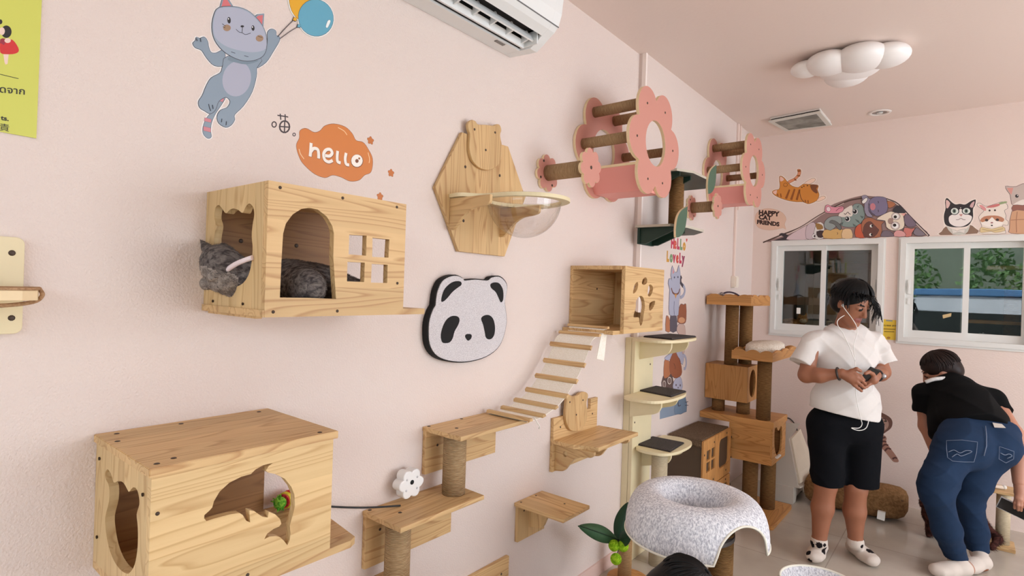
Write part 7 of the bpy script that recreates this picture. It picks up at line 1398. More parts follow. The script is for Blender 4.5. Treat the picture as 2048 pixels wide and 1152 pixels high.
def fur(mb, v, f, n, length, width, flow, mi=0, seed=1, jit=0.5, mask=None):
    """short hairs lying along the coat"""
    R = np.random.default_rng(seed); T = v[f]; a = np.linalg.norm(np.cross(T[:, 1]-T[:, 0], T[:, 3]-T[:, 0]), axis=1); pick = R.choice(len(f), n, p=a/a.sum())
    N = np.cross(T[:, 1]-T[:, 0], T[:, 3]-T[:, 0]); N /= np.linalg.norm(N, axis=1)[:, None]+1e-12
    for i in pick:
        w = R.random(2); p = T[i, 0]*(1-w[0])*(1-w[1]) + T[i, 1]*w[0]*(1-w[1]) + T[i, 2]*w[0]*w[1] + T[i, 3]*(1-w[0])*w[1]
        if mask is not None and not mask(p): continue
        nn = N[i]; d = np.array(flow(p)) + R.normal(0, jit, 3)*0.6; d = d - nn*(d@nn)*0.9; d /= np.linalg.norm(d)+1e-9
        d = d*0.85 + nn*0.45; s = np.cross(d, nn); s /= np.linalg.norm(s)+1e-9; L = length*R.uniform(0.6, 1.2)
        mb.add([p - s*width - nn*0.001, p + s*width - nn*0.001, p + d*L], [(0, 1, 2)], mi)
def strands(mb, paths, r, mi=0, n=5):
    for p in paths: mb.tube(spline(p, 4), [r*(1-0.75*i/(4*(len(p)-1))) for i in range(4*(len(p)-1)+1)], mi, n)

SKIN = plain('brown_skin', C(152, 98, 72), 0.5, var=0.05, vscale=20); SKIN2 = plain('light_brown_skin', C(176, 122, 98), 0.5, var=0.05, vscale=20)
LIPS = plain('lips', C(140, 78, 70), 0.45); HAIR = plain('black_hair', C(10, 9, 10), 0.5, spec=0.25, var=0.2, vscale=60); HAIRB = plain('dark_brown_hair', C(34, 20, 17), 0.5, spec=0.25, var=0.25, vscale=60)
NAIL = plain('nails', C(206, 160, 140), 0.35)
def cloth(name, col, s=400, rough=0.9, b=0.25): return plain(name, col, rough, bump=b, bscale=s, spec=0.15, var=0.04, vscale=30)
def head_frame(center, face):
    f_ = V3(face)/np.linalg.norm(V3(face)); r_ = np.cross(f_, AXU); r_ /= np.linalg.norm(r_); u_ = np.cross(r_, f_)
    c = V3(center)
    return lambda x, y, z: c + r_*x + f_*y + u_*z, np.stack([r_, f_, u_])
def head_on(b, L, B, s=1.0):
    """skull, jaw, nose, lips, lids, brows and ears; materials 0 skin, 1 lips, 2 hair colour"""
    b.ell(L(0, -0.005*s, 0.022*s), (0.074*s, 0.094*s, 0.088*s), B).ell(L(0, 0.03*s, -0.03*s), (0.062*s, 0.062*s, 0.072*s), B)
    b.limb([L(-0.03*s, 0.035*s, -0.07*s), L(0, 0.068*s, -0.096*s), L(0.03*s, 0.035*s, -0.07*s)], [0.03*s, 0.024*s, 0.03*s])
    b.limb([L(0, 0.090*s, 0.012*s), L(0, 0.108*s, -0.030*s)], [0.008*s, 0.0125*s], 0, 0.008).ell(L(0, 0.098*s, -0.036*s), (0.017*s, 0.012*s, 0.008*s), B, 0, 0.006)
    b.limb([L(-0.021*s, 0.085*s, -0.063*s), L(0, 0.094*s, -0.061*s), L(0.021*s, 0.085*s, -0.063*s)], [0.004*s, 0.0062*s, 0.004*s], 1, 0.004)
    b.limb([L(-0.018*s, 0.085*s, -0.070*s), L(0, 0.092*s, -0.071*s), L(0.018*s, 0.085*s, -0.070*s)], [0.004*s, 0.0066*s, 0.004*s], 1, 0.004)
    for sx in (-1, 1):
        b.ell(L(sx*0.032*s, 0.078*s, 0.004*s), (0.016*s, 0.011*s, 0.010*s), B, 0, 0.004)
        b.limb([L(sx*0.018*s, 0.0885*s, -0.001*s), L(sx*0.032*s, 0.0900*s, -0.004*s), L(sx*0.046*s, 0.083*s, -0.001*s)], [0.0022, 0.003, 0.0022], 2, 0.001)
        b.limb([L(sx*0.013*s, 0.094*s, 0.022*s), L(sx*0.033*s, 0.092*s, 0.029*s), L(sx*0.052*s, 0.078*s, 0.024*s)], [0.003, 0.0045, 0.003], 2, 0.001)
        b.ell(L(sx*0.076*s, -0.004*s, -0.008*s), (0.010*s, 0.019*s, 0.031*s), B, 0, 0.008)

# ------------------------------------------------------------------ the man in white
man = thing('person', 'person in white T-shirt, black shorts and spotted socks looking down at a phone', 'person', (-0.5402,3.9255,-0.0))
Lm, Bm = head_frame((-0.5262,3.7668,1.526), AXR*0.30 + AXF*0.80 - AXU*0.42)
b = Body(0.025)
neck = [(-0.5673,3.8365,1.3573), (-0.549,3.7998,1.4485)]
b.limb(neck, [0.062, 0.052])
head_on(b, Lm, Bm)
# torso under the clothes, limbs
b.limb([(-0.5478,3.8266,0.8023), (-0.5522,3.823,0.9798), (-0.56,3.8166,1.2017), (-0.5643,3.8261,1.3045)], [0.085, 0.08, 0.085, 0.06])
b.limb([(-0.6708,3.7003,1.3021), (-0.4544,3.9417,1.3077)], [0.042, 0.042])
sh_l, el_l, wr_l = (-0.7048,3.6596,1.2896), (-0.7139,3.5876,1.102), (-0.5322,3.5618,1.1353)
sh_r, el_r, wr_r = (-0.423,3.9803,1.2963), (-0.3849,3.9468,1.1243), (-0.3893,3.7108,1.1269)
b.limb([sh_l, el_l, (-0.6414,3.5694,1.1099), wr_l], [0.045, 0.041, 0.038, 0.026]); b.limb([sh_r, el_r, (-0.3819,3.8459,1.1228), wr_r], [0.045, 0.041, 0.037, 0.026])
hip_l, kn_l, an_l = (-0.6159,3.771,0.7699), (-0.6206,3.7284,0.4595), (-0.6479,3.732,0.1093)
hip_r, kn_r, an_r = (-0.4828,3.8797,0.7694), (-0.4838,3.8402,0.4446), (-0.4825,3.8799,0.1118)
b.limb([hip_l, kn_l, (-0.6369,3.7409,0.3135), an_l], [0.06, 0.057, 0.058, 0.036]); b.limb([hip_r, kn_r, (-0.4902,3.8608,0.2989), an_r], [0.06, 0.057, 0.058, 0.036])
fl_h, fl_t = (-0.6581,3.8277,0.038), (-0.6609,3.6881,0.026)
fr_h, fr_t = (-0.4942,3.9816,0.038), (-0.3738,3.8425,0.026)
def foot(bd, heel, toe, an, g=0.0):
    heel, toe = V3(heel), V3(toe); d = toe-heel; d[2] = 0; d /= np.linalg.norm(d)
    bd.limb([V3(an), heel+np.array([0, 0, 0.01])], [0.037+g, 0.036+g]); bd.limb([heel-d*0.03, heel+d*0.07, heel+d*0.16], [0.034+g, 0.036+g, 0.026+g])
    s_ = np.cross(d, AXU); bd.limb([heel+d*0.10+s_*0.02, heel+d*0.155+s_*0.02], [0.026+g, 0.020+g]); bd.limb([heel+d*0.10-s_*0.02, heel+d*0.145-s_*0.025], [0.026+g, 0.019+g])
    return bd
foot(b, fl_h, fl_t, an_l); foot(b, fr_h, fr_t, an_r)
mbm = MB(); add_body(mbm, b, 0.006)
# hands with separate fingers closed round the phone
hd = Body(0.008)
def hand(wr, palm, knuckles, mids, tips, thumb):
    w, p = V3(wr), V3(palm)
    hd.limb([w, p], [0.027, 0.026], 0, 0.015)
    for kk, m_, t_ in zip(knuckles, mids, tips):
        hd.limb([p, V3(kk)], [0.020, 0.0115], 0, 0.012); hd.limb([V3(kk), V3(m_), V3(t_)], [0.0100, 0.0090, 0.0075], 0, 0.003)
    hd.limb([w*0.5+p*0.5, V3(thumb[0])], [0.018, 0.013], 0, 0.012); hd.limb([V3(q) for q in thumb], [0.0115, 0.0105, 0.0085], 0, 0.004)
hand(wr_l, (-0.4963,3.5653,1.1173), [(-0.4681,3.5625,1.1403), (-0.4627,3.5605,1.1221), (-0.4621,3.5609,1.1002), (-0.4716,3.566,1.0793)],
     [(-0.4452,3.5682,1.1316), (-0.4376,3.568,1.1081), (-0.4419,3.5709,1.0827), (-0.4535,3.5744,1.0616)], [(-0.4321,3.5984,1.1083), (-0.4245,3.5981,1.0874), (-0.4289,3.601,1.0646), (-0.4426,3.6027,1.046)],
     [(-0.487,3.5599,1.1547), (-0.4638,3.5595,1.1684), (-0.4459,3.5677,1.1588)])
hand(wr_r, (-0.3985,3.671,1.1076), [(-0.4101,3.655,1.0857), (-0.4182,3.6614,1.095), (-0.4214,3.6652,1.1108), (-0.4176,3.6683,1.1304)],
     [(-0.4226,3.6254,1.0708), (-0.4357,3.6342,1.0791), (-0.4376,3.6455,1.097), (-0.4331,3.6621,1.118)], [(-0.4366,3.6075,1.0628), (-0.4497,3.6162,1.071), (-0.4524,3.6334,1.088), (-0.4457,3.6518,1.1064)],
     [(-0.4004,3.6372,1.1439), (-0.4106,3.603,1.1542), (-0.4238,3.5793,1.1468)])
add_body(mbm, hd, 0.0032)
part('body', mbm, [SKIN, LIPS, HAIR], man)
# clothes
def creases(amp, fx, fz, seed=0.0):
    """drapes: sharp-topped folds that come and go over the cloth"""
    def w(X):
        a = X@AXR; z = X[..., 2]; d_ = X@AXF
        m1 = 0.5+0.5*np.sin(9*a+7*z+4*d_+seed); m2 = 0.5+0.5*np.sin(8*z-11*a+5*d_+1.7*seed)
        s1 = 0.5*(fx*a + 0.7*fz*z + 2.5*np.sin(6*z+5*a+seed)); s2 = 0.5*(fz*z - 0.8*fx*a + 2.5*np.sin(7*a-4*z+seed) + 0.4*fx*d_)
        return -amp*((1-np.abs(np.sin(s1)))**2*m1 + (1-np.abs(np.sin(s2)))**2*m2 - 0.35)
    return w
sh = Body(0.05)
sh.limb([(-0.5488,3.8194,0.8743), (-0.5521,3.8166,1.0102)], [0.135, 0.135]); sh.ell((-0.5498,3.8121,0.9521), (0.198, 0.128, 0.15)); sh.ell((-0.5481,3.8199,0.8477), (0.196, 0.130, 0.12))
sh.ell((-0.5623,3.8148,1.2016), (0.188, 0.125, 0.15)); sh.limb([(-0.6663,3.704,1.3023), (-0.4566,3.9399,1.3046)], [0.058, 0.058]); sh.limb([(-0.6046,3.7932,1.3504), (-0.5157,3.8916,1.353)], [0.055, 0.055])
hem_a, hem_b, hem_c = V3((-0.7042,3.6859,0.9073)), V3((-0.3937,3.9396,0.8345)), V3((-0.5478,3.8137,0.8694))
hn = np.cross(hem_b-hem_a, AXF); hn = hn if hn[2] < 0 else -hn
sh.cut(hem_c, hn)
sh.sub((-0.5494,3.7737,1.4167), (0.068, 0.09, 0.040))
for s0, e0 in ((sh_l, (-0.7493,3.5974,1.1638)), (sh_r, (-0.3747,3.981,1.1727))):
    s_, e_ = V3(s0), V3(e0); sh.sleeve(s_+AXU*0.004, e_, 0.054, 0.066, 0, 0.035)
mb = MB(); add_body(mb, sh, 0.005, creases(0.0075, 44, 60, 0.4))
part('t_shirt', mb, cloth('white_cotton', C(216, 210, 206), 500), man)
so = Body(0.045)
so.ell((-0.5482,3.8263,0.8171), (0.188, 0.13, 0.13)); so.limb([(-0.6349,3.7555,0.7987), (-0.6118,3.7486,0.3918)], [0.105, 0.080]); so.limb([(-0.4696,3.8906,0.7907), (-0.4653,3.8682,0.3684)], [0.108, 0.092])
so.cut((-0.5376,3.8221,0.4564), -AXU + 0.10*AXR*0)
mb = MB(); add_body(mb, so, 0.006, creases(0.006, 36, 40, 1.3))
part('shorts', mb, cloth('black_jersey', C(9, 10, 15), 400), man)
for h_, t_, a_ in ((fl_h, fl_t, an_l), (fr_h, fr_t, an_r)):
    sk = Body(0.02); foot(sk, h_, t_, a_, 0.004); sk.limb([V3(a_)+np.array([0, 0, 0.028]), V3(a_)], [0.041, 0.041]); sk.cut(V3(a_)+np.array([0, 0, 0.026]), AXU); sk.cut((0, 0, 0.003), -AXU)
    mb = MB(); v, f = add_body(mb, sk, 0.0055)
    m = mb.m; R = np.random.default_rng(7); cs = v[R.choice(len(v), 12)]
    for i, q in enumerate(f):
        p = v[q].mean(0); dd = np.linalg.norm((cs-p)*np.array([1, 1, 1]), axis=1)
        if (dd < 0.017 + 0.007*np.sin(40*p[0]+9*cs[:, 2]*10)).any(): m[i] = 1
    part('sock', mb, [cloth('white_sock', C(212, 200, 190), 500), cloth('black_sock_print', C(30, 24, 26), 500)], man, 'white sock with black cat print')
# hair: a cap and hanging locks parted above the face
hb = Body(0.02); hb.ell(Lm(0, -0.018, 0.034), (0.086, 0.102, 0.092), Bm); hb.ell(Lm(0, -0.05, -0.015), (0.080, 0.065, 0.075), Bm); hb.sub(Lm(0, 0.105, -0.045), (0.066, 0.085, 0.105), Bm)
mb = MB(); add_body(mb, hb, 0.005)
R = np.random.default_rng(3); pts_ = []
for i in range(300):
    ph = R.uniform(-math.pi, math.pi)
    if abs(ph) < 0.14: ph = math.copysign(0.14+R.uniform(0, 0.6), ph)
    dirx, diry = math.sin(ph), math.cos(ph); path = []
    for th in np.linspace(0.15, R.uniform(1.25, 1.5) if not 0.1 < ph < 1.15 else R.uniform(1.0, 1.22), 4): path.append(Lm(0.099*math.sin(th)*dirx, -0.012+0.113*math.sin(th)*diry, 0.036+0.106*math.cos(th)))
    fr = max(0.0, math.cos(ph)); Lh = R.uniform(0.035, 0.075) + (0.055 if ph < 0 else 0.035)*fr
    if 0.1 < ph < 1.15: Lh *= 0.40
    end = path[-1] + np.array([0, 0, -Lh]) + (path[-1]-Lm(0, 0, 0))*R.uniform(-0.05, 0.22)*(1+fr); mid = (path[-1]+end)/2 + (path[-1]-Lm(0, 0, 0.0))*0.10
    pts_.append([tuple(p) for p in path] + [tuple(mid), tuple(end)])
strands(mb, pts_, 0.0048)
part('hair', mb, HAIR, man)
wv = V3(wr_l); wd = V3(wr_l)-V3((-0.6414,3.5694,1.1099)); wd /= np.linalg.norm(wd); wp_ = wv - wd*0.018; a1 = np.cross(wd, AXU); a1 /= np.linalg.norm(a1); a2 = np.cross(wd, a1)
part('bracelet', MB().tube([tuple(wp_+0.033*(a1*math.cos(t)+a2*math.sin(t))) for t in [2*math.pi*i/28 for i in range(28)]], 0.0055, n=8, closed=True), plain('black_beads', C(34, 24, 22), 0.4), man)
wv = V3(wr_r); wd = V3(wr_r)-V3((-0.3819,3.8459,1.1228)); wd /= np.linalg.norm(wd); a1 = np.cross(wd, AXU); a1 /= np.linalg.norm(a1); a2 = np.cross(wd, a1); wp_ = wv - wd*0.012
wt = part('wrist_watch', MB().tube([tuple(wp_+0.031*(a1*math.cos(t)+a2*math.sin(t))) for t in [2*math.pi*i/28 for i in range(28)]], 0.0055, n=8, closed=True), plain('dark_strap', C(40, 34, 34), 0.5), man)
wc = wp_ + 0.034*(AXR*0.8+AXF*0.6)
part('watch_face', MB().ball(tuple(wc), 0.014, n=8, sc=(1, 1, 1)), plain('watch_metal', C(180, 180, 184), 0.25, metal=0.7), wt)
pc, pa, pb_ = V3((-0.4251,3.6363,1.1134)), V3((-0.391,3.6319,1.162))-V3((-0.4598,3.6403,1.064)), None
pa /= np.linalg.norm(pa); pn = np.cross(pa, AXR+0.2*AXU); pn /= np.linalg.norm(pn); ps = np.cross(pa, pn)
def bar(c, u, v, w, a, b_, d): return [tuple(c + u*a*i + v*b_*j + w*d*k) for i in (-1, 1) for j in (-1, 1) for k in (-1, 1)]
BOXF = [(0, 1, 3, 2), (4, 6, 7, 5), (0, 4, 5, 1), (2, 3, 7, 6), (0, 2, 6, 4), (1, 5, 7, 3)]
ph_ = thing('mobile_phone', 'black mobile phone held in both hands by the person in white', 'phone', tuple(pc))
part('case', MB().add(bar(pc, pa, ps, pn, 0.072, 0.034, 0.0045), BOXF), plain('black_phone', C(18, 18, 20), 0.25), ph_)
part('screen', MB().add(bar(pc + pn*(0.005 if pn[2] > 0 else -0.005), pa, ps, pn, 0.068, 0.031, 0.0006), BOXF), plain('dark_screen', C(36, 38, 44), 0.1), ph_)
W_ = plain('white_cable', C(236, 234, 230), 0.5)
ep = thing('earphones', 'white wired earphones hanging from the ears of the person in white', 'earphones', (-0.5075,3.6271,1.2916))
part('left_cable', MB().tube(spline([tuple(Lm(-0.083, 0.018, -0.012)), (-0.5755,3.6619,1.4266), (-0.5432,3.6432,1.3497), (-0.5158,3.6527,1.2837), (-0.4867,3.67,1.2007)], 8), 0.0022, n=6), W_, ep)
part('right_cable', MB().tube(spline([tuple(Lm(0.083, 0.018, -0.012)), (-0.488,3.7141,1.3879), (-0.4941,3.6704,1.2902), (-0.4867,3.67,1.2007)], 8), 0.0022, n=6), W_, ep)
part('main_cable', MB().tube(spline([(-0.4867,3.67,1.2007), (-0.4802,3.6495,1.1526), (-0.4745,3.6541,1.0128), (-0.4541,3.6901,0.8845), (-0.4466,3.6962,0.8482), (-0.4599,3.6919,0.8241), (-0.4926,3.6651,0.8227), (-0.4592,3.6898,0.8104), (-0.4288,3.7121,0.8262), (-0.4168,3.7219,0.8718)], 8), 0.0022, n=6), W_, ep)
part('earbud', MB().ball(tuple(Lm(-0.083, 0.018, -0.008)), 0.009, n=8), W_, ep); part('earbud', MB().ball(tuple(Lm(0.083, 0.018, -0.008)), 0.009, n=8), W_, ep)

# ------------------------------------------------------------------ the person bending over
wom = thing('person', 'person in black T-shirt and blue jeans bending over with back turned', 'person', (-0.0107,4.1722,0.0))
Lw, Bw = head_frame((-0.1357,4.6153,1.0997), -AXR*0.80 - AXF*0.45 - AXU*0.55)
b = Body(0.025); head_on(b, Lw, Bw, 0.96)
nk = [(-0.0829,4.5551,1.0026), (-0.1161,4.5925,1.0684)]; b.limb(nk, [0.055, 0.05])
b.limb([(0.0607,4.2592,0.7509), (-0.0004,4.4417,0.9042), (-0.0644,4.5444,0.9746)], [0.08, 0.08, 0.07])
sl_, sr_ = (-0.203,4.5087,0.943), (0.1292,4.6251,0.9453)
b.limb([sl_, (-0.0644,4.5444,0.9746), sr_], [0.055, 0.08, 0.055])
b.limb([sl_, (-0.1894,4.4939,0.7471), (-0.134,4.41,0.6055)], [0.055, 0.042, 0.032])
wrw = (0.2495,4.336,0.53)
b.limb([sr_, (0.2228,4.4433,0.7832), (0.2468,4.3983,0.6883), wrw], [0.056, 0.048, 0.046, 0.030])
lhw, lkw, law = (-0.035,4.1552,0.7083), (-0.1158,3.9988,0.4678), (-0.0168,4.1442,0.0774)
rhw, rkw, raw = (0.1227,4.3099,0.7097), (0.0215,4.2788,0.4146), (0.0832,4.3679,0.0671)
b.limb([lhw, lkw, law], [0.06, 0.055, 0.038]); b.limb([rhw, rkw, raw], [0.06, 0.055, 0.038])
fh1, ft1 = (0.0047,4.0994,0.038), (-0.1511,3.9263,0.026)
fh2, ft2 = (0.094,4.2688,0.038), (0.0225,4.1483,0.026)
foot(b, fh1, ft1, law); foot(b, fh2, ft2, raw)
mbw = MB(); add_body(mbw, b, 0.006)
hd = Body(0.008)
hand(wrw, (0.2542,4.3204,0.478), [(0.2387,4.2948,0.4524), (0.2469,4.2886,0.4477), (0.2576,4.2909,0.4442), (0.2689,4.3066,0.4458)],
     [(0.2328,4.2901,0.4209), (0.2452,4.2808,0.4155), (0.258,4.2848,0.4122), (0.2714,4.3022,0.4165)], [(0.2321,4.3024,0.3888), (0.247,4.3017,0.3817), (0.2599,4.3057,0.3812), (0.2733,4.3231,0.3856)],
     [(0.2763,4.3449,0.4915), (0.2846,4.3647,0.4541), (0.2792,4.3667,0.4206)])
hand((-0.134,4.41,0.6055), (-0.1192,4.3834,0.5489), [(-0.1343,4.3452,0.517), (-0.1223,4.3551,0.5113), (-0.1103,4.3648,0.5118), (-0.0988,4.3871,0.5155)],
     [(-0.1356,4.3313,0.4892), (-0.1211,4.3431,0.4805), (-0.1068,4.3548,0.4811), (-0.0931,4.3789,0.4909)], [(-0.1305,4.3483,0.4585), (-0.1183,4.3583,0.4498), (-0.1064,4.368,0.4502), (-0.0926,4.3922,0.46)],
     [(-0.0949,4.3903,0.5528), (-0.0822,4.3878,0.5346), (-0.0768,4.3922,0.5101)])
add_body(mbw, hd, 0.0032)
part('body', mbw, [SKIN2, LIPS, HAIRB], wom)
j = Body(0.035)
j.ell((0.0052,4.188,0.7158), (0.155, 0.135, 0.14)); j.ell((0.131,4.3037,0.7271), (0.135, 0.135, 0.135)); j.limb([(-0.008,4.2548,0.7736), (0.145,4.3797,0.7859)], [0.118, 0.112])
j.limb([lhw, (-0.1067,4.0191,0.5303), lkw, (-0.0646,4.0535,0.2531), law], [0.105, 0.090, 0.080, 0.068, 0.056]); j.limb([rhw, (0.0423,4.27,0.4957), rkw, (0.059,4.3353,0.2012), raw], [0.108, 0.092, 0.080, 0.066, 0.056])
j.cut(V3((0.0211,4.1752,0.079)), -AXU)
wn0 = V3((0.0007,4.391,0.8661))-V3((0.0607,4.2592,0.7509)); j.cut(V3((0.0478,4.3003,0.8291))+np.array([0, 0, 0.0]), wn0)
mb = MB(); add_body(mb, j, 0.006, creases(0.005, 46, 66, 0.9))
DEN = plain('blue_denim', C(32, 50, 76), 0.85, spec=0.15, bump=0.3, bscale=600, var=0.28, vscale=9)
jn = part('jeans', mb, DEN, wom)
ST = plain('pale_stitching', C(112, 124, 146), 0.8)
def on_surface(px_list, v, lift=0.003):
    """nearest points of the cloth along the given places"""
    out = []
    for p in px_list:
        q = V3(p); cam_ = np.array([0, 0, 1.55]); d = (q-cam_)/np.linalg.norm(q-cam_); w = v-cam_; t_ = w@d; off = np.linalg.norm(w-np.outer(t_, d), axis=1)
        m_ = off < 0.012
        if not m_.any(): out.append(tuple(q)); continue
        k = np.argmin(np.where(m_, t_, 1e9)); out.append(tuple(cam_ + d*(t_[k]-lift)))
    return out
jv = np.array(mb.v)
for nm, quad in (('back_pocket', [(-0.0753,3.9415,0.7818), (-0.0088,3.9958,0.7873), (0.058,4.0504,0.779), (0.0552,4.0481,0.7206), (0.0457,4.0404,0.6675), (0.0028,4.0053,0.6658), (-0.0467,3.9648,0.6693), (-0.0686,3.9469,0.6878), (-0.0742,3.9424,0.7375)]), ('back_pocket', [(0.1531,4.128,0.758), (0.216,4.1794,0.7328), (0.2149,4.1785,0.6912), (0.1832,4.1527,0.6677), (0.1526,4.1277,0.6886)])):
    part(nm, MB().tube(on_surface(quad, jv), 0.0015, n=6, closed=True), ST, jn)
part('pocket_embroidery', MB().tube(spline(on_surface([(-0.0651,3.9498,0.7184), (-0.0418,3.9689,0.7305), (-0.0156,3.9903,0.7149), (0.0098,4.011,0.7299), (0.0357,4.0322,0.7254), (0.0146,4.0149,0.7106), (-0.0109,3.9941,0.6985), (-0.0283,3.9798,0.7089), (-0.0494,3.9626,0.6913)], jv), 3), 0.0022, n=6), ST, jn)
part('pocket_embroidery', MB().tube(spline(on_surface([(0.1582,4.1323,0.7221), (0.1778,4.1483,0.7118), (0.1949,4.1622,0.7181), (0.208,4.1729,0.7075), (0.1869,4.1557,0.6928)], jv), 3), 0.0022, n=6), ST, jn)
part('centre_seam', MB().tube(on_surface([(0.0901,4.0766,0.8691), (0.0958,4.0813,0.8139), (0.0972,4.0824,0.7584), (0.0878,4.0748,0.7026)], jv), 0.0022, n=6), ST, jn)
part('waistband_patch', MB().add(on_surface([(0.1197,4.1008,0.8898), (0.1607,4.1343,0.8831), (0.1784,4.1488,0.8617), (0.129,4.1084,0.8624)], jv, 0.005) + on_surface([(0.1197,4.1008,0.8898), (0.1607,4.1343,0.8831), (0.1784,4.1488,0.8617), (0.129,4.1084,0.8624)], jv, 0.002), [(0, 1, 2, 3), (7, 6, 5, 4), (0, 4, 5, 1), (1, 5, 6, 2), (2, 6, 7, 3), (3, 7, 4, 0)]), plain('pale_patch', C(186, 176, 166), 0.6), jn, 'pale patch')
sh = Body(0.05)
sh.limb([(0.044,4.3101,0.8031), (-0.0052,4.4507,0.9021), (-0.0639,4.5319,0.9603)], [0.150, 0.145, 0.125]); sh.ell((0.036,4.3681,0.8606), (0.185, 0.15, 0.10))
sh.limb([sl_, (-0.0643,4.5316,0.9762), sr_], [0.068, 0.10, 0.072]); sh.limb([(-0.1266,4.3127,0.7405), (-0.097,4.4403,0.8733)], [0.05, 0.09])
sh.cut(V3((0.0479,4.2875,0.8225)) - wn0/np.linalg.norm(wn0)*0.012, -wn0); sh.sub((-0.1114,4.6093,1.0673), (0.065, 0.07, 0.035))
for s0, e0 in ((sl_, (-0.2047,4.4943,0.8348)), (sr_, (0.1805,4.5637,0.8756))):
    sh.sleeve(s0, e0, 0.066, 0.062, 0, 0.03)
mb = MB(); add_body(mb, sh, 0.0055, creases(0.007, 40, 52, 2.2))
part('t_shirt', mb, cloth('black_cotton', C(9, 9, 10), 500), wom)
tv = np.array(mb.v)
part('neck_band', MB().tube(spline([(-0.1997,4.4467,1.0345), (-0.1619,4.4453,1.0555), (-0.1225,4.4647,1.0648), (-0.0834,4.503,1.0657), (-0.049,4.544,1.0563)], 5), 0.012, n=8), plain('white_lace', C(216, 212, 210), 0.7, var=0.3, vscale=60), wom, 'white patterned neck band')
hb = Body(0.02); hb.ell(Lw(0, -0.020, 0.030), (0.088, 0.108, 0.094), Bw); hb.ell(Lw(0, -0.065, -0.02), (0.078, 0.06, 0.07), Bw); hb.sub(Lw(0, 0.11, -0.05), (0.075, 0.085, 0.10), Bw)
mb = MB(); v, f = add_body(mb, hb, 0.005)
R = np.random.default_rng(5); pts_ = []
for i in range(170):
    ph = R.uniform(-math.pi, math.pi); dirx, diry = math.sin(ph), math.cos(ph); path = []
    tmax = R.uniform(1.3, 1.75) if diry < 0.35 else R.uniform(0.7, 0.95)
    for th in np.linspace(0.1, tmax, 4): path.append(tuple(Lw(0.093*math.sin(th)*dirx, -0.02+0.113*math.sin(th)*diry, 0.03+0.098*math.cos(th))))
    pts_.append(path + [tuple(V3(path[-1])+np.array([0, 0, -R.uniform(0.0, 0.035)]))])
strands(mb, pts_, 0.005); part('hair', mb, HAIRB, wom)
for h_, t_, a_ in ((fh1, ft1, law), (fh2, ft2, raw)):
    sk = Body(0.02); foot(sk, h_, t_, a_, 0.005); sk.limb([V3(a_)+np.array([0, 0, 0.03]), V3(a_)], [0.041, 0.041]); sk.cut((0, 0, 0.003), -AXU)
    mb = MB(); v, f = add_body(mb, sk, 0.0055); R = np.random.default_rng(11); cs = v[R.choice(len(v), 3)]
    for i, q in enumerate(f):
        p = v[q].mean(0); 
        if (np.linalg.norm(cs-p, axis=1) < 0.024).any(): mb.m[i] = 1
    part('sock', mb, [cloth('white_sock', C(212, 200, 190), 500), cloth('brown_sock_print', C(150, 96, 70), 500)], wom, 'white sock with brown patch')
pc = V3((0.2328,4.2771,0.3961)); pa = V3((0.2746,4.266,0.3715))-V3((0.1772,4.2769,0.4039)); pa /= np.linalg.norm(pa); pn = np.cross(pa, AXR*0.6-AXU*0.5+AXF*0.5); pn /= np.linalg.norm(pn)
if pn@AXF < 0: pn = -pn
ps = np.cross(pa, pn)
pc = V3((0.2378,4.3264,0.3749))
ph_ = thing('mobile_phone', 'dark mobile phone with pale edge in the hand of the bending person', 'phone', tuple(pc))
part('case', MB().add(bar(pc, pa, ps, pn, 0.078, 0.040, 0.004), BOXF), plain('pale_phone_edge', C(206, 206, 206), 0.3), ph_)
part('screen', MB().add(bar(pc + pn*0.0044, pa, ps, pn, 0.074, 0.036, 0.0006), BOXF), plain('black_screen', C(16, 17, 20), 0.1), ph_)

# ------------------------------------------------------------------ the person low in the foreground, only the crown in view
hc = (-0.6705,1.7249,0.6075)
per = thing('person', 'black-haired person crouching at the bottom edge, only the top of the head in view', 'person', (hc[0], hc[1], 0))
Lk, Bk = head_frame(hc, AXR*0.5 + AXF*0.3 - AXU*0.55)
b = Body(0.025); head_on(b, Lk, Bk, 0.84); H_ = V3(hc)
def off(a, f_, u_): return tuple(H_ + AXR*a + AXF*f_ + AXU*u_)
zf = H_[2]
b.limb([off(-0.02, -0.02, -0.16), off(0, 0.0, -0.06)], [0.05, 0.045])
b.limb([(H_+AXF*0.0-AXR*0.10)*np.array([1, 1, 0])+np.array([0, 0, 0.14]), off(-0.04, -0.02, -0.20)], [0.125, 0.10]); b.limb([off(-0.15, 0.0, -0.19), off(0.10, -0.02, -0.19)], [0.05, 0.05])
g0 = H_*np.array([1, 1, 0])
for sx in (-1, 1):
    hip = g0 - AXR*0.10 + AXF*0.085*sx + AXU*0.12; kn = g0 + AXR*0.22 + AXF*0.14*sx + AXU*0.17; an = g0 + AXR*0.08 + AXF*0.13*sx + AXU*0.045
    b.limb([hip, kn, an], [0.085, 0.058, 0.036]); b.limb([an, an+AXR*0.13-AXU*0.018], [0.034, 0.026])
    s0 = H_ + AXF*0.12*sx - AXR*0.03 - AXU*0.19; e0 = g0 + AXF*0.17*sx + AXR*0.05 + AXU*0.22; w0 = g0 + AXF*0.11*sx + AXR*0.20 + AXU*0.245
    b.limb([s0, e0, w0], [0.048, 0.040, 0.026])
mbk = MB(); add_body(mbk, b, 0.008)
hd = Body(0.008)
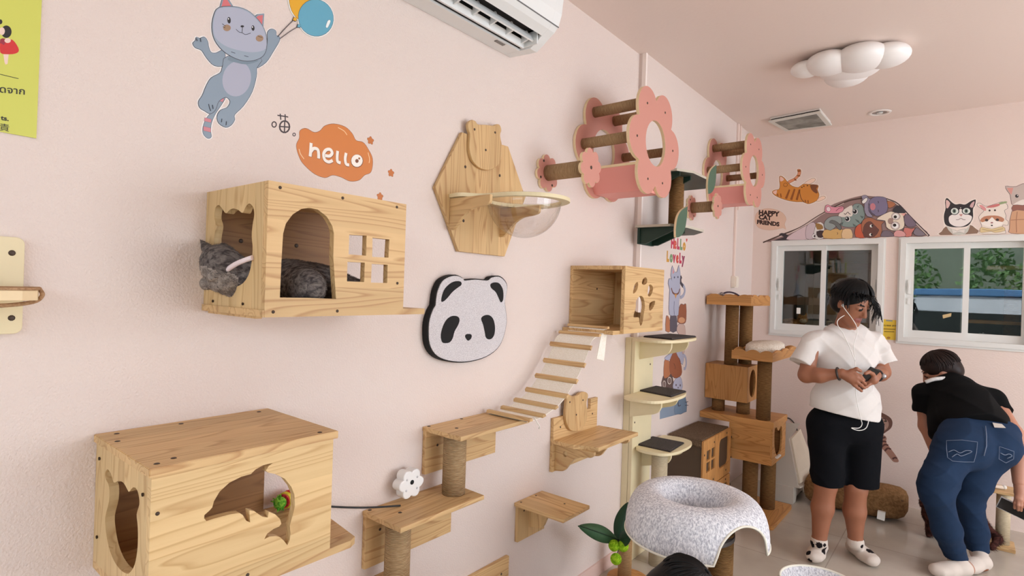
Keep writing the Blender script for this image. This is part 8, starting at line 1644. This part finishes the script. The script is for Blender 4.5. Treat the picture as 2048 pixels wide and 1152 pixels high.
for sx in (-1, 1):
    w0 = g0 + AXF*0.11*sx + AXR*0.20 + AXU*0.245; p0 = w0 + AXR*0.05
    kn = [p0 + AXR*0.03 + AXF*(0.02*q_) - AXU*0.004 for q_ in (-1.3, -0.4, 0.5, 1.3)]
    hand(w0, p0, kn, [k_ + AXR*0.028 - AXU*0.012 for k_ in kn], [k_ + AXR*0.042 - AXU*0.032 for k_ in kn], [p0 - AXF*sx*0.03, p0 - AXF*sx*0.038 + AXR*0.025, p0 - AXF*sx*0.036 + AXR*0.045 - AXU*0.012])
add_body(mbk, hd, 0.0035)
part('body', mbk, [SKIN2, LIPS, HAIR], per)
sh = Body(0.04); sh.limb([g0 - AXR*0.10 + AXU*0.15, off(-0.04, -0.02, -0.20)], [0.148, 0.122]); sh.limb([off(-0.16, 0.0, -0.19), off(0.10, -0.02, -0.19)], [0.062, 0.062]); sh.limb([H_+AXF*0.13-AXR*0.03-AXU*0.19, H_-AXF*0.13-AXR*0.03-AXU*0.19], [0.065, 0.065]); sh.cut(off(0, 0, -0.115), AXU)
mb = MB(); add_body(mb, sh, 0.008, creases(0.003, 22, 28, 3.0)); part('shirt', mb, cloth('dark_grey_cotton', C(52, 52, 58), 500), per)
tr = Body(0.03)
for sx in (-1, 1):
    hip = g0 - AXR*0.10 + AXF*0.085*sx + AXU*0.12; kn = g0 + AXR*0.22 + AXF*0.14*sx + AXU*0.17; an = g0 + AXR*0.08 + AXF*0.13*sx + AXU*0.06
    tr.limb([hip, kn, an], [0.105, 0.075, 0.054])
tr.cut((0, 0, 0.004), -AXU)
mb = MB(); add_body(mb, tr, 0.008); part('trousers', mb, cloth('dark_trousers', C(40, 42, 52), 400), per)
hb = Body(0.02); hb.ell(Lk(0, -0.012, 0.022), (0.077, 0.094, 0.083), Bk); hb.ell(Lk(0, -0.055, -0.04), (0.072, 0.05, 0.085), Bk); hb.sub(Lk(0, 0.11, -0.06), (0.07, 0.085, 0.10), Bk)
mb = MB(); add_body(mb, hb, 0.005); R = np.random.default_rng(9); pts_ = []
for i in range(230):
    ph = R.uniform(-math.pi, math.pi); dirx, diry = math.sin(ph), math.cos(ph); path = []
    for th in np.linspace(0.08, R.uniform(1.2, 1.7) if diry < 0.5 else 0.95, 4): path.append(tuple(Lk(0.078*math.sin(th)*dirx, -0.012+0.095*math.sin(th)*diry, 0.022+0.084*math.cos(th))))
    pts_.append(path + [tuple(V3(path[-1])+np.array([0, 0, -R.uniform(0.02, 0.06)]))])
strands(mb, pts_, 0.004); part('hair', mb, HAIR, per)

# ------------------------------------------------------------------ cats
GREYF = speckle('grey_fur', C(66, 60, 60), C(118, 110, 106), 60, stretch=(2.2, 0.8, 1.6), bump=0.6); PALEF = speckle('pale_grey_fur', C(120, 110, 104), C(160, 150, 142), 70, bump=0.6); DARKF = plain('dark_fur', C(34, 30, 32), 0.9)
zc = 1.4835
cat = thing('cat', 'grey cat asleep in the arched pine box, head hanging out of the side hole', 'cat', (-1.37, 0.76, zc))
b = Body(0.03)
hx_ = V3((-1.3868,0.592,1.5898))
b.ell(hx_, (0.043, 0.040, 0.038), np.eye(3), 0, 0.015); b.ell(V3((-1.3825,0.575,1.564)), (0.023, 0.022, 0.020), np.eye(3), 1, 0.015); b.ell(V3((-1.3655,0.565,1.5509)), (0.010, 0.008, 0.007), np.eye(3), 1, 0.01)
for q_, r_ in (([(-1.4295,0.592,1.6095),(-1.4747,0.596,1.6254),(-1.522,0.6,1.6483)], 1.0), ([(-1.4322,0.625,1.6155),(-1.4585,0.63,1.6276),(-1.4876,0.636,1.6415)], 1.0)): b.limb(q_, [0.019, 0.011, 0.002], 0, 0.006)
b.limb([hx_, (-1.385, 0.655, zc+0.062), (-1.35, 0.74, zc+0.060)], [0.036, 0.050, 0.056], 0, 0.02)
b.ell((-1.345, 0.79, zc+0.058), (0.080, 0.125, 0.060), np.eye(3)); b.ell((-1.285, 0.745, zc+0.052), (0.075, 0.050, 0.052), np.eye(3), 0, 0.02)
b.limb([(-1.36, 0.90, zc+0.05), (-1.32, 0.93, zc+0.035), (-1.28, 0.93, zc+0.025)], [0.045, 0.035, 0.02])
b.limb([(-1.39, 0.655, zc+0.045), (-1.3737,0.605,1.5474), (-1.3893,0.59,1.5395)], [0.036, 0.026, 0.022], 1, 0.012); b.limb([(-1.41, 0.65, zc+0.035), (-1.4316,0.596,1.5462), (-1.4237,0.578,1.5373)], [0.028, 0.018, 0.016], 1, 0.01)
mb = MB(); v, f = add_body(mb, b, 0.004)
fur(mb, v, f, 12000, 0.0075, 0.0008, lambda p: (0.1, 1.0, -0.25), 0, 2)
part('body', mb, [GREYF, PALEF], cat)
part('tail', MB().tube(spline([(-1.27, 0.79, zc+0.026), (-1.232, 0.76, zc+0.024), (-1.222, 0.72, zc+0.022), (-1.219, 0.68, zc+0.021), (-1.219, 0.652, zc+0.020)], 6), [0.008]*20+[0.0075, 0.007, 0.006, 0.005, 0.004], n=10), DARKF, cat, 'dark tail')
cn = V3((-1.378, 0.648, zc+0.068)); ca_ = V3((-0.35, 0.85, 0.2)); ca_ /= np.linalg.norm(ca_); c1 = np.cross(ca_, AXU); c1 /= np.linalg.norm(c1); c2_ = np.cross(ca_, c1)
cpts = [(-1.3662,0.592,1.5636),(-1.3428,0.594,1.5744),(-1.3169,0.598,1.5851),(-1.2887,0.603,1.5934),(-1.2671,0.612,1.6006)]
part('collar', MB().tube(spline([tuple(q) for q in cpts], 5), 0.006, n=8), plain('pale_pink_collar', C(238, 222, 226), 0.6), cat, 'pale pink collar')
ocat = thing('cat', 'ginger cat lying on the ledge behind the left window', 'cat', (-1.14, 5.42, 1.235))
b = Body(0.025); y_ = 5.42; k_ = V3((-1.1998,5.42,1.3284)); h_ = V3((-1.1163,5.42,1.3556))
b.ell((k_[0]-0.02, y_, 1.235+0.062), (0.115, 0.07, 0.062), np.eye(3)); b.ell((h_[0], y_-0.03, max(h_[2], 1.30)), (0.042, 0.040, 0.038), np.eye(3), 0); b.ell((h_[0]+0.008, y_-0.066, max(h_[2], 1.30)-0.012), (0.020, 0.014, 0.014), np.eye(3), 1)
for sx in (-1, 1): b.limb([(h_[0]+sx*0.024, y_-0.03, max(h_[2], 1.30)+0.028), (h_[0]+sx*0.030, y_-0.03, max(h_[2], 1.30)+0.058)], [0.015, 0.003], 0, 0.006)
b.limb([(h_[0]-0.02, y_-0.05, 1.262), (h_[0]+0.05, y_-0.08, 1.252)], [0.024, 0.016], 1); b.limb([(k_[0]-0.13, y_, 1.26), (k_[0]-0.10, y_-0.08, 1.252), (k_[0]-0.02, y_-0.10, 1.250)], [0.02, 0.015, 0.012])
b.cut((0, 0, 1.2355), -AXU)
mb = MB(); v, f = add_body(mb, b, 0.006); fur(mb, v, f, 2500, 0.012, 0.0012, lambda p: (-1, 0.1, -0.2), 0, 4)
part('body', mb, [speckle('ginger_fur', C(150, 96, 50), C(204, 148, 92), 40), plain('cream_fur', C(226, 200, 168), 0.9)], ocat)
for sx in (-1, 1): part('eye', MB().ball((h_[0]+sx*0.016, y_-0.066, max(h_[2], 1.30)+0.006), 0.0055, n=8), plain('cat_eye', C(60, 50, 30), 0.2), ocat)

kp = V3((-0.0696,4.5292,0.0))
dcat = thing('cat', 'dark brown cat on the floor half hidden behind the blue jeans', 'cat', tuple(kp))
b = Body(0.03); x_, y_ = kp[0], kp[1]+0.14
b.limb([(x_-0.06, y_, 0.14), (x_+0.10, y_+0.05, 0.15)], [0.082, 0.09]); b.ell((x_-0.105, y_-0.03, 0.215), (0.050, 0.048, 0.045), np.eye(3)); b.ell((x_-0.125, y_-0.075, 0.205), (0.022, 0.020, 0.018), np.eye(3))
for sx in (-1, 1):
    b.limb([(x_-0.10+sx*0.026, y_-0.02, 0.25), (x_-0.10+sx*0.034, y_-0.02, 0.285)], [0.018, 0.003], 0, 0.006)
    b.limb([(x_-0.07, y_+sx*0.045, 0.12), (x_-0.085, y_+sx*0.05, 0.06), (x_-0.095, y_+sx*0.05-0.01, 0.018)], [0.04, 0.024, 0.018])
    b.limb([(x_+0.11, y_+0.05+sx*0.05, 0.12), (x_+0.08, y_+0.05+sx*0.06, 0.075), (x_+0.125, y_+0.05+sx*0.06, 0.045), (x_+0.08, y_+0.05+sx*0.06, 0.016)], [0.06, 0.04, 0.022, 0.016])
b.limb([(x_+0.18, y_+0.06, 0.14), (x_+0.25, y_+0.02, 0.07), (x_+0.22, y_-0.06, 0.03)], [0.022, 0.02, 0.016])
mb = MB(); v, f = add_body(mb, b, 0.007); fur(mb, v, f, 4500, 0.022, 0.0014, lambda p: (1, 0.2, -0.5), 0, 6)
part('body', mb, [speckle('dark_brown_fur', C(46, 26, 24), C(84, 50, 44), 40)], dcat)
for sx in (-1, 1): part('eye', MB().ball((x_-0.108+sx*0.020, y_-0.074, 0.224), 0.006, n=8), plain('cat_eye', C(60, 50, 30), 0.2), dcat)
